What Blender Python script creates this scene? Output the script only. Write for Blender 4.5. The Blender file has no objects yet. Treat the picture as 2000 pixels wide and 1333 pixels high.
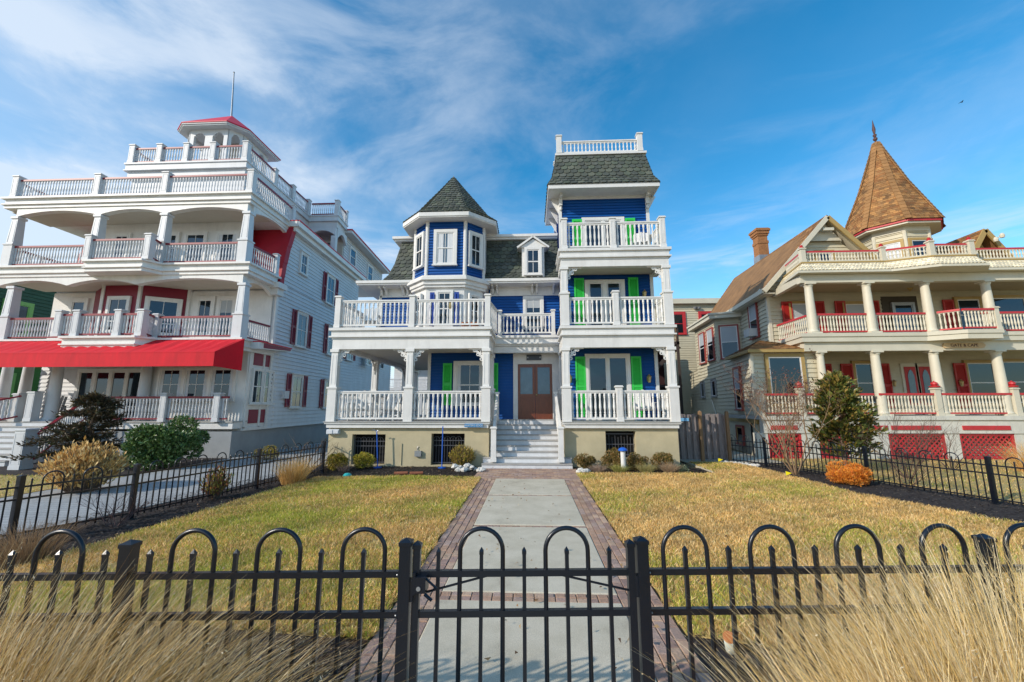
import bpy, math, random
import numpy as np
from math import sin, cos, pi, radians, sqrt, atan2
random.seed(7)
rng = np.random.default_rng(7)
SC = bpy.context.scene
COL = SC.collection

# ------------------------------------------------------------------ camera model
F = 790.0
YAW, PIT, ROL = radians(2.6), radians(9.08), radians(-.06)
CAM = np.array([0, 0, 2.0])
_cy, _sy, _cp, _sp, _cr, _sr = cos(YAW), sin(YAW), cos(PIT), sin(PIT), cos(ROL), sin(ROL)
FWD = np.array([-_sy*_cp, _cy*_cp, _sp]); _rt = np.array([_cy, _sy, 0]); _up = np.cross(_rt, FWD)
RT = _cr*_rt+_sr*_up; UP = -_sr*_rt+_cr*_up
def at(px, py, **k):
    """where the sight line of a measured point meets the plane X=, Y= or Z= of a real surface"""
    d = FWD+(px-1000)/F*RT-(py-666.5)/F*UP
    (n, v), = k.items(); i = 'XYZ'.index(n)
    t = (v-CAM[i])/d[i]; return CAM+t*d
def fx(px, Y, py=700): return float(at(px, py, Y=Y)[0])
def fz(py, Y, px=1000): return float(at(px, py, Y=Y)[2])

# ------------------------------------------------------------------ materials
def srgb(r, g, b):
    f = lambda c: (c/255/12.92) if c/255 <= .04045 else ((c/255+.055)/1.055)**2.4
    return (f(r), f(g), f(b))
MATS = {}
def mat(name, col, rough=.6, var=.12, vscale=3.0, bump=0.0, bscale=40.0, spec=.5, attr=False, metal=0, coat=0, sub=None, stretch=None, dirt=0.0):
    if name in MATS: return MATS[name]
    m = bpy.data.materials.new(name); m.use_nodes = True
    nt = m.node_tree; N = nt.nodes; L = nt.links
    p = N['Principled BSDF']
    p.inputs['Roughness'].default_value = rough
    p.inputs['Metallic'].default_value = metal
    p.inputs['Specular IOR Level'].default_value = spec
    if coat: p.inputs['Coat Weight'].default_value = coat; p.inputs['Coat Roughness'].default_value = .15
    tc = N.new('ShaderNodeTexCoord'); mp = N.new('ShaderNodeMapping')
    L.new(tc.outputs['Object'], mp.inputs[0])
    if stretch: mp.inputs['Scale'].default_value = stretch
    if attr:
        a = N.new('ShaderNodeVertexColor'); a.layer_name = 'Col'; src = a.outputs[0]
        mx0 = N.new('ShaderNodeMix'); mx0.data_type = 'RGBA'; mx0.blend_type = 'MULTIPLY'; mx0.inputs[0].default_value = 1
        L.new(src, mx0.inputs[6]); mx0.inputs[7].default_value = (*col, 1); src = mx0.outputs[2]
    else:
        rgb = N.new('ShaderNodeRGB'); rgb.outputs[0].default_value = (*col, 1); src = rgb.outputs[0]
    if var:
        no = N.new('ShaderNodeTexNoise'); no.inputs['Scale'].default_value = vscale; no.inputs['Detail'].default_value = 6
        no.inputs['Roughness'].default_value = .65
        L.new(mp.outputs[0], no.inputs['Vector'])
        mr = N.new('ShaderNodeMapRange'); mr.inputs[1].default_value = .3; mr.inputs[2].default_value = .7
        mr.inputs[3].default_value = 1-var; mr.inputs[4].default_value = 1+var*.6
        L.new(no.outputs[0], mr.inputs[0])
        mx = N.new('ShaderNodeMix'); mx.data_type = 'RGBA'; mx.blend_type = 'MULTIPLY'; mx.inputs[0].default_value = 1
        L.new(src, mx.inputs[6]); L.new(mr.outputs[0], mx.inputs[7]); src = mx.outputs[2]
    if dirt:
        n2 = N.new('ShaderNodeTexNoise'); n2.inputs['Scale'].default_value = 1.1; n2.inputs['Detail'].default_value = 9
        n2.inputs['Roughness'].default_value = .8
        mp2 = N.new('ShaderNodeMapping'); mp2.inputs['Scale'].default_value = (3, 3, .5); L.new(tc.outputs['Object'], mp2.inputs[0]); L.new(mp2.outputs[0], n2.inputs['Vector'])
        r2 = N.new('ShaderNodeMapRange'); r2.inputs[1].default_value = .48; r2.inputs[2].default_value = .75; r2.inputs[3].default_value = 0; r2.inputs[4].default_value = dirt
        L.new(n2.outputs[0], r2.inputs[0])
        m2 = N.new('ShaderNodeMix'); m2.data_type = 'RGBA'; L.new(r2.outputs[0], m2.inputs[0]); L.new(src, m2.inputs[6]); m2.inputs[7].default_value = (.22, .2, .16, 1)
        src = m2.outputs[2]
    L.new(src, p.inputs['Base Color'])
    if bump:
        nb = N.new('ShaderNodeTexNoise'); nb.inputs['Scale'].default_value = bscale; nb.inputs['Detail'].default_value = 5
        L.new(mp.outputs[0], nb.inputs['Vector'])
        b = N.new('ShaderNodeBump'); b.inputs['Strength'].default_value = bump; b.inputs['Distance'].default_value = .02
        L.new(nb.outputs[0], b.inputs['Height']); L.new(b.outputs[0], p.inputs['Normal'])
    if sub:
        tr = N.new('ShaderNodeBsdfTranslucent'); ms = N.new('ShaderNodeMixShader'); ms.inputs[0].default_value = sub
        L.new(src, tr.inputs[0]); out = N['Material Output']
        L.new(p.outputs[0], ms.inputs[1]); L.new(tr.outputs[0], ms.inputs[2]); L.new(ms.outputs[0], out.inputs[0])
    MATS[name] = m; return m

def glass_mat(name, col, rough=.04, wob=.05):
    m = mat(name, col, rough, var=.35, vscale=1.3, spec=.9)
    nt = m.node_tree; N = nt.nodes; L = nt.links
    n = N.new('ShaderNodeTexNoise'); n.inputs['Scale'].default_value = .8
    tc = N.new('ShaderNodeTexCoord'); L.new(tc.outputs['Object'], n.inputs['Vector'])
    N['Principled BSDF'].inputs['Specular Tint'].default_value = (.55, .78, 1, 1)
    b = N.new('ShaderNodeBump'); b.inputs['Strength'].default_value = wob; b.inputs['Distance'].default_value = .05
    L.new(n.outputs[0], b.inputs['Height']); L.new(b.outputs[0], N['Principled BSDF'].inputs['Normal'])
    return m

WHITE = mat('white_paint', (.72, .71, .68), .45, var=.10, vscale=1.5, bump=.05, bscale=15, dirt=.22)
WHITE2 = mat('white_vinyl', (.61, .625, .64), .5, var=.09, vscale=1.5, dirt=.16)
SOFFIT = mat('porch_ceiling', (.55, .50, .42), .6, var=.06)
BLUE = mat('blue_siding', srgb(0, 76, 148), .5, var=.15, vscale=1.2, bump=.05, bscale=20)
BLUEP = mat('navy_panel', srgb(10, 58, 145), .5, var=.15, vscale=2)
GREEN = mat('bright_green_paint', srgb(52, 196, 78), .45, var=.1)
IRONG = mat('grey_iron', (.13, .13, .14), .45, var=.2, metal=.3)
TREAD = mat('step_tread', (.40, .385, .36), .6, var=.15, vscale=5, dirt=.3)  # darker than the risers; nosing shadow lines are put into the tread colour
CREAMST = mat('tan_stucco', (.50, .43, .27), .85, var=.14, vscale=1.6, bump=.35, bscale=60, dirt=.12)
GLASS = glass_mat('window_glass', (.008, .014, .020))
MUTED = mat('muted_red_casing', srgb(150, 66, 58), .55, var=.1)
GLASSB = glass_mat('door_glass', (.10, .15, .19), .12)
BLIND = mat('window_blind', (.42, .45, .47), .7, var=.04)
CURTAIN = mat('white_curtain', (.62, .64, .66), .8, var=.1, vscale=9, stretch=(4, 1, .3))
DARK = mat('interior_shade', (.012, .012, .014), .9, var=0)  # near-black panels carry the shade inside the crawl spaces as colour
IRONM = mat('black_metal', (.004, .007, .014), .3, var=.2, vscale=6, bump=.05, bscale=90, spec=.55)
MAROON = mat('maroon_paint', srgb(128, 22, 48), .5, var=.1)
REDRAIL = mat('dark_red_paint', srgb(132, 18, 38), .45, var=.12)
MANSRED = mat('crimson_roofing', srgb(165, 14, 38), .6, var=.14, vscale=2, bump=.15, bscale=30)
REDROOF = mat('red_roofing', srgb(205, 26, 52), .5, var=.1)
AWN = mat('red_canvas', srgb(212, 0, 32), .8, var=.22, vscale=2.2, bump=.2, bscale=3, stretch=(1, .3, .3))
CONC = mat('grey_concrete', (.30, .32, .33), .85, var=.12, vscale=2, bump=.2, bscale=50, dirt=.15)
SHING = mat('green_grey_slate', srgb(88, 92, 84), .75, attr=True, var=.3, vscale=2.2, bump=.4, bscale=70)
BROWN = mat('brown_shingle', srgb(156, 116, 72), .85, attr=True, var=.35, vscale=1.6, bump=.4, bscale=70)
CREAM = mat('cream_paint', srgb(206, 199, 178), .5, var=.08, vscale=1.5, dirt=.08)
CREAMS = mat('cream_siding', srgb(198, 190, 164), .6, var=.1, vscale=1.5, dirt=.08)
OCHRE = mat('ochre_trim', srgb(170, 142, 84), .6, var=.1)
CORAL = mat('coral_red_paint', srgb(186, 46, 50), .5, var=.12, dirt=.08)
SHUTR = mat('red_shutter_paint', srgb(176, 42, 38), .5, var=.12)
BRICKC = mat('brick_chimney', srgb(158, 108, 66), .85, var=.35, vscale=9, bump=.5, bscale=30)
WOODD = mat('mahogany_door', srgb(112, 52, 26), .42, var=.3, vscale=4, stretch=(6, 6, .8), coat=.3)
WOODF = mat('weathered_wood', srgb(138, 128, 124), .85, var=.35, vscale=3, stretch=(8, 8, .8), bump=.3)
WOODP = mat('tan_wood', srgb(142, 112, 80), .8, var=.3, vscale=3, stretch=(8, 8, .8))
GREENH = mat('dark_green_siding', srgb(20, 74, 58), .6, var=.12)
GREENL = mat('light_green_trim', srgb(110, 168, 96), .6, var=.1)
GALV = mat('grey_metal', (.35, .36, .37), .4, var=.2, metal=.6)
BRASS = mat('brass', (.5, .38, .18), .35, metal=.7, var=.1)
BLUEPL = mat('blue_plastic', srgb(26, 92, 190), .4, var=.05)
DECK = mat('grey_deck_boards', (.42, .41, .38), .7, var=.15, vscale=4, stretch=(1, 8, 1))
STEPG = mat('step_paint', (.66, .67, .68), .6, var=.12, vscale=4, dirt=.25)

# ------------------------------------------------------------------ mesh building
WLOC = {}
def base_loc(o): return WLOC.get(o.name, (0, 0, 0)) if o else (0, 0, 0)
def tag(o, label=None, cat=None, group=None, kind=None):
    if label: o['label'] = label
    if cat: o['category'] = cat
    if group: o['group'] = group
    if kind: o['kind'] = kind
    return o
def thing(name, loc, label, cat, group=None):
    o = bpy.data.objects.new(name, None); COL.objects.link(o); o.location = loc
    o.empty_display_size = .3; WLOC[o.name] = tuple(loc)
    return tag(o, label, cat, group)
def link(name, me, parent=None, wloc=None, rz=0.0):
    """link mesh data; wloc is the world position of its origin"""
    o = bpy.data.objects.new(name, me); COL.objects.link(o)
    if parent:
        o.parent = parent; b = base_loc(parent)
    else: b = (0, 0, 0)
    w = wloc if wloc is not None else b
    WLOC[o.name] = tuple(w)
    o.location = (w[0]-b[0], w[1]-b[1], w[2]-b[2]); o.rotation_euler = (0, 0, rz)
    return o
class MB:
    def __init__(s): s.v = []; s.f = []; s.m = []; s.c = []; s.mi = 0; s.cc = None; s.cuts = [(0, 0)]; s.auto = False
    def cut(s): s.cuts.append((len(s.v), len(s.f)))
    def add(s, vs, fs, c=None):
        if s.auto: s.cut()
        k = len(s.v); s.v += [tuple(map(float, p)) for p in vs]
        for f in fs: s.f.append(tuple(i+k for i in f)); s.m.append(s.mi); s.c.append(c)
        return s
    def box(s, x0, x1, y0, y1, z0, z1, c=None):
        if x0 > x1: x0, x1 = x1, x0
        if y0 > y1: y0, y1 = y1, y0
        if z0 > z1: z0, z1 = z1, z0
        return s.add([(x0, y0, z0), (x1, y0, z0), (x1, y1, z0), (x0, y1, z0), (x0, y0, z1), (x1, y0, z1), (x1, y1, z1), (x0, y1, z1)],
              [(0, 3, 2, 1), (4, 5, 6, 7), (0, 1, 5, 4), (1, 2, 6, 5), (2, 3, 7, 6), (3, 0, 4, 7)], c)
    def prism(s, pts, z0, z1, c=None):
        n = len(pts); a = sum(pts[i][0]*pts[(i+1) % n][1]-pts[(i+1) % n][0]*pts[i][1] for i in range(n))
        if a < 0: pts = pts[::-1]
        return s.add([(x, y, z0) for x, y in pts]+[(x, y, z1) for x, y in pts],
              [tuple(range(n))[::-1], tuple(range(n, 2*n))]+[(i, (i+1) % n, (i+1) % n+n, i+n) for i in range(n)], c)
    def xz(s, pts, y0, y1, c=None):
        """polygon given in (x,z), extruded from y0 to y1"""
        n = len(pts); a = sum(pts[i][0]*pts[(i+1) % n][1]-pts[(i+1) % n][0]*pts[i][1] for i in range(n))
        if a < 0: pts = pts[::-1]
        if y0 > y1: y0, y1 = y1, y0
        return s.add([(x, y0, z) for x, z in pts]+[(x, y1, z) for x, z in pts],
              [tuple(range(n)), tuple(range(n, 2*n))[::-1]]+[(i+n, (i+1) % n+n, (i+1) % n, i) for i in range(n)], c)
    def yz(s, pts, x0, x1, c=None):
        n = len(pts); a = sum(pts[i][0]*pts[(i+1) % n][1]-pts[(i+1) % n][0]*pts[i][1] for i in range(n))
        if a < 0: pts = pts[::-1]
        if x0 > x1: x0, x1 = x1, x0
        return s.add([(x0, y, z) for y, z in pts]+[(x1, y, z) for y, z in pts],
              [tuple(range(n))[::-1], tuple(range(n, 2*n))]+[(i, (i+1) % n, (i+1) % n+n, i+n) for i in range(n)], c)
    def bar(s, a, b, w, h, c=None):
        """rectangular bar from a to b; w sideways, h upwards"""
        a = np.array(a, float); b = np.array(b, float); d = b-a; d /= np.linalg.norm(d)
        up = np.array([0, 0, 1.]) if abs(d[2]) < .99 else np.array([0, 1., 0])
        r = np.cross(d, up); r /= np.linalg.norm(r); u = np.cross(r, d)
        q = [(-1, -1), (1, -1), (1, 1), (-1, 1)]
        vs = [p+r*w/2*i+u*h/2*j for p in (a, b) for i, j in q]
        return s.add(vs, [(3, 2, 1, 0), (4, 5, 6, 7), (0, 1, 5, 4), (1, 2, 6, 5), (2, 3, 7, 6), (3, 0, 4, 7)], c)
    def tube(s, pts, r, n=8, c=None, cap=True):
        pts = [np.array(p, float) for p in pts]; rs = r if isinstance(r, (list, tuple)) else [r]*len(pts)
        vs = []; prev = None
        for i, p in enumerate(pts):
            d = pts[min(i+1, len(pts)-1)]-pts[max(i-1, 0)]; d /= (np.linalg.norm(d)+1e-9)
            if prev is None:
                ref = np.array([1., 0, 0]) if abs(d[0]) < .9 else np.array([0, 1., 0]); u = np.cross(d, ref)
            else: u = prev-d*np.dot(prev, d)
            u /= (np.linalg.norm(u)+1e-9); prev = u; w = np.cross(d, u)
            vs += [p+rs[i]*(cos(2*pi*k/n)*u+sin(2*pi*k/n)*w) for k in range(n)]
        fs = [(i*n+k, i*n+(k+1) % n, (i+1)*n+(k+1) % n, (i+1)*n+k) for i in range(len(pts)-1) for k in range(n)]
        if cap: fs += [tuple(range(n))[::-1], tuple(range((len(pts)-1)*n, len(pts)*n))]
        return s.add(vs, fs, c)
    def lathe(s, prof, cx=0, cy=0, z0=0, n=12, ph=0, c=None, sq=False):
        """profile of (radius, z) turned about a vertical axis"""
        vs = []
        for r, z in prof: vs += [(cx+r*cos(2*pi*k/n+ph), cy+r*sin(2*pi*k/n+ph), z0+z) for k in range(n)]
        m = len(prof)
        fs = [(i*n+k, i*n+(k+1) % n, (i+1)*n+(k+1) % n, (i+1)*n+k) for i in range(m-1) for k in range(n)]
        fs += [tuple(range(n))[::-1], tuple(range((m-1)*n, m*n))]
        return s.add(vs, fs, c)
    def mesh(s, name, mats, off=(0, 0, 0), smooth=False):
        me = bpy.data.meshes.new(name)
        v = np.array(s.v, float).reshape(-1, 3)-np.array(off)
        me.from_pydata([tuple(p) for p in v], [], s.f)
        mats = mats if isinstance(mats, (list, tuple)) else [mats]
        for m in mats: me.materials.append(m)
        if len(mats) > 1: me.polygons.foreach_set('material_index', s.m)
        if smooth: me.polygons.foreach_set('use_smooth', [True]*len(s.f))
        if any(c is not None for c in s.c):
            ca = me.color_attributes.new('Col', 'FLOAT_COLOR', 'CORNER')
            arr = []
            for f, c in zip(s.f, s.c):
                c = c or (1, 1, 1); arr += [c[0], c[1], c[2], 1]*len(f)
            ca.data.foreach_set('color', arr)
        me.validate(); me.update(); return me
    def build(s, name, mats, parent=None, smooth=False, wloc=None):
        w = wloc if wloc is not None else base_loc(parent)
        return link(name, s.mesh(name, mats, w, smooth), parent, w)

def build_split(mb, name, mats, parent, labels=None):
    """one object for every stretch of geometry between two cuts"""
    cs = mb.cuts+[(len(mb.v), len(mb.f))]
    for (v0, f0), (v1, f1) in zip(cs[:-1], cs[1:]):
        if f1 == f0: continue
        q = MB(); q.v = mb.v[v0:v1]; q.f = [tuple(i-v0 for i in f) for f in mb.f[f0:f1]]; q.m = mb.m[f0:f1]; q.c = mb.c[f0:f1]; q.build(name, mats, parent)
def each():
    b = MB(); b.auto = True; return b
LAP = [.13]
def siding(mb, A, B, z0, z1, pitch=None, proj=.04, span=None, sheet=True):
    """lapped boards on the wall from A to B, outward side on the right of A->B"""
    A = np.array(A, float); B = np.array(B, float); L = np.linalg.norm(B-A); d = (B-A)/L; n = np.array([d[1], -d[0]])
    k = 0; z = z0; pitch = LAP[0]
    while z < z1-1e-4:
        zt = min(z+pitch, z1)
        a0, a1 = (0, L); b0, b1 = (0, L)
        if span: a0, a1 = span(z); b0, b1 = span(zt)
        if a1-a0 > .02:
            if b1 < b0: b0 = b1 = (a0+a1)/2
            P = lambda t, o, zz: (A[0]+d[0]*t+n[0]*o, A[1]+d[1]*t+n[1]*o, zz)
            mb.add([P(a0, .002, z), P(a1, .002, z), P(a1, proj, z), P(a0, proj, z), P(b0, .003, zt), P(b1, .003, zt)],
                   [(0, 1, 2, 3), (3, 2, 5, 4), (0, 3, 4), (1, 5, 2)])
        z = zt

def shingle_face(mb, bl, br, tr, tl, w=.2, ex=.15, style='scallop', cols=None, curve=0.0):
    """courses of separate shingles laid over the quad bl,br,tr,tl"""
    bl, br, tr, tl = [np.array(p, float) for p in (bl, br, tr, tl)]
    H = (np.linalg.norm(tl-bl)+np.linalg.norm(tr-br))/2; rows = max(1, int(round(H/ex)))
    nrm = np.cross(br-bl, tl-bl); nrm /= np.linalg.norm(nrm)
    for i in range(rows):
        t0 = i/rows; t1 = min(1, (i+1.25)/rows)
        def P(u, t, o=0):
            q = (bl*(1-u)+br*u)*(1-t)+(tl*(1-u)+tr*u)*t
            return q+nrm*(o-curve*4*t*(1-t))
        W = np.linalg.norm(P(1, t0)-P(0, t0)); n = max(1, int(round(W/w))); off = .5 if i % 2 else 0
        rowtone = random.uniform(.92, 1.06)
        for j in range(-1 if off else 0, n):
            u0 = max(0, (j+off)/n); u1 = min(1, (j+1+off)/n)
            if u1-u0 < .02/n: continue
            g = .035/n; u0 += g; u1 -= g
            tone = random.choice(cols) if cols else (1, 1, 1)
            v = rowtone*random.uniform(.8, 1.15); c = tuple(x*v for x in tone)
            if style == 'scallop':
                um = (u0+u1)/2; q = (u1-u0)*.27; tc = t0+.36/rows
                vs = [P(u0, tc, .022), P(u0+q, t0+.02/rows, .034), P(u1-q, t0+.02/rows, .034), P(u1, tc, .022), P(u1, t1, .003), P(u0, t1, .003)]
                vb = [P(u0, tc, 0), P(u0+q, t0+.02/rows, 0), P(u1-q, t0+.02/rows, 0), P(u1, tc, 0)]
                mb.add(vs+vb, [(0, 1, 2, 3, 4, 5), (0, 6, 7, 1), (1, 7, 8, 2), (2, 8, 9, 3)], c)
            else:
                o = random.uniform(.010, .022)
                jt = random.uniform(-.06, .06)/rows if style == 'rough' else 0
                vs = [P(u0, t0+jt, o), P(u1, t0+jt, o), P(u1, t1, .003), P(u0, t1, .003), P(u0, t0+jt, 0), P(u1, t0+jt, 0)]
                mb.add(vs, [(0, 1, 2, 3), (0, 4, 5, 1)], c)

# ------------------------------------------------------------------ house components (shared mesh data)
CACHE = {}
def cached(key, fn):
    if key not in CACHE: CACHE[key] = fn()
    return CACHE[key]
def put(me, name, parent, w, rz=0.0):
    return link(name, me, parent, w, rz)
def dirz(A, B): return atan2(B[1]-A[1], B[0]-A[0])
def loc2(parent_w, rz, p):
    c, s = cos(rz), sin(rz)
    return (parent_w[0]+c*p[0]-s*p[1], parent_w[1]+s*p[0]+c*p[1], parent_w[2]+p[2])
def child(me, name, parent, p=(0, 0, 0)):
    """sub-part in its parent's own axes"""
    o = bpy.data.objects.new(name, me); COL.objects.link(o); o.parent = parent; o.location = p; return o

OUT = .035
def window(house, pos, rz, w, h, tw=.1, tm=None, sm=None, gm=None, split=(.5,), cols=2, rows=1, mullions=1, blind=0, sill=True, name='window', hood=0, curt=0):
    """pos: bottom centre of the sash on the wall face. mullions = number of side-by-side lights"""
    tm = tm or WHITE; sm = sm or WHITE; gm = gm or GLASS
    w = round(w, 2); h = round(h, 2)
    key = ('w', w, h, tw, tm.name, sm.name, gm.name, split, cols, rows, mullions, blind, sill, hood, curt)
    def mk():
        f = MB(); d = .055
        f.box(-w/2-tw, -w/2, -d, .045, -tw*.3, h+tw); f.box(w/2, w/2+tw, -d, .045, -tw*.3, h+tw)
        f.box(-w/2, w/2, -d, .045, h, h+tw)
        if sill: f.box(-w/2-tw-.03, w/2+tw+.03, -d-.05, .01, -tw*.3-.05, -tw*.3); f.box(-w/2, w/2, -d+.004, .01, -tw*.3, 0)
        else: f.box(-w/2, w/2, -d, .01, -tw*.3, 0)
        if hood: f.box(-w/2-tw-.05, w/2+tw+.05, -d-.07, .01, h+tw, h+tw+.05)
        s = MB(); e = .045; m = mullions
        lw = (w-(m-1)*.07)/m; glass = []
        for i in range(m):
            x0 = -w/2+i*(lw+.07); x1 = x0+lw
            if i < m-1: s.box(x1, x1+.07, -.042, 0, 0, h)
            s.box(x0, x0+e, -.034, 0, 0, h); s.box(x1-e, x1, -.034, 0, 0, h)
            s.box(x0+e, x1-e, -.034, 0, 0, e); s.box(x0+e, x1-e, -.034, 0, h-e, h)
            zs = [0]+[q*h for q in split]+[h]
            for q in zs[1:-1]: s.box(x0+e, x1-e, -.036, 0, q-.022, q+.022)
            for a in range(len(zs)-1):
                za, zb = zs[a]+e, zs[a+1]-e
                for cc in range(1, cols):
                    xc = x0+(x1-x0)*cc/cols; s.box(xc-.011, xc+.011, -.024, 0, za, zb)
                for rr in range(1, rows):
                    zc = za+(zb-za)*rr/rows; s.box(x0+e, x1-e, -.022, 0, zc-.011, zc+.011)
            glass.append((x0+e, x1-e))
        g = MB()
        for a, b in glass: g.box(a, b, -.012, -.004, e, h-e)
        bl = None
        if blind:
            bl = MB()
            for a, b in glass:
                zb = h-e-(h-2*e)*blind
                bl.box(a+.004, b-.004, -.0155, -.0135, zb, h-e-.004)
                z = zb
                while z < h-e-.05: bl.box(a+.006, b-.006, -.0185, -.0155, z, z+.012); z += .05
        cu = None
        if curt:
            cu = MB()
            for a, b in glass:
                for sd in (0, 1):
                    n = 7; ww = (b-a)*curt; x0 = a+.003 if not sd else b-.003
                    for i in range(n):
                        u0 = x0+(ww*i/n if not sd else -ww*i/n); u1 = x0+(ww*(i+1)/n if not sd else -ww*(i+1)/n); k0 = -.0145-.004*(i % 2); k1 = -.0145-.004*((i+1) % 2)
                        fl_ = [(u0, k0, e), (u1*1.0, k1, e), (u1, k1, h-e), (u0, k0, h-e)]; cu.add(fl_, [(0, 1, 2, 3) if not sd else (3, 2, 1, 0)])
        return f.mesh('window', tm), s.mesh('sash', sm), g.mesh('pane', gm), (bl.mesh('blind', BLIND) if bl else None), (cu.mesh('curtain', CURTAIN) if cu else None)
    fm, smm, g, bl, cu = cached(key, mk)
    pos = (pos[0]+sin(rz)*OUT, pos[1]-cos(rz)*OUT, pos[2])
    o = put(fm, name, house, pos, rz); child(smm, 'sash', o); child(g, 'pane', o)
    if bl: child(bl, 'blind', o)
    if cu: child(cu, 'curtain', o)
    return o

def shutter(house, pos, rz, w, h, m):
    w = round(w, 2); h = round(h, 2)
    def mk():
        b = MB(); e = .06
        b.box(-w/2, -w/2+e, -.05, 0, 0, h); b.box(w/2-e, w/2, -.05, 0, 0, h)
        for z0 in (0, h*.48, h-.08): b.box(-w/2+e, w/2-e, -.048, 0, z0, z0+.08)
        b.box(-w/2+e, w/2-e, -.02, -.004, .08, h-.08)
        z = .10
        while z < h-.1:
            if not (h*.48-.03 < z < h*.48+.08):
                b.add([(-w/2+e, -.02, z+.035), (w/2-e, -.02, z+.035), (w/2-e, -.042, z), (-w/2+e, -.042, z)], [(0, 1, 2, 3), (3, 2, 1, 0)])
            z += .045
        return b.mesh('shutter', m)
    pos = (pos[0]+sin(rz)*.038, pos[1]-cos(rz)*.038, pos[2])
    return put(cached(('sh', w, h, m.name), mk), 'shutter', house, pos, rz)

def baluster_mesh(h, m, r=.032):
    def mk():
        b = MB(); q = r
        p = [(q*.95, 0), (q*.95, h*.14), (q*.6, h*.16), (q*.9, h*.2), (q*.55, h*.25), (q*1.05, h*.42), (q*.95, h*.5), (q*.6, h*.74), (q*.55, h*.78), (q*.85, h*.81), (q*.6, h*.85), (q*.95, h*.87), (q*.95, h)]
        b.lathe(p, n=10); return b.mesh('baluster', m)
    return cached(('bal', round(h, 3), m.name, r), mk)

class Rails:
    """counts balusters of one house: the first hundred are parts of their own, the rest one stuff part"""
    def __init__(s, house, m, topm, limit=100): s.h = house; s.m = m; s.tm = topm; s.n = 0; s.rest = MB(); s.lim = limit
    def rail(s, A, B, hgt=.95, z=None, sp=.125, low=.1, r=.032, capw=.1, simple=False, redlow=True):
        A = np.array(A, float); B = np.array(B, float); mid = A
        L = np.linalg.norm((B-A)[:2]); d = (B-A)/L
        mb = MB(); top = np.array([0, 0, hgt]); ch = .05 if s.tm is s.m else .078
        mb.bar(A+top-[0, 0, ch/2], B+top-[0, 0, ch/2], capw, ch)
        if ch == .05: mb.mi = 1; mb.bar(A+top-[0, 0, .075], B+top-[0, 0, .075], .055, .05)
        else: mb.mi = 1; mb.bar(A+top-[0, 0, .09], B+top-[0, 0, .09], .05, .022)
        mb.mi = 0 if (s.tm is not s.m and redlow) else 1
        mb.bar(A+[0, 0, low], B+[0, 0, low], .055, .055)
        o = link('railing', mb.mesh('railing', [s.tm, s.m], A), s.h, tuple(A))
        n = max(1, int(round(L/sp))); bh = hgt-.1-low-.028; me = baluster_mesh(bh, s.m, r)
        for i in range(n):
            p = A+d*L*(i+.5)/n+np.array([0, 0, low+.028])
            if s.n < s.lim and not simple:
                s.n += 1; child(me, 'baluster', o, tuple(p-A))
            else:
                q = r
                s.rest.lathe([(q*.95, 0), (q*.95, bh*.14), (q*.55, bh*.22), (q*1.05, bh*.42), (q*.55, bh*.78), (q*.95, bh*.87), (q*.95, bh)], p[0], p[1], p[2], n=6)
        return o
    def flush(s):
        if s.rest.v: tag(s.rest.build('balusters', s.m, s.h), kind='stuff')

def post(house, pos, h, w=.2, m=None, name='newel_post', cap=.06, panel=True, ball=None, rz=0):
    m = m or WHITE; w = round(w, 3); h = round(h, 3)
    def mk():
        b = MB(); b.box(-w/2, w/2, -w/2, w/2, 0, h)
        b.box(-w/2-cap*.5, w/2+cap*.5, -w/2-cap*.5, w/2+cap*.5, h, h+.035)
        b.box(-w/2-cap*.2, w/2+cap*.2, -w/2-cap*.2, w/2+cap*.2, h+.035, h+.06)
        b.box(-w/2-.012, w/2+.012, -w/2-.012, w/2+.012, 0.004, .12)
        if panel:
            e = .035; t = .006
            for sx, sy in ((0, -1), (1, 0), (-1, 0)):
                for z0, z1, a0, a1 in ((.16, .19, -w/2+e, w/2-e), (h-.1, h-.07, -w/2+e, w/2-e)):
                    if sy: b.box(a0, a1, -w/2-t, -w/2+.001, z0, z1)
                    else: b.box(sx*w/2-t*(sx < 0)-.001*(sx > 0), sx*w/2+t*(sx > 0)+.001*(sx < 0), a0, a1, z0, z1)
                for a in (-w/2+e, w/2-e-.014):
                    if sy: b.box(a, a+.014, -w/2-t, -w/2+.001, .19, h-.1)
                    else: b.box(sx*w/2-t*(sx < 0)-.001*(sx > 0), sx*w/2+t*(sx > 0)+.001*(sx < 0), a, a+.014, .19, h-.1)
        return b.mesh(name, m)
    return put(cached(('po', w, h, m.name, panel, cap), mk), name, house, pos, rz)

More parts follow.
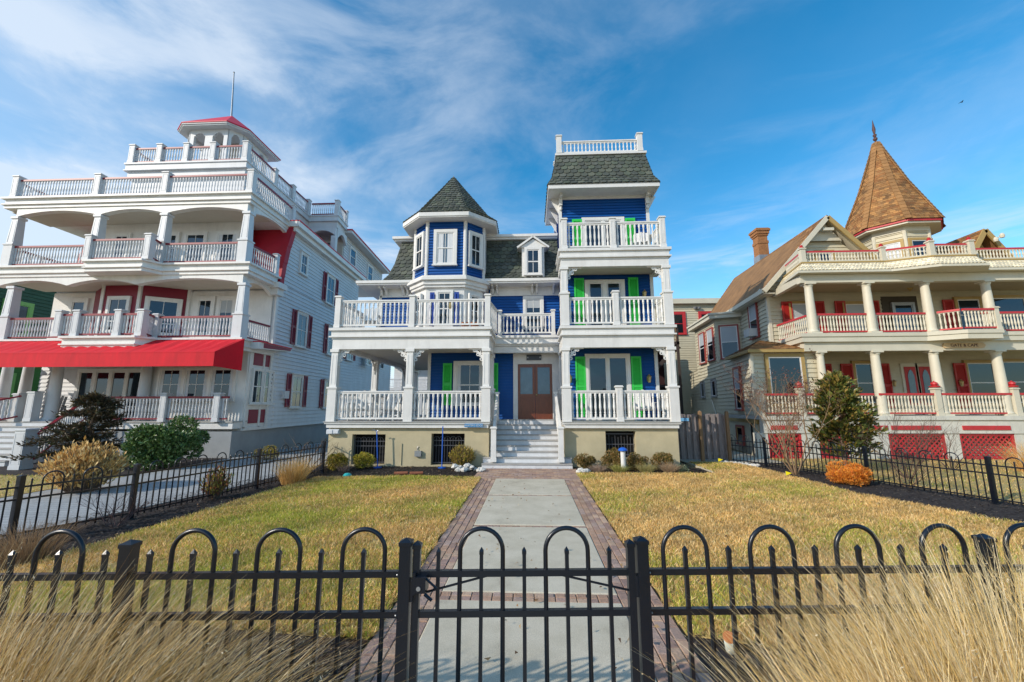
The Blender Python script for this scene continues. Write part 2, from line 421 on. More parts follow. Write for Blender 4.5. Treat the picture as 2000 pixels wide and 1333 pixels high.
def square_column(house, pos, h, w0, w1, m, ped=1.0, name='column'):
    def mk():
        b = MB()
        b.box(-w0*.5-.03, w0*.5+.03, -w0*.5-.03, w0*.5+.03, 0, ped); b.box(-w0*.5-.06, w0*.5+.06, -w0*.5-.06, w0*.5+.06, ped, ped+.06)
        z0 = ped+.06; z1 = h-.1
        vs = [(sx*w/2, sy*w/2, z) for z, w in ((z0, w0), (z1, w1)) for sx, sy in ((-1, -1), (1, -1), (1, 1), (-1, 1))]
        b.add(vs, [(0, 3, 2, 1), (4, 5, 6, 7), (0, 1, 5, 4), (1, 2, 6, 5), (2, 3, 7, 6), (3, 0, 4, 7)])
        b.box(-w1/2-.04, w1/2+.04, -w1/2-.04, w1/2+.04, z1, h)
        e = .05
        for s in (-1, 1):
            b.add([(s*(w0/2-e)-.012, -w0/2-.008, z0+.1), (s*(w0/2-e)+.012, -w0/2-.008, z0+.1), (s*(w1/2-e)+.012, -w1/2-.008, z1-.1), (s*(w1/2-e)-.012, -w1/2-.008, z1-.1),
                   (s*(w0/2-e)-.012, -w0/2, z0+.1), (s*(w0/2-e)+.012, -w0/2, z0+.1), (s*(w1/2-e)+.012, -w1/2, z1-.1), (s*(w1/2-e)-.012, -w1/2, z1-.1)],
                  [(0, 1, 2, 3), (0, 4, 5, 1), (3, 2, 6, 7), (0, 3, 7, 4), (1, 5, 6, 2)])
        return b.mesh(name, m)
    return put(cached(('sc', round(h, 2), w0, w1, m.name, ped), mk), name, house, pos)

def round_column(house, pos, h, r, m, name='column'):
    def mk():
        b = MB(); b.box(-r*1.3, r*1.3, -r*1.3, r*1.3, 0, .07)
        b.lathe([(r*1.22, .07), (r*1.22, .11), (r*1.02, .15), (r, .2), (r*1.0, h*.35), (r*.84, h-.2), (r*.84, h-.16), (r*1.02, h-.12), (r*1.05, h-.07)], n=20)
        b.box(-r*1.2, r*1.2, -r*1.2, r*1.2, h-.07, h)
        me = b.mesh(name, m)
        me.polygons.foreach_set('use_smooth', [len(p.vertices) == 4 and abs(p.normal.z) < .9 and i > 5 and i < len(me.polygons)-8 for i, p in enumerate(me.polygons)])
        return me
    return put(cached(('rc', round(h, 2), r, m.name), mk), name, house, pos)

def deck_band(mb, poly, z_top, lips=((.00, .08), (-.10, .26), (-.04, .08)), slab=.05):
    """stacked fascia mouldings round a footprint: list of (offset, height) downwards"""
    cx = sum(p[0] for p in poly)/len(poly); cy = sum(p[1] for p in poly)/len(poly)
    z = z_top
    for off, h in lips:
        P = offset_poly(poly, off); mb.prism(P, z-h, z); z -= h
def offset_poly(poly, d):
    n = len(poly); a = sum(poly[i][0]*poly[(i+1) % n][1]-poly[(i+1) % n][0]*poly[i][1] for i in range(n))
    if a < 0: poly = poly[::-1]
    out = []
    for i in range(n):
        p0 = np.array(poly[i-1]); p1 = np.array(poly[i]); p2 = np.array(poly[(i+1) % n])
        e1 = (p1-p0)/np.linalg.norm(p1-p0); e2 = (p2-p1)/np.linalg.norm(p2-p1)
        n1 = np.array([e1[1], -e1[0]]); n2 = np.array([e2[1], -e2[0]])
        b = n1+n2; b = b/np.dot(b, b)*2 if np.dot(b, b) > 1e-6 else n1
        out.append(tuple(p1+b*d))
    return out

def fret_bracket(house, pos, flip, rz=0, s=.46, m=None):
    """scroll-sawn corner bracket hanging under a beam; pos = inner corner of post and beam"""
    m = m or WHITE
    def mk():
        b = MB(); t = .014
        def strip(pts, w):
            for a, c in zip(pts[:-1], pts[1:]): b.bar((a[0], 0, a[1]), (c[0], 0, c[1]), .03, w*1.45)
        strip([(s*(1-cos(q)), -s*(1-sin(q))) for q in np.linspace(0.05, pi/2-.02, 8)], .035)
        strip([(.012, 0), (.012, -s*1.25)], .025); strip([(0, -.012), (s*1.1, -.012)], .025)
        for cx, cz, r in ((s*.33, -s*.2, s*.16), (s*.16, -s*.45, s*.14), (s*.62, -s*.12, s*.11), (s*.12, -s*.78, s*.1), (s*.38, -s*.42, s*.1)):
            strip([(cx+r*cos(q), cz+r*sin(q)) for q in np.linspace(0, 2*pi, 9)], .022)
        return b.mesh('bracket', m)
    me = cached(('br', s, m.name), mk)
    o = put(me, 'bracket', house, pos, rz)
    if flip: o.scale = (-1, 1, 1)
    return o

def arch_beam(mb, xa, xb, y0, y1, zs, zc, zt, n=10):
    """beam between two columns with a shallow arched underside; zs spring, zc crown, zt top"""
    pts = [(xa, zt), (xa, zs)]
    for i in range(1, n): 
        t = i/n; pts.append((xa+(xb-xa)*t, zs+(zc-zs)*sin(pi*t)**.8))
    pts += [(xb, zs), (xb, zt)]
    for i in range(1, len(pts)-2):
        x0, z0 = pts[i]; x1, z1 = pts[i+1]
        mb.add([(x0, y0, z0), (x1, y0, z1), (x1, y0, zt), (x0, y0, zt), (x0, y1, z0), (x1, y1, z1), (x1, y1, zt), (x0, y1, zt)],
               [(0, 1, 2, 3), (7, 6, 5, 4), (0, 4, 5, 1), (3, 2, 6, 7)])
    mb.add([(xa, y0, zs), (xa, y1, zs), (xa, y1, zt), (xa, y0, zt), (xb, y0, zs), (xb, y1, zs), (xb, y1, zt), (xb, y0, zt)], [(0, 3, 2, 1), (4, 5, 6, 7)])

def wall_lamp(house, pos):
    def mk():
        b = MB(); b.box(-.05, .05, -.02, 0, -.08, .1); b.bar((0, -.02, .05), (0, -.12, .12), .02, .02)
        b.lathe([(.03, -.14), (.05, -.12), (.075, .06), (.09, .08), (.03, .14), (.012, .18)], 0, -.14, 0, n=6)
        return b.mesh('wall_lamp', BRASS)
    return put(cached('lamp', mk), 'wall_lamp', house, pos)
def text_mesh(house, txt, pos, size, m, rot=(pi/2, 0, 0), name='lettering', ext=.004):
    cu = bpy.data.curves.new(name, 'FONT'); cu.body = txt; cu.size = size; cu.extrude = ext; cu.align_x = 'CENTER'; cu.align_y = 'CENTER'
    tmp = bpy.data.objects.new('t', cu); COL.objects.link(tmp); bpy.context.view_layer.update()
    me = bpy.data.meshes.new_from_object(tmp); bpy.data.objects.remove(tmp); me.materials.clear(); me.materials.append(m)
    o = bpy.data.objects.new(name, me); COL.objects.link(o)
    o.rotation_euler = rot
    if house is not None:
        o.parent = house; b = base_loc(house); o.location = (pos[0]-b[0], pos[1]-b[1], pos[2]-b[2])
    else: o.location = pos
    return o
# =================================================================== BLUE HOUSE
BH = thing('house', (-1.0, 16.0, 0), 'blue house with bright green shutters, turret, square tower and white railings', 'house')
H = BH
Z1, Z2, Z3 = 1.48, 4.70, 7.45
def wall_open(mb, x0, x1, y0, y1, z0, z1, ops):
    ops = sorted(ops); x = x0
    for a, b, c, d in ops:
        if a > x: mb.box(x, a, y0, y1, z0, z1)
        if c > z0: mb.box(a, b, y0, y1, z0, c)
        if d < z1: mb.box(a, b, y0, y1, d, z1)
        x = b
    if x < x1: mb.box(x, x1, y0, y1, z0, z1)

LAP[0] = .115
# --- stucco basement with grated openings
OPS_L = [(-6.03, -4.89, .06, 1.05), (-3.33, -2.21, .06, 1.08)]
OPS_R = [(2.45, 3.43, .3, 1.17)]
f = MB()
wall_open(f, -6.85, -1.40, 13.75, 14.05, -.2, 1.30, OPS_L)
f.box(-1.7, -1.401, 14.051, 16.1, -.2, 1.3); f.box(-6.849, -6.5, 14.051, 24, -.2, 1.3); f.build('foundation', CREAMST, H); f = MB()
wall_open(f, 1.10, 4.80, 13.75, 14.05, -.2, 1.30, OPS_R)
f.box(1.101, 1.4, 14.051, 16.1, -.2, 1.3)
f.box(4.5, 4.799, 14.051, 24, -.2, 1.3)
f.build('foundation', CREAMST, H)
b = each()
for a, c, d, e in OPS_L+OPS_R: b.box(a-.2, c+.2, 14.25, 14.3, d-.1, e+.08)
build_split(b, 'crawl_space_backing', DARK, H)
for k, (a, c, d, e) in enumerate(OPS_L+OPS_R):
    g = MB(); n = int((c-a)/.1); y = 13.92
    for i in range(n+1):
        x = a+.04+(c-a-.08)*i/n; g.tube([(x, y, d+.02), (x, y, e-(.14 if i % 2 else .2))], .007, 5)
        if k < 2 and i % 2 == 0 and i+2 <= n:
            r = (c-a-.08)/n; g.tube([(x+r-r*cos(t), y, e-.2+r*sin(t)*1.0) for t in np.linspace(0, pi, 7)], .007, 5)
    for zz in ((e-.24, e-.4, d+.06) if k < 2 else (e-.1, (d+e)/2, d+.1)): g.box(a+.01, c-.01, y-.012, y+.012, zz-.01, zz+.01)
    if k == 0: g.box(a, a+.03, y-.02, y+.02, d, e)
    g.build('window_grille', IRONG, H)

# --- decks
DL = [(-6.95, 13.58), (-1.36, 13.58), (-1.36, 16.1), (-6.95, 16.1)]
DR = [(1.06, 13.58), (4.86, 13.58), (4.86, 15.0), (1.06, 15.0)]
w = MB()
for P in (DL, DR):
    deck_band(w, P, Z1-.03, ((0, .05), (-.05, .13))); w.cut()
w.prism([(-6.90, 16.101), (-4.06, 16.101), (-4.06, 24), (-6.90, 24)], 1.27, Z1-.03)
build_split(w, 'porch_fascia', WHITE, H)
d = each()
for P in (DL, DR): d.prism(offset_poly(P, .03), Z1-.028, Z1)
d.box(-1.33, 1.03, 15.46, 16.1, Z1-.028, Z1); d.prism([(-6.93, 16.132), (-4.06, 16.132), (-4.06, 24), (-6.93, 24)], Z1-.028, Z1)
build_split(d, 'porch_floor', DECK, H)

w = MB()
lips = ((0.05, .09), (-.02, .19), (.04, .05), (-.04, .07))
C2 = [(-1.27, 15.38), (.97, 15.38), (.97, 16.08), (-1.27, 16.08)]
DL2 = [(-6.95, 13.58), (-1.36, 13.58), (-1.36, 16.08), (-6.95, 16.08)]
DR2 = [(1.06, 13.58), (4.86, 13.58), (4.86, 14.98), (1.06, 14.98)]
for P in (DL2, DR2): deck_band(w, P, Z2-.02, lips); w.cut()
z = Z2-.022
for off, h in lips: w.box(-1.42, 1.12, 15.40-off, 16.07, z-h+.001, z); z -= h
w.cut(); w.prism([(-6.93, 16.081), (-6.2, 16.081), (-6.2, 24), (-6.93, 24)], Z2-.4, Z2-.03)
w.cut(); deck_band(w, DR2, Z3-.02, lips)
build_split(w, 'fascia', WHITE, H); w = each()
# beams under the decks
for (xa, xb) in ((-6.88, -1.40), (1.09, 4.82)):
    w.box(xa, xb, 13.63, 13.84, 3.94, Z2-.424)
w.box(1.09, 4.82, 13.63, 13.84, 6.79, Z3-.424)
for x0, x1, y1, zz, zt in ((-6.88, -6.67, 24, 3.945, 4.276), (-1.61, -1.41, 16.07, 3.945, 4.276), (1.10, 1.30, 16.07, 3.945, 4.276), (4.61, 4.81, 14.97, 3.945, 4.276), (1.10, 1.30, 14.97, 6.795, 7.026), (4.61, 4.81, 14.97, 6.795, 7.026)):
    w.box(x0, x1, 13.841, y1, zz, zt)
w.box(-1.405, 1.095, 15.5, 15.7, 4.02, 4.27)
build_split(w, 'beam', WHITE, H)
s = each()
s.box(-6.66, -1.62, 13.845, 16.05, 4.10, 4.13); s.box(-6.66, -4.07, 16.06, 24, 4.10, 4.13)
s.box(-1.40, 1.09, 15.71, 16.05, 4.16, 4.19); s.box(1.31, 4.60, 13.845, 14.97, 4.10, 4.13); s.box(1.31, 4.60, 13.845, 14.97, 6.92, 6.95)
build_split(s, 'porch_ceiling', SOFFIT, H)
d = each()
d.box(-6.9, -1.40, 13.62, 16.05, Z2-.019, Z2+.002); d.box(1.10, 4.83, 13.62, 14.97, Z2-.019, Z2+.002); d.box(-1.39, 1.09, 15.42, 16.05, Z2-.021, Z2)
d.box(1.10, 4.83, 13.62, 14.97, Z3-.019, Z3+.002)
build_split(d, 'balcony_floor', DECK, H)

# --- posts
for x in (-6.77, -4.13, -1.50, 1.20, 4.71): square_column(H, (x, 13.735, Z1), 3.94-Z1, .235, .22, WHITE, 1.1)
for x in (1.20, 4.71): square_column(H, (x, 13.735, Z2), 6.79-Z2, .235, .22, WHITE, 1.1)
for px in (732, 790, 812):
    Yp = float(at(px, 750, X=-6.77)[1]); square_column(H, (-6.77, Yp, Z1), 3.945-Z1, .235, .22, WHITE, 1.1)
square_column(H, (1.20, 15.60, Z1), 4.02-Z1, .2, .19, WHITE, 1.1); square_column(H, (-1.51, 15.60, Z1), 3.945-Z1, .2, .19, WHITE, 1.1)
post(H, (2.94, 13.72, Z1), 1.12, .2)
for x in (-6.78, -4.13, -1.47): post(H, (x, 13.72, Z2), 1.10, .19, panel=False)
post(H, (2.95, 13.72, Z2), 1.16, .2)
for x in (1.24, 2.95, 4.68): post(H, (x, 13.72, Z3), 1.10, .19)
post(H, (-1.18, 15.50, Z2), .95, .14, panel=False); post(H, (.90, 15.50, Z2), .95, .14, panel=False)
# fretwork brackets
for x, fl, z in ((-6.65, 0, 3.94), (-4.25, 1, 3.94), (-4.01, 0, 3.94), (-1.62, 1, 3.94), (1.32, 0, 3.94), (4.59, 1, 3.94), (1.32, 0, 6.79), (4.59, 1, 6.79)):
    fret_bracket(H, (x, 13.735, z-.005), fl)
for px in (732, 790):
    Yp = float(at(px, 750, X=-6.77)[1]); fret_bracket(H, (-6.77, Yp-.13, 3.935), 0, rz=-pi/2, m=WHITE)
    fret_bracket(H, (-6.77, Yp+.13, 3.935), 0, rz=pi/2, m=WHITE)

# --- railings
R = Rails(H, WHITE, WHITE, 100)
y = 13.72
for a, b_, z in ((-6.65, -4.25, Z1), (-4.01, -1.62, Z1), (1.32, 2.84, Z1), (3.04, 4.59, Z1)): R.rail((a, y, z), (b_, y, z), 1.02, sp=.158, r=.04)
for a, b_, z in ((1.32, 2.85, Z2), (3.05, 4.59, Z2), (-6.68, -4.23, Z2), (-4.03, -1.57, Z2), (-1.11, .83, Z2), (1.34, 2.85, Z3), (3.05, 4.58, Z3)):
    yy = 15.50 if a == -1.11 else y
    R.rail((a, yy, z), (b_, yy, z), 1.0 if yy == y else .86, sp=.152, r=.037)
R.rail((4.70, 13.86, Z3), (4.70, 14.9, Z3), 1.0, sp=.15, simple=True); R.rail((4.71, 13.86, Z2), (4.71, 14.9, Z2), 1.0, sp=.15, simple=True)
R.rail((4.71, 13.86, Z1), (4.71, 14.9, Z1), 1.0, sp=.15, simple=True)
R.rail((-1.51, 13.87, Z1), (-1.51, 15.5, Z1), 1.0, sp=.15, simple=True); R.rail((1.20, 13.87, Z1), (1.20, 15.5, Z1), 1.0, sp=.15, simple=True)
R.rail((1.2, 13.87, Z2), (1.2, 15.4, Z2), 1.0, sp=.15, simple=True); R.rail((-1.47, 13.87, Z2), (-1.3, 15.5, Z2), 1.0, sp=.15, simple=True)
R.rail((-6.78, 13.86, Z2), (-6.78, 16.0, Z2), 1.0, sp=.15, simple=True); R.rail((-6.77, 13.87, Z1), (-6.77, 24, Z1), 1.0, sp=.15, simple=True)
# stair rails
for x0, x1 in ((-1.22, -1.26), (.97, .93)):
    post(H, (x0, 13.55, .20), 1.06, .17, panel=False)
    post(H, (x1, 15.40, Z1-.03), 1.0, .13, panel=False)
    mb = MB(); a = np.array((x0, 13.66, 1.28)); c = np.array((x1, 15.34, 2.44))
    mb.bar(a, c, .09, .05); mb.bar(a-[0, 0, .78], c-[0, 0, .78], .05, .05)
    for i in range(10):
        p = a+(c-a)*(i+.5)/10; mb.lathe([(.028, -.78), (.028, -.66), (.018, -.6), (.032, -.45), (.018, -.14), (.028, -.1), (.028, 0)], p[0], p[1], p[2], n=6)
    mb.build('stair_railing', WHITE, H)
# --- stairs
for i in range(9):
    st = MB(); yb = 13.38+.26*i; zt = Z1/9*(i+1); wide = i < 2
    xa, xb = (-1.58, 1.31) if wide else (-1.36, 1.06)
    if not wide: xa, xb = -1.395, 1.095
    last = i == 8
    st.box(xa, xb, yb, (yb+.26 if not last else yb+.10), 0 if i < 3 else zt-.4, zt-.032)
    st.mi = 1
    if not last: st.box(xa-.01*wide, xb+.01*wide, yb-.03, yb+.255, zt-.030, zt)
    st.build('stair_step', [STEPG, TREAD], H)

# --- walls
CB = each()
def cboard(x, y, z0, z1, wd=.12, px=0): CB.box(x-wd/2, x+wd/2, y-wd/2, y+wd/2, z0, z1)
wl = MB()
def clad(A, B, z0, z1, **k): siding(wl, A, B, z0, z1, **k)
# ground floor and entry
wl.prism([(-4.06, 16.12), (1.2, 16.12), (1.2, 24), (-4.06, 24)], Z1-.1, Z2-.1)
clad((-4.06, 16.1), (-.62, 16.1), Z1, 4.1); clad((-4.06, 24), (-4.06, 16.1), Z1, 4.1)
wl.prism([(1.24, 15.02), (4.58, 15.02), (4.58, 24), (1.24, 24)], Z1-.1, 7.0)
clad((1.22, 15.0), (4.6, 15.0), Z1, 4.1); clad((1.22, 15.0), (4.6, 15.0), Z2, 6.93)
clad((1.22, 16.1), (1.22, 15.0), Z1, 10.05); clad((4.6, 15.0), (4.6, 24), Z1, 6.9); clad((4.6, 15.0), (4.6, 18.0), 6.9, 10.05)
# second floor
wl.prism([(-6.18, 16.12), (1.2, 16.12), (1.2, 24), (-6.18, 24)], Z2-.05, 6.9)
clad((-6.2, 16.1), (1.2, 16.1), Z2, 6.5); clad((-6.2, 24), (-6.2, 16.1), Z2, 6.5)
# tower
wl.prism([(1.24, 15.02), (4.58, 15.02), (4.58, 17.98), (1.24, 17.98)], 7.0, 10.05)
clad((1.22, 15.0), (4.6, 15.0), Z3, 10.05); clad((1.22, 18.0), (1.22, 16.1), 7.0, 10.05)
wl.build('wall', BLUE, H)
for x, y, a, c in ((-4.06, 16.1, Z1, 4.1), (1.22, 15.0, Z1, 4.1), (4.6, 15.0, Z1, 4.1), (1.22, 15.0, Z2, 6.92), (4.6, 15.0, Z2, 6.92), (1.22, 15.0, Z3, 10.0), (4.6, 15.0, Z3, 10.0), (-6.2, 16.1, Z2, 6.5)): cboard(x, y, a, c)
build_split(CB, 'corner_board', WHITE, H)
# turret bay footprint
BAY = [(-4.65, 16.1), (-4.65, 15.55), (-4.0, 14.9), (-2.5, 14.9), (-1.86, 15.55), (-1.86, 16.1)]
bw = MB(); bw.prism(offset_poly(BAY, -.02), Z2, 6.5); bw.build('bay_wall', WHITE, H)
tw = MB(); TB = offset_poly(BAY+[], -.02); tw.prism(TB[:]+[], 6.5, 9.2)
tw.prism([(-4.63, 16.0), (-1.88, 16.0), (-1.88, 17.6), (-4.63, 17.6)], 6.9, 9.2)
for A, B in (((-4.65, 16.6), (-4.65, 15.55)), ((-4.65, 15.55), (-4.0, 14.9)), ((-4.0, 14.9), (-2.5, 14.9)), ((-2.5, 14.9), (-1.86, 15.55)), ((-1.86, 15.55), (-1.86, 17.2))): siding(tw, A, B, 6.92, 9.2)
tw.build('turret_wall', BLUE, H)
tb = each()
for (x, y) in BAY[1:5]: tb.lathe([(.075, 0), (.075, 2.3)], x, y, 6.9, n=8, ph=pi/8)
tb.box(-1.93, -1.8, 15.9, 16.0, 6.9, 9.2)
build_split(tb, 'turret_corner_board', WHITE, H)
# cornice wrapping the bay
cn = MB()
for off, z0, z1 in ((.10, 6.48, 6.58), (.16, 6.58, 6.74), (.26, 6.74, 6.84), (.20, 6.84, 6.92)): cn.prism(offset_poly(BAY, off), z0, z1)
# main eave and frieze
for xa, xb in ((-6.22, -4.9), (-1.62, 1.2)):
    cn.box(xa, xb, 16.04, 16.09, 6.44, 6.80)
cn.box(-6.95, -4.55, 15.42, 16.3, 6.80, 6.86); cn.box(-6.98, -4.55, 15.37, 16.3, 6.861, 6.97)
cn.box(-1.95, 1.18, 15.42, 16.3, 6.80, 6.86); cn.box(-1.95, 1.19, 15.37, 16.3, 6.861, 6.97)
cn.box(-6.98, -6.15, 16.301, 24, 6.80, 6.97)
for x in (-6.1, -5.92, -5.2, -5.02, -1.5, -1.32, .1, .28, .95): 
    cn.yz([(16.04, 6.80), (15.6, 6.80), (15.62, 6.74), (15.85, 6.68), (15.95, 6.52), (16.04, 6.48)], x-.04, x+.04)
cn.build('cornice', WHITE, H)
# mansard roof
tones = [(1, 1, 1), (.82, .86, .82), (1.12, 1.12, 1.0), (.72, .76, .76), (.95, 1.05, .9)]
mr = MB()
mr.prism([(-5.5, 16.5), (1.2, 16.5), (1.2, 24), (-5.5, 24)], 6.97, 8.97, (.6, .6, .6))
mz = [(0, 6.97, 15.62), (.22, 7.35, 15.90), (.5, 7.9, 16.12), (1, 8.97, 16.38)]
for (t0, z0, y0), (t1, z1, y1) in zip(mz[:-1], mz[1:]):
    xl0 = -6.08+(y0-15.62)*.75; xl1 = -6.08+(y1-15.62)*.75
    shingle_face(mr, (xl0, y0, z0), (1.2, y0, z0), (1.2, y1, z1), (xl1, y1, z1), .25, .18, 'scallop', tones)
    mr.add([(xl0, y0, z0-.01), (1.2, y0, z0-.01), (1.2, y1, z1), (xl1, y1, z1), (xl0, 24, z0), (xl1, 24, z1)], [(0, 1, 2, 3), (4, 0, 3, 5)], (.7, .7, .7))
mr.build('mansard_roof', SHING, H)
cn = MB(); cn.box(-5.78, 1.2, 16.25, 24, 8.98, 9.06); cn.box(-5.86, 1.2, 16.16, 24, 9.061, 9.17)
cn.build('roof_cornice', WHITE, H)
# turret roof
EV = [(-5.12, 16.6), (-5.12, 15.35), (-4.22, 14.45), (-2.32, 14.45), (-1.36, 15.35), (-1.36, 16.6), (-2.3, 17.6), (-4.2, 17.6)]
tr = MB()
cxy = (-3.25, 16.05)
tr.prism(EV, 9.16, 9.20); tr.prism(offset_poly(EV, .03), 9.201, 9.36)
tr.build('turret_eave', WHITE, H)
tr = MB(); lev = [(1.0, 9.37), (.80, 9.68), (.55, 10.35), (.28, 11.05), (0.0, 11.78)]
EV2 = offset_poly(EV, .05); EVc = [np.array(p) for p in EV2]; c0 = np.array(cxy)
n = len(EVc)
for (s0, z0), (s1, z1) in zip(lev[:-1], lev[1:]):
    for i in range(n):
        a, b_ = EVc[i], EVc[(i+1) % n]
        P = lambda q, s_, z_: (*(c0+(q-c0)*s_), z_)
        bl, br, trp, tl = P(a, s0, z0), P(b_, s0, z0), P(b_, max(s1, .01), z1), P(a, max(s1, .01), z1)
        nn = np.cross(np.array(br)-bl, np.array(tl)-bl)
        if nn[2] < 0: bl, br, trp, tl = br, bl, tl, trp
        tr.add([bl, br, trp, tl], [(0, 1, 2, 3)], (.7, .7, .7))
        shingle_face(tr, bl, br, trp, tl, .23, .165, 'scallop', tones)
tr.build('turret_roof', SHING, H)
fm = MB(); fm.lathe([(.05, 0), (.02, .05), (.005, .1)], cxy[0], cxy[1], 11.75, n=8); fm.build('finial', GALV, H)
# dormer
dm = MB(); dm.box(-.31, .60, 15.72, 16.4, 7.10, 8.38); 
dm.xz([(-.42, 8.36), (.71, 8.36), (.5, 8.5), (.15, 8.72), (-.2, 8.5)], 15.66, 16.4)
dm.bar((-.5, 15.6, 8.33), (.15, 15.6, 8.80), .06, .07); dm.bar((.79, 15.6, 8.33), (.15, 15.6, 8.80), .06, .07)
dm.add([(-.5, 15.58, 8.37), (.15, 15.58, 8.84), (.15, 16.6, 8.84), (-.5, 16.6, 8.37), (.79, 15.58, 8.37), (.79, 16.6, 8.37)], [(0, 1, 2, 3), (1, 4, 5, 2)])
dm.build('dormer', WHITE, H)
window(H, (.145, 15.715, 7.24), 0, .5, 1.02, .1)
# tower top
tp = MB(); tp.box(1.16, 4.66, 14.95, 18.04, 10.02, 10.36)
E0 = [(.73, 14.2), (4.87, 14.2), (4.87, 17.4), (.73, 17.4)]
tp.box(.78, 4.82, 14.25, 17.35, 10.12, 10.16); 
for a, b_, c, d_ in ((.73, 4.87, 14.2, 14.25), (.73, 4.87, 17.35, 17.4), (.73, .78, 14.251, 17.349), (4.82, 4.87, 14.251, 17.349)): tp.box(a, b_, c, d_, 10.08, 10.24)
for yb in (15.1, 15.9, 16.8):
    for sx, xw in ((-1, 1.2), (1, 4.62)):
        tp.add([(xw, yb-.05, 9.45), (xw+sx*.36, yb-.05, 10.12), (xw, yb-.05, 10.12), (xw, yb+.05, 9.45), (xw+sx*.36, yb+.05, 10.12), (xw, yb+.05, 10.12)],
               [(0, 1, 2), (3, 5, 4), (0, 3, 4, 1), (1, 4, 5, 2), (0, 2, 5, 3), (2, 1, 0), (4, 5, 3), (1, 4, 3, 0)])
for x in (1.24, 4.58):
    tp.box(x-.06, x+.06, 14.80, 14.949, 9.72, 10.12); tp.box(x-.05, x+.05, 14.6, 14.80, 9.98, 10.12); tp.lathe([(.05, 0), (.06, .1), (.03, .14)], x, 14.88, 9.55, n=8)
tp.build('tower_cornice', WHITE, H)
tr = MB()
T = [((.71, 14.16), (4.89, 14.16), 10.24), ((.90, 14.52), (4.76, 14.52), 10.72), ((1.12, 14.88), (4.60, 14.88), 11.85)]
for ((a, c, z0), (a2, c2, z1)) in zip(T[:-1], T[1:]):
    xl, y0 = a; xr = c[0]; xl2, y2 = a2; xr2 = c2[0]; yb0 = 17.44-(y0-14.16); yb1 = 17.44-(y2-14.16)
    quads = [((xl, y0), (xr, y0), (xr2, y2), (xl2, y2)), ((xr, y0), (xr, yb0), (xr2, yb1), (xr2, y2)), ((xl, yb0), (xl, y0), (xl2, y2), (xl2, yb1)), ((xr, yb0), (xl, yb0), (xl2, yb1), (xr2, yb1))]
    for q in quads:
        P = [(*q[0], z0), (*q[1], z0), (*q[2], z1), (*q[3], z1)]
        tr.add(P, [(0, 1, 2, 3)], (.7, .7, .7)); shingle_face(tr, *P, .27, .19, 'scallop', tones)
tr.build('tower_roof', SHING, H)
tp = MB(); tp.box(1.06, 4.66, 14.82, 16.8, 11.86, 11.95); tp.build('roof_cornice', WHITE, H)
for x, yy in ((1.22, 14.92), (4.42, 14.92), (1.22, 16.7), (4.42, 16.7)): post(H, (x, yy, 11.95), .74, .2, panel=False)
R.rail((1.33, 14.92, 11.95), (4.31, 14.92, 11.95), .55, sp=.15, low=.06)
R.rail((1.33, 16.7, 11.95), (4.31, 16.7, 11.95), .55, sp=.15, low=.06, simple=True)
R.rail((1.22, 15.03, 11.95), (1.22, 16.6, 11.95), .55, sp=.15, low=.06, simple=True); R.rail((4.42, 15.03, 11.95), (4.42, 16.6, 11.95), .55, sp=.15, low=.06, simple=True)
R.flush()

# --- windows and shutters
window(H, (2.83, 14.985, 1.56), 0, 1.40, 2.2, .12, split=(), cols=1, mullions=2)
for x in (1.84, 3.86): shutter(H, (x, 14.98, 1.6), 0, .37, 2.18, GREEN)
window(H, (2.83, 14.985, 4.78), 0, 1.28, 1.82, .11, split=(), cols=1, mullions=2, curt=.1)
for x in (1.87, 3.90): shutter(H, (x, 14.98, 4.78), 0, .37, 2.0, GREEN)
window(H, (2.86, 14.985, 7.55), 0, 1.40, 1.56, .12, split=(), cols=1, mullions=2)
for x in (1.86, 3.90): shutter(H, (x, 14.98, 7.55), 0, .38, 1.62, GREEN)
window(H, (-2.41, 16.085, 2.08), 0, 1.06, 1.56, .13, cols=2, split=(.47,), curt=.12)
for x in (-3.31, -1.46): shutter(H, (x, 16.08, 2.02), 0, .36, 1.66, GREEN)
window(H, (.14, 16.085, 5.1), 0, .62, 1.2, .11, cols=2, blind=.3)
window(H, (-3.27, 14.885, 7.42), 0, .68, 1.28, .12, gm=GLASSB, curt=.36)
window(H, (-2.18+.02, 15.22-.02, 7.42), pi/4, .46, 1.28, .11); window(H, (-4.325-.02, 15.225-.02, 7.42), -pi/4, .46, 1.28, .11)
window(H, (-3.25, 14.905, 5.0), 0, .48, 1.28, .09)
for x in (-3.72, -2.78): shutter(H, (x, 14.90, 4.98), 0, .17, 1.3, BLUEP)
window(H, (-2.18+.02, 15.22-.02, 5.0), pi/4, .42, 1.2, .08); window(H, (-4.345, 15.2, 5.0), -pi/4, .42, 1.2, .08)
for x, y_, z in ((1.44, 14.96, 2.95), (4.28, 14.96, 2.95), (1.44, 14.96, 6.1), (4.28, 14.96, 6.1), (-3.0, 14.86, 5.75)): wall_lamp(H, (x, y_, z))
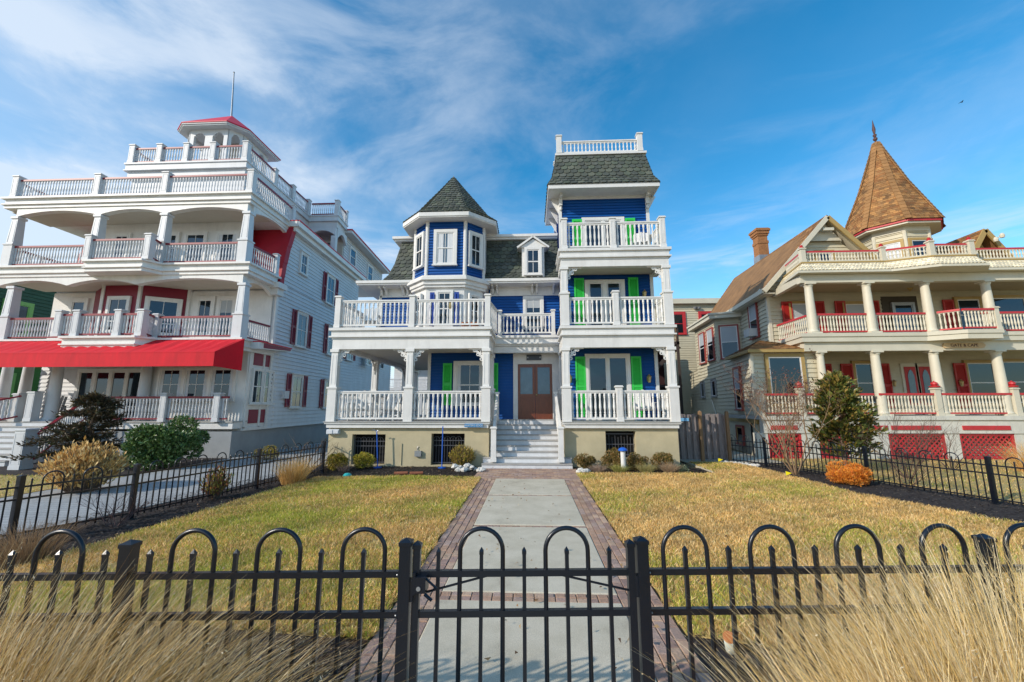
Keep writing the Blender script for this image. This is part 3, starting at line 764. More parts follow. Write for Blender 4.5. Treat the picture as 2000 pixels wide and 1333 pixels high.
# --- entry
en = MB(); en.box(-.66, 1.14, 16.04, 16.10, Z1, 3.60) if False else None
en.box(-.68, -.50, 16.02, 16.11, Z1, 4.15); en.box(.86, 1.16, 16.02, 16.11, Z1, 4.15); en.box(-.50, .86, 16.03, 16.11, 3.63, 4.15)
en.box(-.56, .92, 16.0, 16.02, 3.64, 3.70); en.build('door_surround', WHITE, H)
for k, x0 in enumerate((-.50, .18)):
    dr = MB(); x1 = x0+.68; g = .10
    dr.box(x0+.006, x0+g, 16.03, 16.08, Z1, 3.62); dr.box(x1-g, x1-.006, 16.03, 16.08, Z1, 3.62)
    for z0, z1 in ((Z1, Z1+.2), (2.28, 2.45), (3.5, 3.62)): dr.box(x0+g, x1-g, 16.032, 16.08, z0, z1)
    dr.box(x0+g, x1-g, 16.055, 16.075, Z1+.2, 2.28); dr.box(x0+g+.07, x1-g-.07, 16.04, 16.06, Z1+.27, 2.21)
    o = dr.build('door', WOODD, H)
    pn = MB(); pn.box(x0+g, x1-g, 16.058, 16.066, 2.45, 3.5); 
    link('pane', pn.mesh('pane', GLASSB, base_loc(o)), o, base_loc(o))
    if k: hd = MB(); hd.lathe([(.03, -.03), (.04, 0), (.03, .03)], x0+.05, 16.0, 2.42, n=8); hd.tube([(x0+.05, 16.03, 2.42), (x0+.05, 15.98, 2.42)], .012); link('handle', hd.mesh('handle', BRASS, base_loc(o)), o, base_loc(o))
pl = MB(); pl.box(-.15, .44, 15.985, 16.02, 3.78, 4.0); pl.build('name_plaque', IRONM, H)
pt = MB()
for x in (-.1, .39): 
    for t in range(5): a = t*2*pi/5; pt.bar((x, 15.981, 3.89), (x+.035*cos(a), 15.981, 3.89+.035*sin(a)), .012, .012)
pt.build('plaque_ornament', CURTAIN, H)
sd = each()  # narrow side lights beside the entry on the tower wing's flank
for yy in (15.25, 15.62): sd.box(1.17, 1.215, yy-.13, yy+.13, Z1+.1, 3.8)
build_split(sd, 'sidelight_frame', WHITE, H)
sd = each()
for yy in (15.25, 15.62): sd.box(1.16, 1.175, yy-.09, yy+.09, Z1+.2, 3.7)
build_split(sd, 'sidelight_pane', GLASS, H)
# blue name board on the porch fascia
sg = MB(); sg.box(-2.19, -1.58, 13.545, 13.575, 1.30, 1.41); o = sg.build('name_board', mat('sign_blue', srgb(40, 124, 176), .5, var=.05), H)
tm = text_mesh(o, "WATER'S EDGE", (-1.885, 13.543, 1.353), .088, WHITE2)
o2 = MB(); o2.box(-6.87, -6.45, 13.62, 13.75, 1.06, 1.22); o2.box(-6.86, -6.66, 13.58, 13.62, 1.08, 1.2); o2.box(-6.62, -6.46, 13.58, 13.62, 1.09, 1.19)
o2.build('flood_light_box', CURTAIN, H)
o2 = MB(); o2.box(-3.86, -3.64, 13.66, 13.75, .34, .52); o2.tube([(-3.76, 13.72, .52), (-3.8, 13.72, .6), (-3.76, 13.73, .66)], .012, 6); o2.build('outlet_box', GALV, H)
o2 = MB(); o2.tube([(-4.32, 13.735, .05), (-4.32, 13.735, .75)], .012, 6); o2.build('conduit', CREAMST, H)

# =================================================================== porch chairs
def make_chair(m, label, group):
    t = thing('porch_chair', (0, 0, 0), label, 'chair', group)
    b = MB()
    for i in range(5): b.box(-.26, .26, -.24+i*.1, -.16+i*.1, .40-.015*i, .42-.015*i)
    b.build('seat', m, t)
    b = MB()
    for i in range(5):
        x = -.22+i*.11; b.add([(x-.045, .22, .36), (x+.045, .22, .36), (x+.045, .46, 1.02+.03*(2-abs(i-2))), (x-.045, .46, 1.02+.03*(2-abs(i-2))), (x-.045, .24, .36), (x+.045, .24, .36), (x+.045, .48, 1.02+.03*(2-abs(i-2))), (x-.045, .48, 1.02+.03*(2-abs(i-2)))],
            [(0, 1, 2, 3), (7, 6, 5, 4), (0, 4, 5, 1), (1, 5, 6, 2), (2, 6, 7, 3), (3, 7, 4, 0)])
    b.build('backrest', m, t)
    for s in (-1, 1):
        b = MB(); b.box(s*.34-.05, s*.34+.05, -.3, .36, .6, .625); b.build('armrest', m, t)
        for y_ in (-.24, .28):
            b = MB(); b.box(s*.31-.03, s*.31+.03, y_-.03, y_+.03, 0, .6); b.build('leg', m, t)
    return t
def dup(root, loc, rz, label, group=None):
    r = root.copy(); COL.objects.link(r); r.location = loc; r.rotation_euler = (0, 0, rz); r['label'] = label
    if group: r['group'] = group
    WLOC[r.name] = tuple(loc)
    for ch in list(root.children):
        c = ch.copy(); COL.objects.link(c); c.parent = r
        for g in ch.children: d_ = g.copy(); COL.objects.link(d_); d_.parent = c
    return r
GC = 'white slatted chairs on the blue house'
ch = make_chair(WHITE, 'white slatted chair behind the ground floor railing, leftmost on the blue house porch', GC)
ch.location = (-6.15, 14.5, Z1); ch.rotation_euler = (0, 0, .1)
dup(ch, (-5.1, 14.5, Z1), -.15, 'white slatted chair, second from the left on the ground floor porch of the blue house')
dup(ch, (-6.0, 14.6, Z2), .2, 'white slatted chair on the left end of the open upper deck of the blue house')
dup(ch, (4.1, 14.35, Z3), -.3, 'white slatted chair at the right end of the top tower balcony')
dup(ch, (3.9, 14.3, Z1), -.2, 'white slatted chair on the right ground floor porch, in front of the green shutter')
for k, (x, lb) in enumerate(((-2.35, 'orange clay pot on the upper deck, left of the pair by the turret'), (-2.0, 'orange clay pot on the upper deck, right of the pair by the turret'))):
    b = MB(); b.lathe([(.10, 0), (.15, .2), (.17, .22), (.17, .27), (.13, .27), (.12, .22)], x, 14.3, Z2+.002, n=14)
    tag(b.build('clay_pot', mat('terracotta', srgb(190, 110, 60), .8), None), lb, 'pot', 'clay pots on the upper deck')
# =================================================================== LEFT HOUSE (white with red trim)
LH = thing('house', (-17.0, 20.0, 0), 'tall white house with dark red rails, a red awning, stacked porches and a rooftop cupola', 'house')
LAP[0] = .185
H = LH; YF = 15.7; YW = 17.7
X = lambda px, Y=YF, py=700: fx(px, Y, py)
XL = -23.0; XR = -11.75
G1, G2, G3, G4, G5 = 1.4, 4.72, 7.90, 11.05, 13.5
SW = lambda Y: -11.7-.035*(Y-17.6)     # side wall line
b = MB(); b.prism([(X(205), 15.75), (XR, 15.75), (SW(33), 33), (-30, 33), (-30, 17.2), (X(205), 17.2)], -.2, 1.0); b.build('foundation', CONC, H)
# walls
wl = MB()
XQ = -22.6
wl.prism([(XQ, 17.72), (SW(17.72)-.02, 17.72), (SW(27)-.02, 27), (XQ, 27)], 1.0, 7.7)
wl.prism([(-24, 27), (SW(27)-.3, 27), (SW(36)-.3, 36), (-24, 36)], 0, 6.9)
A = (SW(17.72), 17.72); B = (SW(27), 27.0)
siding(wl, A, B, 1.02, 7.75, .125)
siding(wl, A, B, 7.75, 10.55, .125, span=lambda z: (max(0, (z-7.75)/2.8*.75), 9.25))
siding(wl, (SW(27)-.3, 27), (SW(36)-.3, 36), .4, 6.9, .125)
wl.prism([(-22.3, 18.6), (SW(18.6)-.03, 18.6), (SW(27)-.02, 27), (-22.3, 27)], 7.7, 10.7)
siding(wl, (XQ, 17.7), (-16.6, 17.7), G1, G2, .14)
wl.build('wall', WHITE2, H)
wl = MB(); wl.box(XQ, XR-.15, 17.66, 17.70, G2, G3-.6); wl.box(-20.6, -13.2, 17.2, 17.6, G3, G4-.45); wl.build('porch_wall', WHITE, H)
# curved crimson mansard front at third floor
mr = MB(); cv = [(17.62, 7.55), (17.64, 8.0), (17.75, 8.7), (17.95, 9.6), (18.3, 10.72)]
for (y0, z0), (y1, z1) in zip(cv[:-1], cv[1:]):
    mr.add([(-22.0, y0, z0), (-11.58, y0, z0), (-11.60, y1, z1), (-22.0, y1, z1), (-22.0, y0+.3, z0), (-11.58, y0+.3, z0), (-11.6, y1+.3, z1), (-22.0, y1+.3, z1)], [(0, 1, 2, 3), (1, 5, 6, 2), (7, 6, 5, 4), (0, 4, 5, 1), (3, 2, 6, 7)])
mr.build('mansard_front', MANSRED, H)
mr = MB(); mr.prism([(-22.3, 18.2), (-11.25, 18.2), (SW(27.3)+.42, 27.3), (-22.3, 27.3)], 10.98, 11.03); mr.build('roof_edge', REDROOF, H)
ev = MB(); ev.prism([(-11.9, 18.2), (-11.28, 18.2), (SW(27.3)+.4, 27.3), (-12.6, 27.3)], 10.72, 10.975); ev.prism([(-11.9, 18.3), (-11.45, 18.3), (SW(27.2)+.22, 27.2), (-12.6, 27.2)], 10.5, 10.718)
ev.prism([(-11.95, 17.3), (-11.42, 17.3), (-11.42, 17.95), (-11.95, 17.95)], 7.35, 7.6); ev.prism([(-11.9, 17.45), (-11.55, 17.45), (-11.55, 17.9), (-11.9, 17.9)], 7.05, 7.349)
ev.build('eave', WHITE, H)
cbd = MB(); cbd.box(SW(17.7)-.03, SW(17.7)+.03, 17.62, 17.8, 1.0, 7.05); cbd.build('corner_board', WHITE, H)
# decks with bulges
def deck(z, px0, px1, bulges, y0=15.55, y1=17.66, dz=.0, xr=XR, lips=((.10, .08), (.0, .04), (-.01, .18), (.07, .05), (.0, .14))):
    pts = [(XL, y0)]
    for (a, c, d) in bulges: pts += [(a-.35, y0), (a, y0-d), (c, y0-d), (c+.35, y0)]
    pts += [(xr, y0), (xr, y1), (XL, y1)]
    w = MB(); zz = z
    for off, h in lips: w.prism(offset_poly(pts, off), zz-h, zz); zz -= h
    w.build('fascia', WHITE, H)
    return pts
b2 = (X(118, 15.0), X(262, 15.0), .62); b3 = (X(172, 15.0, 480), X(283, 15.0, 480), .55)
P2 = deck(G2, 0, 0, [b2], xr=-11.62); P3 = deck(G3, 0, 0, [b3], y1=17.5, xr=-11.62); P4 = deck(G4, 0, 0, [], y1=18.9, xr=-11.85)
d = MB(); d.prism([(-30, 15.75), (XR, 15.75), (XR, 17.7), (-30, 17.7)], G1-.3, G1-.05); d.build('porch_fascia', WHITE, H)
d = MB(); d.prism([(-30, 15.7), (XR+.02, 15.7), (XR+.02, 17.7), (-30, 17.7)], G1-.048, G1)
d.build('porch_floor', DECK, H)
# beams with arches and columns
cols3 = [X(28, py=470), X(189, py=470), X(319, py=470), -11.98]; 
bm = MB()
for a, c in zip(cols3[:-1], cols3[1:]): arch_beam(bm, a, c, 15.6, 15.85, 10.18, 10.42, G4-.488)
bm.build('arched_beam', WHITE, H)
bm = MB(); cs2 = [X(-30), X(128, py=600), X(262, py=600), -11.85]
for a, c in zip(cs2[:-1], cs2[1:]): arch_beam(bm, a, c, 15.6, 15.85, 7.02, 7.26, G3-.488)
bm.build('arched_beam', WHITE, H)
bm = MB()
for (z0, zc, zt, y1) in ((10.18, 10.5, G4-.488, 18.7), (7.02, 7.3, G3-.488, 17.6)):
    n = 10; ya = 15.85
    for i in range(n):
        q0, q1 = i/n, (i+1)/n; za = z0+(zc-z0)*sin(pi*q0)**.8; zb = z0+(zc-z0)*sin(pi*q1)**.8
        bm.yz([(ya+(y1-ya)*q0, za), (ya+(y1-ya)*q1, zb), (ya+(y1-ya)*q1, zt), (ya+(y1-ya)*q0, zt)], -12.05, -11.88)
bm.build('arched_beam', WHITE, H)
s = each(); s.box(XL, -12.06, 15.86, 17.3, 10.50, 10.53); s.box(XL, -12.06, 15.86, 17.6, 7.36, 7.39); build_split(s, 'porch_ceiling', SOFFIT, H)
for x in cols3: square_column(H, (x, 15.72, G3), 10.18-G3, .34, .27, WHITE2, .95)
for x in (-11.85, X(6)-.1): square_column(H, (x, 15.72, G2), 7.02-G2, .34, .28, WHITE2, .95)
# rails
R = Rails(H, WHITE2, REDRAIL, 100)
# ground floor rail
gp = [X(196), X(335), X(437), X(463)]
for x in gp[:3]: post(H, (x, 15.68, G1-.02), 1.08, .24, WHITE2)
for a, c in ((gp[0], gp[1]), (gp[1], gp[2]), (gp[2], gp[3])): R.rail((a+.14, 15.68, G1), (c-.14, 15.68, G1), .98, sp=.135)
# second floor rail with bulge
yb = 15.05
q = [X(118, yb, 630), X(153, yb, 630), X(234, yb, 630), X(278, yb, 630)]
ex = X(303, 15.6, 640)
for x in q: post(H, (x, yb, G2), 1.02, .26, WHITE2)
post(H, (ex, 15.66, G2), .98, .22, WHITE2)
for a, c in zip(q[:-1], q[1:]): R.rail((a+.13, yb, G2), (c-.13, yb, G2), .93, sp=.13)
R.rail((q[3]+.14, yb+.1, G2), (ex-.1, 15.58, G2), .93, sp=.13); R.rail((XL, 15.66, G2), (q[0]-.2, 15.66, G2), .93, sp=.13)
R.rail((ex+.12, 15.66, G2), (-12.05, 15.66, G2), .93, sp=.13)
# third
q = [X(175, 15.12, 490), X(291, 15.12, 490)]
for x in q: post(H, (x, 15.12, G3), 1.05, .26, WHITE2)
R.rail((q[0]+.13, 15.12, G3), (q[1]-.13, 15.12, G3), .93, sp=.13)
ex = X(318, 15.6, 490); R.rail((q[1]+.13, 15.2, G3), (ex-.1, 15.58, G3), .93, sp=.13)
R.rail((cols3[0]+.18, 15.66, G3), (q[0]-.3, 15.66, G3), .93, sp=.13); R.rail((cols3[2]+.18, 15.66, G3), (-12.16, 15.66, G3), .93, sp=.13)
# fourth
q = [X(38, py=360), X(196, py=360), X(327, py=360), -11.98]
for x in q: post(H, (x, 15.68, G4), 1.0, .27, WHITE2)
for a, c in zip(q[:-1], q[1:]): R.rail((a+.14, 15.68, G4), (c-.14, 15.68, G4), .9, sp=.13)
R.rail((-11.98, 15.83, G4), (-12.05, 18.75, G4), .9, sp=.13); post(H, (-12.05, 18.8, G4), 1.0, .24, WHITE2)
R.rail((-11.85, 15.88, G3), (-11.72, 17.3, G3), .9, sp=.13); post(H, (-11.68, 17.35, G3), .98, .2, WHITE2)
R.rail((-11.85, 15.88, G2), (-11.75, 17.4, G2), .86, sp=.13)
R.rail((-22.9, 15.85, G4), (-22.9, 21, G4), .9, sp=.13); R.rail((-22.4, 15.9, G3), (-22.4, 17.6, G3), .9, sp=.13)
# upper block and its deck
Y5 = 16.95
ub = MB(); ub.prism([(X(262, 17.2, 330), 17.2), (-13.55, 17.2), (-13.55, 22.7), (-20, 22.7)], G4, G5-.5)
ub.prism([(-20, 22.75), (-11.95, 22.75+1.4), (-12.35, 32), (-20, 32)], 10.9, 13.0)
siding(ub, (-13.53, 17.2), (-13.53, 22.7), G4, G5-.4, .14); siding(ub, (-11.93, 24.2), (-12.33, 32), 11.0, 13.05, .14)
ub.build('wall', WHITE2, H)
xl5 = X(246, Y5, 320)
P5 = [(xl5, Y5), (-13.32, Y5), (-13.42, 22.62), (-11.62, 22.62), (-11.72, 24.1), (-20, 24.1)]
w = MB(); zz = G5
for off, h in ((.05, .08), (0, .27), (.05, .05), (-.08, .35)): w.prism(offset_poly(P5, off), zz-h, zz); zz -= h
w.build('fascia', WHITE2, H)
q = [X(259, Y5, 290), X(312, Y5, 290), X(364, Y5, 290), X(416, Y5, 290), -13.45]
for x in q: post(H, (x, Y5+.1, G5), .92, .26, WHITE2)
for a, c in zip(q[:-1], q[1:]): R.rail((a+.13, Y5+.1, G5), (c-.13, Y5+.1, G5), .82, sp=.13)
R.rail((-13.45, Y5+.25, G5), (-13.47, 19.1, G5), .82, sp=.13)
for y_ in (19.25, 20.9, 22.55): post(H, (-13.5, y_, G5), .92, .24, WHITE2)
R.rail((-13.5, 19.4, G5), (-13.5, 20.8, G5), .82, sp=.13); R.rail((-13.5, 21.0, G5), (-13.5, 22.45, G5), .82, sp=.13)
R.rail((-13.35, 22.72, G5), (-11.85, 22.72, G5), .82, sp=.13); post(H, (-11.75, 22.72, G5), .92, .24, WHITE2); R.rail((-11.76, 22.85, G5), (-11.82, 24.0, G5), .82, sp=.13)
post(H, (-11.83, 24.05, G5), .92, .2, WHITE2)
R.rail((xl5+.15, Y5+.25, G5), (xl5+.15, 22, G5), .82, sp=.13)
# rear loggia arches
bm = MB(); arch_beam(bm, -13.4, -11.75, 22.7, 22.9, 12.2, 12.55, 12.76)
for i in range(8):
    q0, q1 = i/8, (i+1)/8; ya, y1 = 22.9, 24.1
    bm.yz([(ya+(y1-ya)*q0, 12.1+.45*sin(pi*q0)), (ya+(y1-ya)*q1, 12.1+.45*sin(pi*q1)), (ya+(y1-ya)*q1, 12.76), (ya+(y1-ya)*q0, 12.76)], -11.85, -11.7)
bm.box(-12.0, -11.72, 22.68, 22.95, 10.9, 12.2); bm.box(-13.5, -13.3, 22.68, 22.95, 10.9, 12.2); bm.build('arched_beam', WHITE2, H)
bk = MB(); bk.box(-13.4, -11.9, 24.0, 24.1, 11, 12.7); bk.build('loggia_wall', SOFFIT, H)
window(H, (-12.7, 23.99, 11.3), 0, .7, 1.0, .08)
er = MB(); er.prism([(-12.6, 24.0), (-11.35, 24.0), (-11.75, 32.2), (-13, 32.2)], 12.95, 13.12); er.build('eave', WHITE2, H)
er = MB(); er.prism([(-20, 23.95), (-11.3, 23.95), (-11.7, 32.3), (-20, 32.3)], 13.121, 13.19); er.build('roof_edge', REDROOF, H)
for y_ in (25.6, 29.0): window(H, (-11.93-.05*(y_-24.2)+.02, y_, 11.35), pi/2, .8, 1.1, .1, cols=1)
# cupola
cu = [(-18.1, 18.2), (-17.45, 17.7), (-15.15, 17.7), (-14.5, 18.4), (-14.5, 20.9), (-18.1, 20.9)]
body = offset_poly(cu, -.42)
m = MB(); zA, zB, zC = G5, 15.84, 16.0
n = len(body)
for i in range(n):
    a = np.array(body[i]); c = np.array(body[(i+1) % n]); Ln = np.linalg.norm(c-a); k = max(1, int(round(Ln/1.05)))
    dd = (c-a)/Ln
    for j in range(k):
        p = a+dd*Ln*j/k; r_ = a+dd*Ln*(j+1)/k; wdt = Ln/k
        for (s0, s1) in ((0, .2), (.8, 1)):
            u0 = p+dd*wdt*s0; u1 = p+dd*wdt*s1; m.bar((*u0, (zA+zB)/2), (*u1, (zA+zB)/2), .14, zB-zA)
        for t in range(8):
            t0 = .2+.6*t/8; t1 = .2+.6*(t+1)/8; zb = zB-.35+.33*sqrt(max(0, 1-((t0+t1)/2-.5)**2/.09))
            u0 = p+dd*wdt*t0; u1 = p+dd*wdt*t1; m.bar((*u0, (zb+zC)/2), (*u1, (zb+zC)/2), .14, zC-zb)
        for s0 in (.2, .8):
            pass
    m.bar((*a, (zB+zC)/2), (*(a+dd*.2*Ln/k), (zB+zC)/2), .145, zC-zB); m.bar((*c, (zB+zC)/2), (*(c-dd*.2*Ln/k), (zB+zC)/2), .145, zC-zB)
    for j in range(1, k): 
        p = a+dd*Ln*j/k; m.bar((*(p-dd*.22*Ln/k), (zB+zC)/2), (*(p+dd*.22*Ln/k), (zB+zC)/2), .145, zC-zB)
m.build('cupola_arcade', WHITE2, H)
m = MB(); m.prism(offset_poly(cu, .0), 15.99, 16.05); m.prism(offset_poly(cu, .05), 16.051, 16.11); m.build('cupola_eave', WHITE2, H)
m = MB(); ce = offset_poly(cu, .08); m.prism(ce, 16.112, 16.16)
ap = (-16.35, 19.4, fz(227, 19.4, 448)); zr = 16.16
for i in range(len(ce)): m.add([(*ce[i], zr), (*ce[(i+1) % len(ce)], zr), ap], [(0, 1, 2)])
m.build('cupola_roof', REDROOF, H)
fp = at(457, 143, Y=19.4); m = MB(); m.tube([(-16.35, 19.4, 17.0), (float(fp[0]), 19.4, float(fp[2]))], [.05, .03], 8); m.lathe([(.02, -.05), (.05, 0), (.02, .05)], float(fp[0]), 19.4, float(fp[2])+.03, n=8)
m.build('flagpole', GALV, H)
m = MB(); m.box(-17.0, -15.6, 19.2, 20.2, G5, 16.05); m.build('cupola_core', SOFFIT, H)
# awning
az0, az1 = fz(716, 14.75, 300), fz(672, 15.5, 300)
aw = MB(); xl, xr_ = -24.5, X(418, 14.4)
n = 26; ytop, ybot = 15.48, 14.7; zt, zb = 4.28, 3.62
zt = G2-.06; zb = fz(688, 14.4, 300); yb_ = 14.4; zv = fz(716, 14.4, 300)
for i in range(n):
    x0 = xl+(xr_-xl)*i/n; x1 = xl+(xr_-xl)*(i+1)/n; sg = .035; xR_ = X(470, 15.5); kk = (xR_-xl)/(xr_-xl); X0 = xl+(x0-xl)*kk; X1 = xl+(x1-xl)*kk; XM = (X0+X1)/2
    xm = (x0+x1)/2
    aw.add([(x0, yb_, zb), (xm, yb_+.0, zb-sg*0), (x1, yb_, zb), (X1, 15.5, zt), (XM, 15.5, zt-sg), (X0, 15.5, zt), ((xm+XM)/2, (yb_+15.5)/2, (zb+zt)/2-sg*1.2)], [(0, 1, 6, 5), (1, 2, 3, 6), (6, 3, 4), (6, 4, 5)])
    aw.add([(x0, yb_, zv), (x1, yb_, zv), (x1, yb_, zb), (x0, yb_, zb)], [(0, 1, 2, 3)]); aw.add([(x0, yb_-.006, zb-.03), (x1, yb_-.006, zb-.03), (x1, yb_-.006, zb-.012), (x0, yb_-.006, zb-.012)], [(0, 1, 2, 3)])
aw.add([(xr_, yb_, zv), (X(474, 15.5), 15.5, zv-.08), (X(474, 15.5), 15.5, zt), (xr_, 15.5, zt), (xr_, yb_, zb)], [(0, 1, 2, 4), (4, 2, 3)])
aw.build('awning', AWN, H)
# ground-floor sunroom on the corner
YS = 16.25
sr = MB(); sr.prism([(X(292, YS), YS), (XR, YS), (-11.72, 18.1), (X(292, YS), 18.1)], 1.0, G2-.35)
sr.build('sunroom_wall', WHITE, H)
for px in (336, 386, 436): window(H, (X(px, YS, 745), YS, fz(775, YS)-.1), 0, .98, 1.25, .09, split=(), cols=2, rows=2, curt=.14)
pn = each()
for yc in (16.88, 17.62):
    for z0, z1 in ((1.28, 1.85), (3.72, 4.3)):
        pn.box(-11.76, -11.72, yc-.29, yc+.29, z0, z1)
build_split(pn, 'red_panel', MAROON, H)
for yc in (16.88, 17.62): window(H, (-11.735, yc, 2.12), pi/2, .56, 1.4, .07, cols=2)
tr = MB(); tr.box(-11.78, -11.70, 16.3, 16.4, 1.1, 4.4); tr.box(-11.78, -11.70, 17.2, 17.29, 1.1, 4.4); tr.box(-11.78, -11.70, 18.1, 18.22, 1.1, 4.4); tr.box(-11.785, -11.70, 16.3, 18.2, 1.0, 1.14); tr.build('sunroom_trim', WHITE, H)
hd = MB(); hd.yz([(16.1, 4.62), (18.3, 4.62), (18.3, 4.50), (16.1, 4.34)], -11.7, -11.2); hd.build('side_hood', WHITE, H)
hd = MB(); hd.box(-11.7, -11.16, 16.1, 18.32, 4.625, 4.67); hd.build('hood_roof', REDROOF, H)
hd = MB(); hd.yz([(16.35, 4.40), (18.25, 4.53), (18.25, 4.605), (16.35, 4.605)], -11.215, -11.18); hd.build('hood_panel', MAROON, H)
# porch columns at ground and doors
for px, yy in ((118, 15.9), (290, 16.05), (-12, 15.9), (60, 17.2), (20, 17.2)): round_column(H, (X(px, yy), yy, G1), 2.75, .2, WHITE2)
for px in (168, 200, 232, 262): 
    window(H, (X(px, 17.68, 760), 17.68, G1+.05), 0, .62, 2.1, .14, split=(.25,), cols=1)
tr = each(); 
for px in (160, 192, 218, 250): tr.box(X(px, 17.6)-.35, X(px, 17.6)+.25, 17.62, 17.66, 3.95, 4.2)
build_split(tr, 'red_transom', MAROON, H)
# second-floor bay
YB = 16.75
by = [(X(178, 17.6, 610), 17.66), (X(196, YB, 610), YB), (X(268, YB, 610), YB), (X(362, 17.5, 610), 17.66)]
bw = MB(); bw.prism(by, G2, G3-.5); bw.build('bay_wall', MAROON, H)
tr = each()
for (x, y) in ((by[1][0], by[1][1]), (by[2][0], by[2][1]), (by[3][0], by[3][1]-.05)): tr.box(x-.07, x+.07, y-.04, y+.1, G2, G3-.5)
build_split(tr, 'bay_trim', WHITE, H)
window(H, ((by[1][0]+by[2][0])/2, YB-.015, G2+.55), 0, .82, 1.45, .12, split=(.3,), cols=2)
ang = dirz(by[2], by[3]); mx_ = ((by[2][0]+by[3][0])/2, (by[2][1]+by[3][1])/2)
window(H, (mx_[0]+.02, mx_[1]-.03, G2+.5), ang, 1.05, 1.5, .14, split=(.3,), cols=2)
for px, w_ in ((398, .6), (440, .62), (150, .6)): window(H, (X(px, 17.6, 620), 17.655, G2+.4), 0, w_, 1.75, .16, split=(), cols=2 if px != 150 else 1, blind=.35 if px == 440 else 0)
window(H, (X(513, 17.6, 620)+.02, 17.655, G2+.35), 0, .9, 1.5, .14, split=(.4,), cols=1) if False else None
for px, w_ in ((240, .6), (300, .75), (336, .55), (384, .85), (446, .9)): window(H, (X(px, 17.2, 470), 17.19, G3+.5), 0, w_, 1.5, .13, split=(.55,), cols=2, curt=.2 if px in (300, 446) else 0)
# windows on the shaded side wall
def sidewin(y_, z, w_, h_, sh=True, col=2):
    x = SW(y_)+.02; window(H, (x, y_, z), pi/2+.035, w_, h_, .1, cols=col, hood=1)
    if sh:
        for s_ in (-1, 1): shutter(H, (x+.002, y_+s_*(w_/2+.1+.2), z), pi/2+.035, .36, h_+.1, MAROON)
sidewin(19.9, 5.0, .85, 1.65); sidewin(19.9, 1.95, .85, 1.5); sidewin(19.6, 8.75, .55, 1.0, False)
sidewin(22.7, 7.95, .85, 1.6); sidewin(23.3, 5.0, .85, 1.6); sidewin(23.3, 1.9, .85, 1.5); sidewin(26.0, 5.0, .8, 1.5); 
sidewin(29.5, 5.0, .8, 1.3, False); sidewin(32.5, 5.0, .8, 1.3, False)
ub = MB(); ub.box(SW(18.9)+.01, SW(18.9)+.16, 18.75, 19.1, 2.35, 2.7); ub.build('meter_box', WHITE2, H)
# front steps at far left
for i in range(8):
    st = MB(); st.box(-24, X(62, 13.5), 13.3+.3*i, 13.62+.3*i if i < 7 else 15.7, 0, G1/8*(i+1)-.035); st.mi = 1; st.box(-24, X(62, 13.5)+.03, 13.27+.3*i, 13.61+.3*i, G1/8*(i+1)-.033, G1/8*(i+1)); st.build('stair_step', [WHITE2, TREAD], H)
nx = X(35, 12.6, 880)
post(H, (nx, 12.75, 0), 1.22, .36, WHITE2); post(H, (X(66, 15.5, 790), 15.5, G1), 1.12, .3, WHITE2); post(H, (X(35, 15.5, 790), 15.5, G1), 1.05, .24, WHITE2)
def hand(a, c, low=.8):
    mb = MB(); a = np.array(a, float); c = np.array(c, float); mb.bar(a, c, .09, .06); mb.bar(a-[0, 0, low], c-[0, 0, low], .06, .06); mb.mi = 1
    n = int(np.linalg.norm(c-a)/.16)
    for i in range(n):
        p = a+(c-a)*(i+.5)/n; mb.lathe([(.03, -low), (.03, -low*.8), (.018, -low*.7), (.034, -low*.5), (.018, -.14), (.03, -.1), (.03, 0)], p[0], p[1], p[2], n=6)
    mb.build('stair_railing', [REDRAIL, WHITE2], H)
hand((nx+.2, 12.9, 1.1), (X(196)-.1, 15.6, 2.35)); hand((-24, 12.6, 1.0), (X(66, 15.5)-.1, 15.4, 2.4))
R.rail((-26, 15.66, G1), (X(35, 15.5)-.12, 15.66, G1), .95, sp=.13)
R.flush()
# wreath and porch chair seen by the door
ch2 = make_chair(mat('grey_wicker', (.33, .32, .30), .8), 'grey chair on the ground floor porch by the steps of the white house', None)
ch2.location = (X(100, 16.6, 800), 16.6, G1); ch2.rotation_euler = (0, 0, .5)
# green neighbour at the far left
GH = thing('house', (-32, 24, 0), 'dark green house glimpsed behind the white porches at the left edge', 'house'); 
g = MB(); xg = -26.5
g.box(-38, xg-.03, 17.5, 27, -.1, 8.6); siding(g, (xg, 17.5), (xg, 27), 4.75, 8.6, .14); g.build('wall', GREENH, GH)
g = MB(); siding(g, (xg, 17.5), (xg, 27), 0.4, 4.5, .14); siding(g, (-36, 17.48), (xg, 17.48), .4, 4.5, .14); g.build('lower_siding', mat('leaf_green_siding', srgb(52, 110, 48), .6), GH)
g = MB(); g.box(-38.3, xg+.25, 17.2, 27.3, 4.5, 4.72); g.box(-38.3, xg+.4, 17.1, 27.3, 8.6, 8.9); g.box(xg-.02, xg+.04, 17.48, 17.7, 0, 8.6); g.build('trim', mat('pale_trim', srgb(200, 196, 140), .6), GH)
for y_, z in ((19.2, 5.7), (19.0, 2.0), (23.5, 2.0)): window(GH, (xg+.02, y_, z), pi/2, .9, 1.5, .18, tm=GREENL, sm=GREENL)
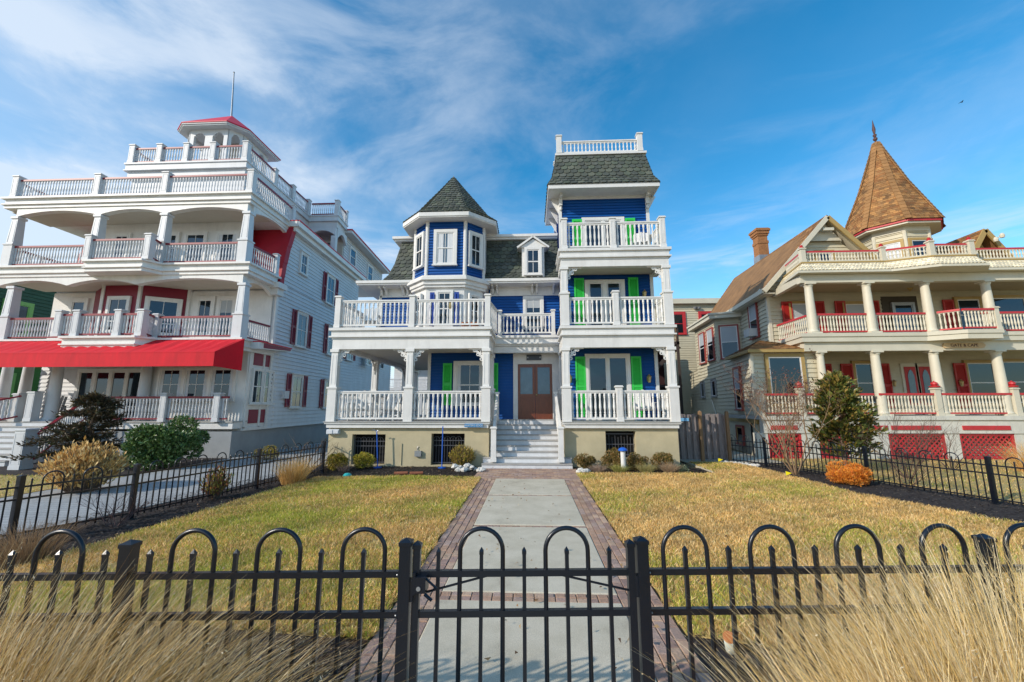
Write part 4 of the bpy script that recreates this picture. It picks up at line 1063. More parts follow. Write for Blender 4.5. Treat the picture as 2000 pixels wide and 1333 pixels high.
# =================================================================== white house far behind
BW = thing('house', (-9, 44, 0), 'pale white house far behind, seen through the open left porch of the blue house', 'house')
g = MB(); g.box(-15, -8.2, 44, 52, 0, 6.4); siding(g, (-15, 43.98), (-8.2, 43.98), .5, 6.4, .16); siding(g, (-8.18, 44), (-8.18, 52), .5, 6.4, .16); g.build('wall', WHITE2, BW)
g = MB(); g.box(-15.4, -7.8, 42.6, 52.3, 6.4, 6.7); g.box(-15.2, -8.0, 42.6, 43.9, 3.6, 3.9); g.build('deck', WHITE2, BW)
Rb = Rails(BW, WHITE2, WHITE2, 0); Rb.rail((-15.1, 42.7, 3.9), (-8.1, 42.7, 3.9), .95, sp=.15); Rb.flush()
for x in (-14.9, -11.6, -8.2): square_column(BW, (x, 42.8, 0), 3.6, .3, .25, WHITE2, .9)
for x in (-13.5, -10.2): window(BW, (x, 43.97, 1.2), 0, 1.1, 1.6, .12); window(BW, (x, 43.97, 4.2), 0, 1.1, 1.5, .12)
g = MB(); g.box(-15, -8.2, 43.6, 44, 0, .5); g.build('foundation', CONC, BW)
# =================================================================== RIGHT HOUSE (cream with red shutters)
RH = thing('house', (16.0, 20.0, 0), 'cream house with red shutters, red lattice, brown shingle roof and a tall conical turret', 'house')
LAP[0] = .185
H = RH; YF = 16.5; YW = 19.0
X = lambda px, Y=YF, py=700: fx(px, Y, py)
K1, K2, K3 = 1.60, 4.82, 7.72
# side wall line diverges slightly; A front corner, B rear corner (upper and lower)
UA = (11.15, 19.0); UB = (12.3, 30.0)
LA = (8.95, 16.75); LB = (11.2, 29.0)
eL = at(1500, 560, Z=7.25); eB = at(1408, 616, Z=7.25)
UA = (float(eL[0])+.45, 18.9); UB = (float(eB[0])+.45, float(eB[1])+.2)
sl = (UB[0]-UA[0])/(UB[1]-UA[1])
wl = MB()
lowz = 4.25
wl.prism([(UA[0]+.03, UA[1]+.03), (24, UA[1]+.03), (24, 30), (UB[0]+.03, UB[1])], .3, 7.4)
siding(wl, UB, UA, lowz, 7.4, .125); siding(wl, UA, (24, UA[1]), K2, 7.4, .125); siding(wl, (UA[0]-1, UA[1]), (24, UA[1]), K1, 4.6, .125)
dS = (LB[0]-LA[0])/(LB[1]-LA[1])
lw_ = [(LA[0]+.03+dS*2.2, LA[1]+2.2), (UA[0]+1, LA[1]+2.2), (UB[0]+1, 29), (LB[0]+.03, LB[1])]
wl.prism(lw_, .3, lowz-.02)
dS = (LB[0]-LA[0])/(LB[1]-LA[1])
siding(wl, LB, LA, 1.45, lowz, .125)
# sunroom
SX1 = X(1603, 16.75); 
wl.prism([(LA[0]+.03, LA[1]+.03), (SX1-.03, LA[1]+.03), (SX1-.03, 19), (LA[0]+.03+dS*2.25, 19)], .3, lowz-.1)
siding(wl, LA, (SX1, LA[1]), 1.45, 4.0, .125); siding(wl, (SX1, LA[1]), (SX1, 18.9), 1.45, 4.0, .125)
wl.build('wall', CREAMS, H)
tr = each()
def cb(x, y, z0, z1, w=.13): tr.box(x-w/2, x+w/2, y-w/2, y+w/2, z0, z1)
cb(LA[0], LA[1], 1.45, 4.05); cb(SX1, LA[1], 1.45, 4.05); cb(UA[0], UA[1], lowz+.3, 7.2)
tr.box(LA[0]-.04, SX1+.04, LA[1]-.05, LA[1]+.05, 4.0, 4.2)
build_split(tr, 'corner_board', CREAM, H)
tr = MB()
tr.prism([(LA[0]-.05, LA[1]-.06), (SX1+.05, LA[1]-.06), (SX1+.05, LA[1]), (LA[0]-.05, LA[1])], 1.28, 1.45)
P = [(LA[0]-.05, LA[1]-.05), (LA[0]+.03, LA[1]-.05), (LB[0]+.03, LB[1]), (LB[0]-.05, LB[1])]; tr.prism(P, 1.28, 1.45)
tr.build('skirt_board', OCHRE, H)
fd = MB(); fd.prism([(LA[0]+.06, LA[1]+.06), (24, LA[1]+.06), (24, 29), (LB[0]+.06, 29)], -.1, 1.28); fd.build('foundation', mat('cream_masonry', (.45, .42, .33), .85, var=.15, bump=.3), H)
# skirt roof over sunroom
sk = MB(); e0 = (LA[0]-.25, LA[1]-.3); e1 = (SX1+.25, LA[1]-.3); rz_ = 4.22
ridge = (UA[0]-.55, UA[1]+.0, 4.95)
e2 = (LA[0]+dS*2.4-.25, LA[1]+2.6)
tn = [(1, 1, 1), (.68, .66, .64), (1.25, 1.2, 1.05), (.85, .7, .6), (1.1, 1.0, .85)]
sk.add([(*e0, rz_), (*e1, rz_), ridge, (*e2, rz_)], [(0, 1, 2), (3, 0, 2)], (.8, .8, .8))
shingle_face(sk, (*e0, rz_), (*e1, rz_), ridge, (ridge[0]-.01, ridge[1], ridge[2]), .28, .13, 'rough', tn)
shingle_face(sk, (*e2, rz_), (*e0, rz_), ridge, (ridge[0], ridge[1]+.01, ridge[2]), .28, .13, 'rough', tn)
sk.build('skirt_roof', BROWN, H)
sk = MB(); sk.prism([e0, e1, (e1[0], e1[1]+.2), (e0[0]+.2, e0[1]+.2), (e2[0]+.2, e2[1]), e2], 4.1, 4.215); sk.build('skirt_eave', OCHRE, H)
# rear bay at upper side
bf = at(1357, 617, Z=6.9); 
def uw(Y): return UA[0]+(Y-UA[1])*sl
bx = [(uw(22.2), 22.2), (uw(22.2)-1.15, 22.65), (uw(26.2)-1.3, 26.2), (uw(26.6), 26.6)]
b = MB(); b.prism(bx, 3.9, 6.75); 
for A_, B_ in ((bx[1], bx[0]), (bx[2], bx[1])): siding(b, A_, B_, 3.9, 6.75, .125)
b.build('bay_wall', CREAMS, H)
b = MB(); b.prism(offset_poly(bx, .35), 6.75, 6.95); b.prism(offset_poly(bx, .42), 6.951, 7.05); b.build('bay_eave', CREAM, H)
a_ = dirz(bx[1], bx[0]); m_ = ((bx[0][0]+bx[1][0])/2, (bx[0][1]+bx[1][1])/2)
window(H, (m_[0], m_[1]-.02, 4.55), a_, .82, 1.75, .08, tm=MUTED, sm=WHITE, cols=1, blind=.5)
a_ = dirz(bx[2], bx[1]); 
for t in (.22, .62): window(H, (bx[1][0]+(bx[2][0]-bx[1][0])*t-.02, bx[1][1]+(bx[2][1]-bx[1][1])*t, 4.55), a_, .9, 1.75, .08, tm=MUTED, sm=WHITE, cols=1, blind=.4)
# side windows
aw_ = dirz(UB, UA)
p = at(1472, 620, X=uw(20.4)); window(H, (uw(20.4)-.02, 20.4, 5.35), aw_, .85, 1.75, .08, tm=MUTED, sm=WHITE, cols=1, blind=.5)
ac = MB(); ac.box(-.32, .32, -.42, .02, 0, .38)
for k in range(7): ac.box(-.28, .28, -.425, -.42, .05+.045*k, .065+.045*k)
o = put(ac.mesh('air_conditioner', mat('ac_grey', (.55, .55, .53), .5)), 'air_conditioner', H, (uw(20.4)-.03, 20.4, 5.38), aw_)
al = dirz(LB, LA)
def lwx(Y): return LA[0]+(Y-LA[1])*dS
window(H, (lwx(18.5)-.02, 18.5, 1.85), al, .75, 1.75, .1, tm=MUTED, sm=WHITE, cols=1, blind=.5)
for Y_ in (22.6, 25.2): window(H, (lwx(Y_)-.02, Y_, 2.5), al, .75, .85, .08, tm=GALV, sm=WHITE, cols=1, split=())
window(H, (lwx(18.9)+.02, 18.9, .35), al, .8, .7, .08, tm=MUTED, sm=OCHRE, cols=1, split=())
dp = MB(); Yd = 24.0; dp.tube([(uw(22.6)-1.2, 22.55, 3.95), (lwx(23.2)-.05, 23.2, 3.4), (lwx(23.2)-.07, 23.2, 2.3), (lwx(22.6)-.08, 22.6, 1.7), (lwx(21.6)-.08, 21.6, .5)], .045, 8); dp.build('downspout', CREAM, H)
window(H, (X(1534, 16.74, 740), LA[1]-.02, fz(772, LA[1])-.35), 0, 1.28, 1.85, .13, tm=OCHRE, sm=WHITE, cols=1, split=())
rt = MB(); xr2 = X(1534, 16.74, 740)+.64; rt.box(xr2+.02, xr2+.08, LA[1]-.09, LA[1]-.03, 2.0, 4.0); rt.build('red_casing', CORAL, H)

# main roof with front gable
zE = 7.25; apx = at(1607, 420, Z=10.95); ax, ay = float(apx[0])-.12, 18.3
xl = float(eL[0])-.02; xr = ax+(ax-xl)*1.0; zA = fz(420, ay, 1607)
rg = at(1430, 548, Z=zA-.1); ry, rx = 27.8, ax+.4; xb = float(eB[0])-.1; yb = float(eB[1])+4.6
xbl = xl+sl*(yb-ay)
mr = MB()
Pf = (xl, ay, zE-.02); Pa = (ax, ay, zA); Pr = (rx, ry, zA); Pb = (xbl, yb, zE-.02); Pfr = (xr, ay, zE-.02); Pbr = (xr+sl*(yb-ay), yb, zE-.02)
mr.add([Pf, Pa, Pr, Pb, Pfr, Pbr], [(0, 1, 2, 3), (1, 4, 5, 2), (3, 2, 5)], (.8, .8, .8))
shingle_face(mr, Pb, Pf, Pa, Pr, .26, .15, 'rough', tn); shingle_face(mr, Pfr, Pbr, Pr, Pa, .3, .15, 'rough', tn)
mr.build('roof', BROWN, H)
gb = MB()
hw = xr-ax; 
gb.xz([(UA[0]-.0, 7.35), (xr-.4, 7.35), (ax, zA-.35)], UA[1]-.1, UA[1]+.2)
gz = lambda z: max(0, (zA-.3-z))/(zA-.3-7.3)*((xr-.35)-(UA[0]-.05))/2
siding(gb, (UA[0]-.05, UA[1]-.11), (xr-.35, UA[1]-.11), 7.3, zA-.35, .125, span=lambda z: ((xr-.35-UA[0]+.05)/2-gz(z), (xr-.35-UA[0]+.05)/2+gz(z)))
gb.build('gable_wall', CREAMS, H)
for a, c, m_ in ((Pf, Pa, CREAM), (Pfr, Pa, OCHRE)):
    rk = MB(); a = np.array(a); c = np.array(c)
    rk.bar(a+[0, -.03, -.12], c+[0, -.03, -.12], .06, .2); rk.build('rake_board', m_, H)
rk = MB()
for a, c in ((Pf, Pa), (Pfr, Pa)):
    a = np.array(a); c = np.array(c); rk.add([a+[0, 0, -.04], c+[0, 0, -.04], c+[0, .7, -.04], a+[0, .7, -.04]], [(0, 1, 2, 3), (3, 2, 1, 0)])
rk.box(ax-.25, ax+.25, ay+.02, ay+.1, zA-.75, zA-.62); rk.add([(ax-.75, ay+.3, zA-1.15), (ax+.75, ay+.3, zA-1.15), (ax, ay+.3, zA-.25)], [(0, 1, 2), (2, 1, 0)])
rk.bar((xl-.03, ay, zE-.1), (xbl-.03, yb, zE-.1), .08, .2); rk.prism([(xl, ay), (xl+.5, ay), (xbl+.5, yb), (xbl, yb)], zE-.24, zE-.2)
rk.build('gable_soffit', CREAM, H)
window(H, (X(1607, UA[1]-.12, 490), UA[1]-.13, 8.25), 0, .62, .8, .14, tm=OCHRE, sm=WHITE, cols=1)
# chimney
cxy_ = at(1486, 478, Y=25.0); x = float(cxy_[0])-.02
c = MB(); zt = fz(450, 25.0, 1486); c.box(x-.30, x+.30, 24.7, 25.3, 9, zt-1.0); 
for z0, z1, e in ((zt-1.0, zt-.82, .33), (zt-.82, zt-.5, .29), (zt-.5, zt-.38, .34), (zt-.38, zt-.2, .39), (zt-.2, zt-.06, .44), (zt-.06, zt, .38)): c.box(x-e, x+e, 25-e, 25+e, z0, z1)
c.build('chimney', BRICKC, H)
c = MB(); c.box(x-.33, x+.33, 24.67, 25.33, 8.8, zt-1.75); c.build('chimney_flashing', GALV, H)

# porch: foundation, lattice, floor
PX0, PX1 = SX1-.3, 23.5
fb = MB(); fb.box(X(1478, 16.3), PX1, 16.30, 16.55, .95, 1.45); fb.box(X(1476, 16.3), PX1, 16.24, 16.6, 1.45, 1.60)
gaps = [(1500, 1566), (1600, 1655), (1735, 1846), (1874, 1982)]
edges = [X(1478, 16.4, 870)]+[v for g in gaps for v in (X(g[0], 16.4, 870), X(g[1], 16.4, 870))]+[PX1]
for i in range(0, len(edges), 2): fb.box(edges[i], edges[i+1], 16.34, 16.6, -.1, .95)
fb.build('porch_base', mat('white_masonry', (.62, .60, .52), .8, var=.12, dirt=.3, bump=.2), H)
fr = MB(); fr.box(X(1478, 16.2), PX1, 16.45, 18.9, 1.46, 1.59); fr.build('porch_floor', DECK, H)
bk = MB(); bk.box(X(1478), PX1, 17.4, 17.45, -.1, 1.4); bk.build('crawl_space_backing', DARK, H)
for g in gaps:
    xa, xb_ = X(g[0], 16.4, 870)+.01, X(g[1], 16.4, 870)-.01; l = MB(); z0, z1 = .0, .94; e = .07
    l.box(xa, xa+e, 16.36, 16.42, z0, z1); l.box(xb_-e, xb_, 16.36, 16.42, z0, z1); l.box(xa+e, xb_-e, 16.36, 16.42, z1-e, z1); l.box(xa+e, xb_-e, 16.36, 16.42, z0, z0+e)
    W_ = xb_-xa; Hh = z1-z0; s_ = .185
    k = -Hh
    while k < W_:
        a0 = max(0, k); a1 = min(W_, k+Hh)
        if a1-a0 > .03:
            l.bar((xa+a0, 16.39, z0+(a0-k)), (xa+a1, 16.39, z0+(a1-k)), .01, .05); l.bar((xa+W_-a0, 16.402, z0+(a0-k)), (xa+W_-a1, 16.402, z0+(a1-k)), .01, .05)
        k += s_
    l.build('lattice', CORAL, H)
    if g[0] != 1600: l = MB(); l.box(xa+.1, xb_-.15, 16.27, 16.30, 1.08, 1.24); l.lathe([(.08, -.015), (.08, .015)], xa+.1, 16.285, 1.16, n=8) if False else None; l.build('red_vent', CORAL, H)
l = MB(); l.box(X(1655, 16.27), X(1715, 16.27), 16.27, 16.30, 1.08, 1.24); l.build('red_vent', CORAL, H)
# decks
bul = (X(1882, 15.9, 655), X(1950, 15.9, 655))
def pf(z, name, lips, bulge=True, x0=None):
    x0 = x0 or X(1575, 16.4, 650)-.25
    pts = [(x0, 16.3)]
    if bulge: pts += [(bul[0]-.95, 16.3), (bul[0], 15.75), (bul[1], 15.75), (bul[1]+.12, 16.3)]
    pts += [(PX1, 16.3), (PX1, 18.9), (x0+.35, 18.9)]
    w = MB(); zz = z
    for off, h in lips: w.prism(offset_poly(pts, off), zz-h, zz); zz -= h
    w.build(name, CREAM, H); return pts
pf(K2, 'fascia', ((.04, .14), (0, .20)))
w = each(); x0b = X(1575, 16.5, 650)-.2; w.box(x0b, PX1, 16.42, 16.66, 4.12, 4.478); w.prism([(x0b+.05, 16.67), (x0b+.25, 16.67), (x0b+.6, 18.9), (x0b+.4, 18.9)], 4.2, 4.478)
w.box(x0b+.15, PX1, 16.42, 16.66, 6.93, 7.26); w.prism([(x0b+.15, 16.661), (x0b+.35, 16.661), (x0b+.6, 18.8), (x0b+.4, 18.8)], 6.97, 7.25)
build_split(w, 'beam', CREAM, H)
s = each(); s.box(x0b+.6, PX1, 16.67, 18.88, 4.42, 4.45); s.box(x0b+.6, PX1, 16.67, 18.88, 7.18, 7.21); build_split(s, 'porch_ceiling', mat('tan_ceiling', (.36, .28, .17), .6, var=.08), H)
# roof-deck parapet: flared scale-shingle skirt
pts = [(x0b, 16.2), (X(1738, 16.2, 520), 16.2), (X(1840, 15.6, 520), 15.65), (X(1932, 15.6, 520), 15.65), (X(1936, 16.0, 520), 16.2), (PX1, 16.2), (PX1, 18.7), (x0b+.55, 18.7)]
w = MB(); w.prism(offset_poly(pts, .06), 7.27, 7.36); w.prism(offset_poly(pts, -.05), 7.36, 7.40); w.build('fascia', CREAM, H)
inn = offset_poly(pts, -.26); out = offset_poly(pts, -.02)
pr = MB(); pr.prism(offset_poly(pts, -.3), 7.36, 7.76)
CW = [(1, 1, 1), (.94, .94, .92), (1.04, 1.03, 1)]
for i in range(len(pts)):
    a, c_ = out[i], out[(i+1) % len(out)]; a2, c2 = inn[i], inn[(i+1) % len(inn)]
    if i in (0, 1, 2, 3, 4, 7): 
        pr.add([(*a, 7.40), (*c_, 7.40), (*c2, 7.76), (*a2, 7.76)], [(0, 1, 2, 3)], (1, 1, 1)); shingle_face(pr, (*a, 7.40), (*c_, 7.40), (*c2, 7.76), (*a2, 7.76), .14, .12, 'scallop', CW)
pr.build('parapet', mat('cream_scales', srgb(236, 226, 200), .6, attr=True, var=.06), H)
w = MB(); w.prism(offset_poly(pts, -.22), 7.762, 7.82); w.build('parapet_cap', OCHRE, H)
R = Rails(H, CREAM, CORAL, 100)
rp = offset_poly(pts, -.34); zr = 7.82
RP = [np.array(p) for p in rp]
segs = [(0, 1), (1, 2), (2, 3), (3, 4), (5-1, 5), (7, 0)]
for i, j in segs:
    a, c_ = RP[i], RP[j]
    if np.linalg.norm(c_-a) > .4:
        L_ = np.linalg.norm(c_-a); k = 1 if L_ < 4.5 else 1
        dd = (c_-a)/L_; R.rail((*(a+dd*.13), zr), (*(c_-dd*.13), zr), .50, sp=.125, low=.05, r=.03, capw=.05, redlow=False)
for i in (0, 1, 2, 3, 4): post(H, (*RP[i], zr), .56, .18, CREAM, panel=False); 
fn = each()
for i in (0, 1, 2, 3): fn.lathe([(.09, 0), (.1, .03), (.05, .06), (.07, .1), (.02, .15)], RP[i][0], RP[i][1], zr+.62, n=8)
build_split(fn, 'post_cap', CORAL, H)
# columns
yc = 16.54
for px in (1583, 1697, 1812, 1932, 2045): round_column(H, (X(px, yc, 600), yc, K2), 6.93-K2, .165, CREAM)
for px in (1712, 1827, 1950, 2070): round_column(H, (X(px, yc, 720), yc, K1), 4.12-K1, .17, CREAM)
round_column(H, (X(1604, yc, 720), yc, K1), 4.12-K1, .15, CREAM)
# rails floor 2
cx2 = [X(px, yc, 620) for px in (1583, 1697, 1812, 1932, 2045)]
cx2 = [X(px, yc, 600) for px in (1583, 1697, 1812, 1932, 2045)]
R.rail((cx2[0]+.17, yc, K2), (cx2[1]-.17, yc, K2), .84, sp=.125); R.rail((cx2[1]+.17, yc, K2), (cx2[2]-.17, yc, K2), .84, sp=.125)
R.rail((cx2[2]+.17, 16.4, K2), (bul[0]+.05, 15.92, K2), .84, sp=.125); R.rail((bul[0]+.12, 15.9, K2), (bul[1]+.0, 15.9, K2), .84, sp=.125); R.rail((bul[1]+.25, yc, K2), (cx2[4], yc, K2), .84, sp=.125)
post(H, (bul[1]+.06, 15.92, K2), .84, .15, CREAM, panel=False)
R.rail((x0b+.5, 18.8, K2), (cx2[0]-.05, yc+.2, K2), .84, sp=.125)
# rails floor 1
px_ = [1486, 1565, 1715, 1832, 1985, 2080]; gx = [X(p_, 16.4, 790) for p_ in px_]
for g_ in (gx[0], gx[1], gx[3], gx[4]): post(H, (g_, 16.42, K1), 1.0, .2, CREAM, panel=False)
for a, c_ in zip(gx[:-1], gx[1:]): R.rail((a+.11, 16.42, K1), (c_-.11, 16.42, K1), .86, sp=.125, r=.034)
R.flush()
fn = each()
for g_ in (gx[3], gx[4], gx[1]): fn.lathe([(.06, 0), (.16, .03), (.17, .07), (.07, .09), (.11, .14), (.1, .2), (.03, .24), (.01, .27)], g_, 16.42, K1+1.06, n=12)
build_split(fn, 'urn_finial', CORAL, H)
# windows/shutters behind the porches
yw = UA[1]-.02
def rw(px, z, w_, h_, bl=0, tm=OCHRE, **k): window(H, (X(px, yw, 620 if z > 4 else 750), yw-.01, z), 0, w_, h_, .13, tm=tm, sm=WHITE, cols=1, blind=bl, **k)
def rs(px, z, w_=.48, h_=1.75): shutter(H, (X(px, yw, 620 if z > 4 else 750), yw-.02, z), 0, w_, h_, SHUTR)
rw(1562, 5.3, .72, 1.35, .75); rw(1670, 5.3, .84, 1.3, 1); rw(1893, 5.3, .95, 1.45); rw(1972, 5.3, 1.4, 1.5)
for px in (1537, 1600, 1641, 1707, 1853): rs(px, 5.0, .46, 1.75)
rw(1688, 2.1, .72, 1.75); rw(1917, 2.1, 1.1, 1.75, .0); rw(1990, 2.1, 1.2, 1.8)
for px in (1614, 1655, 1727, 1876): rs(px, 1.9, .5, 1.95)
rc = MB(); rc.box(X(1722, yw, 600), X(1792, yw, 600), yw-.02, yw+.01, 5.0, 6.95); rc.build('recess_shade_panel', mat('recess_shade_brown', (.06, .05, .035), .8), H)  # flat panel; the shade of a recess is put into its dark colour
window(H, (X(1762, yw, 610), yw-.03, 5.25), 0, .8, 1.3, .1, tm=GALV, sm=GALV, cols=1)
for k, px in enumerate((1777, 1806)):
    x = X(px, yw, 740); d_ = MB(); d_.box(x-.36, x+.36, yw-.05, yw, K1, 3.85); o = d_.build('door', CREAM, H)
    d_ = MB(); d_.box(x-.24, x+.24, yw-.07, yw-.05, 2.0, 3.7); link('red_frame', d_.mesh('red_frame', CORAL, base_loc(o)), o, base_loc(o))
    d_ = MB(); d_.xz([(x-.14, 2.1), (x+.14, 2.1), (x+.14, 3.3), (x+.07, 3.5), (x, 3.58), (x-.07, 3.5), (x-.14, 3.3)], yw-.085, yw-.07); link('pane', d_.mesh('pane', GLASSB, base_loc(o)), o, base_loc(o))
for px, py in ((1738, 735), (1868, 738)): wall_lamp(H, (X(px, yw, py), yw-.03, 2.95))
# fascia lettering board under the bulge
sg = MB(); sx = X(1884, 16.36, 677); sg.xz([(sx-.72, 4.2), (sx+.72, 4.2), (sx+.8, 4.3), (sx+.72, 4.40), (sx-.72, 4.40), (sx-.8, 4.3)], 16.36, 16.415); o = sg.build('name_board', mat('sign_tan', srgb(196, 170, 130), .6), H)
text_mesh(o, "GATE & CAPE", (sx, 16.355, 4.3), .17, mat('sign_letter', (.09, .03, .02), .6))

# conical turret
tc_ = np.array([at(1745, 450, Y=20.2)[0]-.28, 20.1]); zt = 10.35
oc = lambda r, z: [(float(tc_[0]+r*cos(pi/8+k*pi/4)), float(tc_[1]+r*sin(pi/8+k*pi/4)), z) for k in range(8)]
b = MB(); b.prism([p[:2] for p in oc(1.40, 0)], 7.3, zt); 
o8 = oc(1.42, 0)
for k in range(8): A_, B_ = o8[k], o8[(k+1) % 8]; siding(b, A_[:2], B_[:2], 7.6, zt-.1, .125)
b.build('turret_wall', CREAMS, H)
b = MB(); 
for p in o8: b.lathe([(.08, 0), (.08, zt-7.6)], p[0], p[1], 7.6, n=8)
b.prism([p[:2] for p in oc(1.5, 0)], zt-.28, zt-.05); b.prism([p[:2] for p in oc(1.9, 0)], zt-.05, zt+.03); b.build('turret_trim', CREAM, H)
b = MB(); b.prism([p[:2] for p in oc(1.96, 0)], zt+.031, zt+.13); b.build('turret_eave', CORAL, H)
zap = fz(285, 20.3, 1718)
b = MB(); lv = [(2.0, zt+.131), (.98, (zt+zap)/2), (.10, zap)]
for (r0, z0), (r1, z1) in zip(lv[:-1], lv[1:]):
    p0, p1 = oc(r0, z0), oc(r1, z1)
    for k in range(8):
        a, c_, c2, a2 = p0[k], p0[(k+1) % 8], p1[(k+1) % 8], p1[k]
        b.add([a, c_, c2, a2], [(0, 1, 2, 3)], (.8, .8, .8)); shingle_face(b, a, c_, c2, a2, .2, .115, 'rough', tn)
        nn = max(3, int((z1-z0)/.2))
        for q in range(nn):
            s0, s1 = q/nn, (q+1.1)/nn; A_ = np.array(a)*(1-s0)+np.array(a2)*s0; B_ = np.array(a)*(1-s1)+np.array(a2)*s1
            rr = np.array([A_[0]-tc_[0], A_[1]-tc_[1], 0]); rr /= (np.linalg.norm(rr)+1e-6); v = random.uniform(.9, 1.05); b.bar(A_+rr*.03, B_+rr*.012, .24, .03, (v, v*.97, v*.92))
b.build('turret_roof', BROWN, H)
b = MB(); b.lathe([(.2, zap-.45), (.02, zap+.12)], tc_[0], tc_[1], 0, n=8, ph=pi/8); b.lathe([(.02, 0), (.09, .1), (.1, .18), (.04, .24), (.07, .3), (.09, .38), (.03, .44), (.05, .5), (.075, .7), (.04, .95), (.008, 1.25)], tc_[0], tc_[1], zap+.1, n=10)
b.build('finial', mat('dark_copper', (.09, .04, .035), .5), H)
fc = [((o8[k][0]+o8[(k+1) % 8][0])/2, (o8[k][1]+o8[(k+1) % 8][1])/2, dirz(o8[k], o8[(k+1) % 8])) for k in range(8)]
for k, gm_ in ((5, GLASS), (4, CURTAIN), (6, GLASS)):
    fx_, fy_, rz2 = fc[k]; window(H, (fx_+.02*cos(rz2-pi/2), fy_+.02*sin(rz2-pi/2), 8.5), rz2, .72, 1.1, .12, tm=OCHRE, sm=WHITE, gm=gm_, cols=1 if k != 4 else 3, split=(.5,))
# small right gable
gx0, gx1 = X(1880, 18.2, 490), X(1982, 18.2, 490); gxm = X(1922, 18.2, 450); zg = fz(447, 18.2, 1920); zb0 = 8.1
b = MB(); b.add([(gx0, 18.2, zb0), (gxm, 18.2, zg), (gxm, 24, zg), (gx0, 24, zb0), (gx1, 18.2, zb0), (gx1, 24, zb0)], [(0, 1, 2, 3), (1, 4, 5, 2)], (.8, .8, .8))
shingle_face(b, (gx0, 24, zb0), (gx0, 18.2, zb0), (gxm, 18.2, zg), (gxm, 24, zg), .3, .14, 'rough', tn); b.build('gable_roof', BROWN, H)
b = MB(); b.bar((gx0, 18.15, zb0), (gxm, 18.15, zg-.08), .06, .2); b.bar((gx1, 18.15, zb0), (gxm, 18.15, zg-.08), .06, .2); b.build('rake_board', OCHRE, H)
b = MB(); b.xz([(gx0+.1, 7.6), (gx1-.1, 7.6), (gx1-.15, zb0), (gxm, zg-.2), (gx0+.15, zb0)], 18.75, 18.9); b.xz([(gxm-.45, zb0), (gxm+.45, zb0), (gxm+.4, 8.6), (gxm, zg-.35), (gxm-.4, 8.6)], 18.5, 18.55); b.build('gable_wall', OCHRE, H)
b = MB(); p = at(1945, 468, Y=18.0); b.lathe([(.07, -.1), (.09, 0), (.05, .1)], float(p[0]), 18.0, float(p[2]), n=8); b.lathe([(.07, -.1), (.09, 0), (.05, .1)], float(p[0])+.3, 18.0, float(p[2])+.18, n=8); b.bar((float(p[0]), 18.05, float(p[2])), (float(p[0])+.3, 18.05, float(p[2])+.18), .04, .04); b.build('flood_light', CREAM, H)
b = MB(); b.prism([(UA[0]+.5, 19), (24, 19), (24, 30), (UB[0], 30)], 7.4, 7.5); b.build('roof_deck', DECK, H)

# =================================================================== cream building behind
CH = thing('house', (12.5, 32.5, 0), 'flat roofed cream building with coral window frames, rising behind the gap between the two houses', 'house')
b = MB(); b.box(9.0, 17, 32, 42, 0, 10.1); siding(b, (9.0, 31.98), (17, 31.98), .5, 9.9, .15); siding(b, (8.98, 42), (8.98, 32), .5, 9.9, .15); b.build('wall', CREAMS, CH)
b = MB(); b.box(8.7, 17.3, 31.6, 42.2, 9.95, 10.35); b.build('roof_edge', CREAM, CH)
window(CH, (fx(1323, 31.97, 625), 31.96, 7.6), 0, .85, 1.55, .2, tm=CORAL, sm=CORAL, cols=1)
window(CH, (fx(1380, 31.97, 625), 31.96, 7.6), 0, .85, 1.55, .2, tm=CORAL, sm=CORAL, cols=1)
b = MB(); p = at(1360, 602, Y=31.9); b.lathe([(.1, -.1), (.16, .05)], float(p[0])-.15, 31.8, float(p[2]), n=8); b.lathe([(.1, -.1), (.16, .05)], float(p[0])+.15, 31.8, float(p[2]), n=8); b.build('flood_light', GALV, CH)
# wooden back stair / deck in the gap
SD = thing('wooden_stair', (8.0, 27, 0), 'dark wooden outside stair and deck with rails in the gap behind the plank fence', 'stair')
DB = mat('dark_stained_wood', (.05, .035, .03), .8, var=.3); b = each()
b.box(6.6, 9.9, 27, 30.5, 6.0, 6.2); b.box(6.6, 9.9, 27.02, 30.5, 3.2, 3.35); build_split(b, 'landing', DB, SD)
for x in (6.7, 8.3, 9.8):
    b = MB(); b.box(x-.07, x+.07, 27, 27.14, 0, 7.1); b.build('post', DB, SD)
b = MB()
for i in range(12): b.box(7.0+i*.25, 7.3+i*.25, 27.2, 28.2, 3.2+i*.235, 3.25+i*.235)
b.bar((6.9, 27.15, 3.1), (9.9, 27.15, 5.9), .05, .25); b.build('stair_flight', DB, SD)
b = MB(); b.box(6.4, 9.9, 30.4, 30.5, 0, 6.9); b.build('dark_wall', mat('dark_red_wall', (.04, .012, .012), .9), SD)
Rb = Rails(SD, WOODP, WOODP, 0); Rb.rail((6.7, 27.05, 6.2), (9.8, 27.05, 6.2), .9, sp=.15); Rb.flush()
Rb = Rails(SD, WHITE2, WHITE2, 0)
mb = MB(); a = np.array((6.55, 24.6, 1.9)); c_ = np.array((8.1, 24.6, 2.8))
for zz in (0, -.85): mb.bar(a+[0, 0, zz], c_+[0, 0, zz], .06, .06)
for i in range(11): p = a+(c_-a)*(i+.5)/11; mb.box(p[0]-.02, p[0]+.02, p[1]-.02, p[1]+.02, p[2]-.85, p[2])
mb.build('stair_railing', WHITE2, SD)
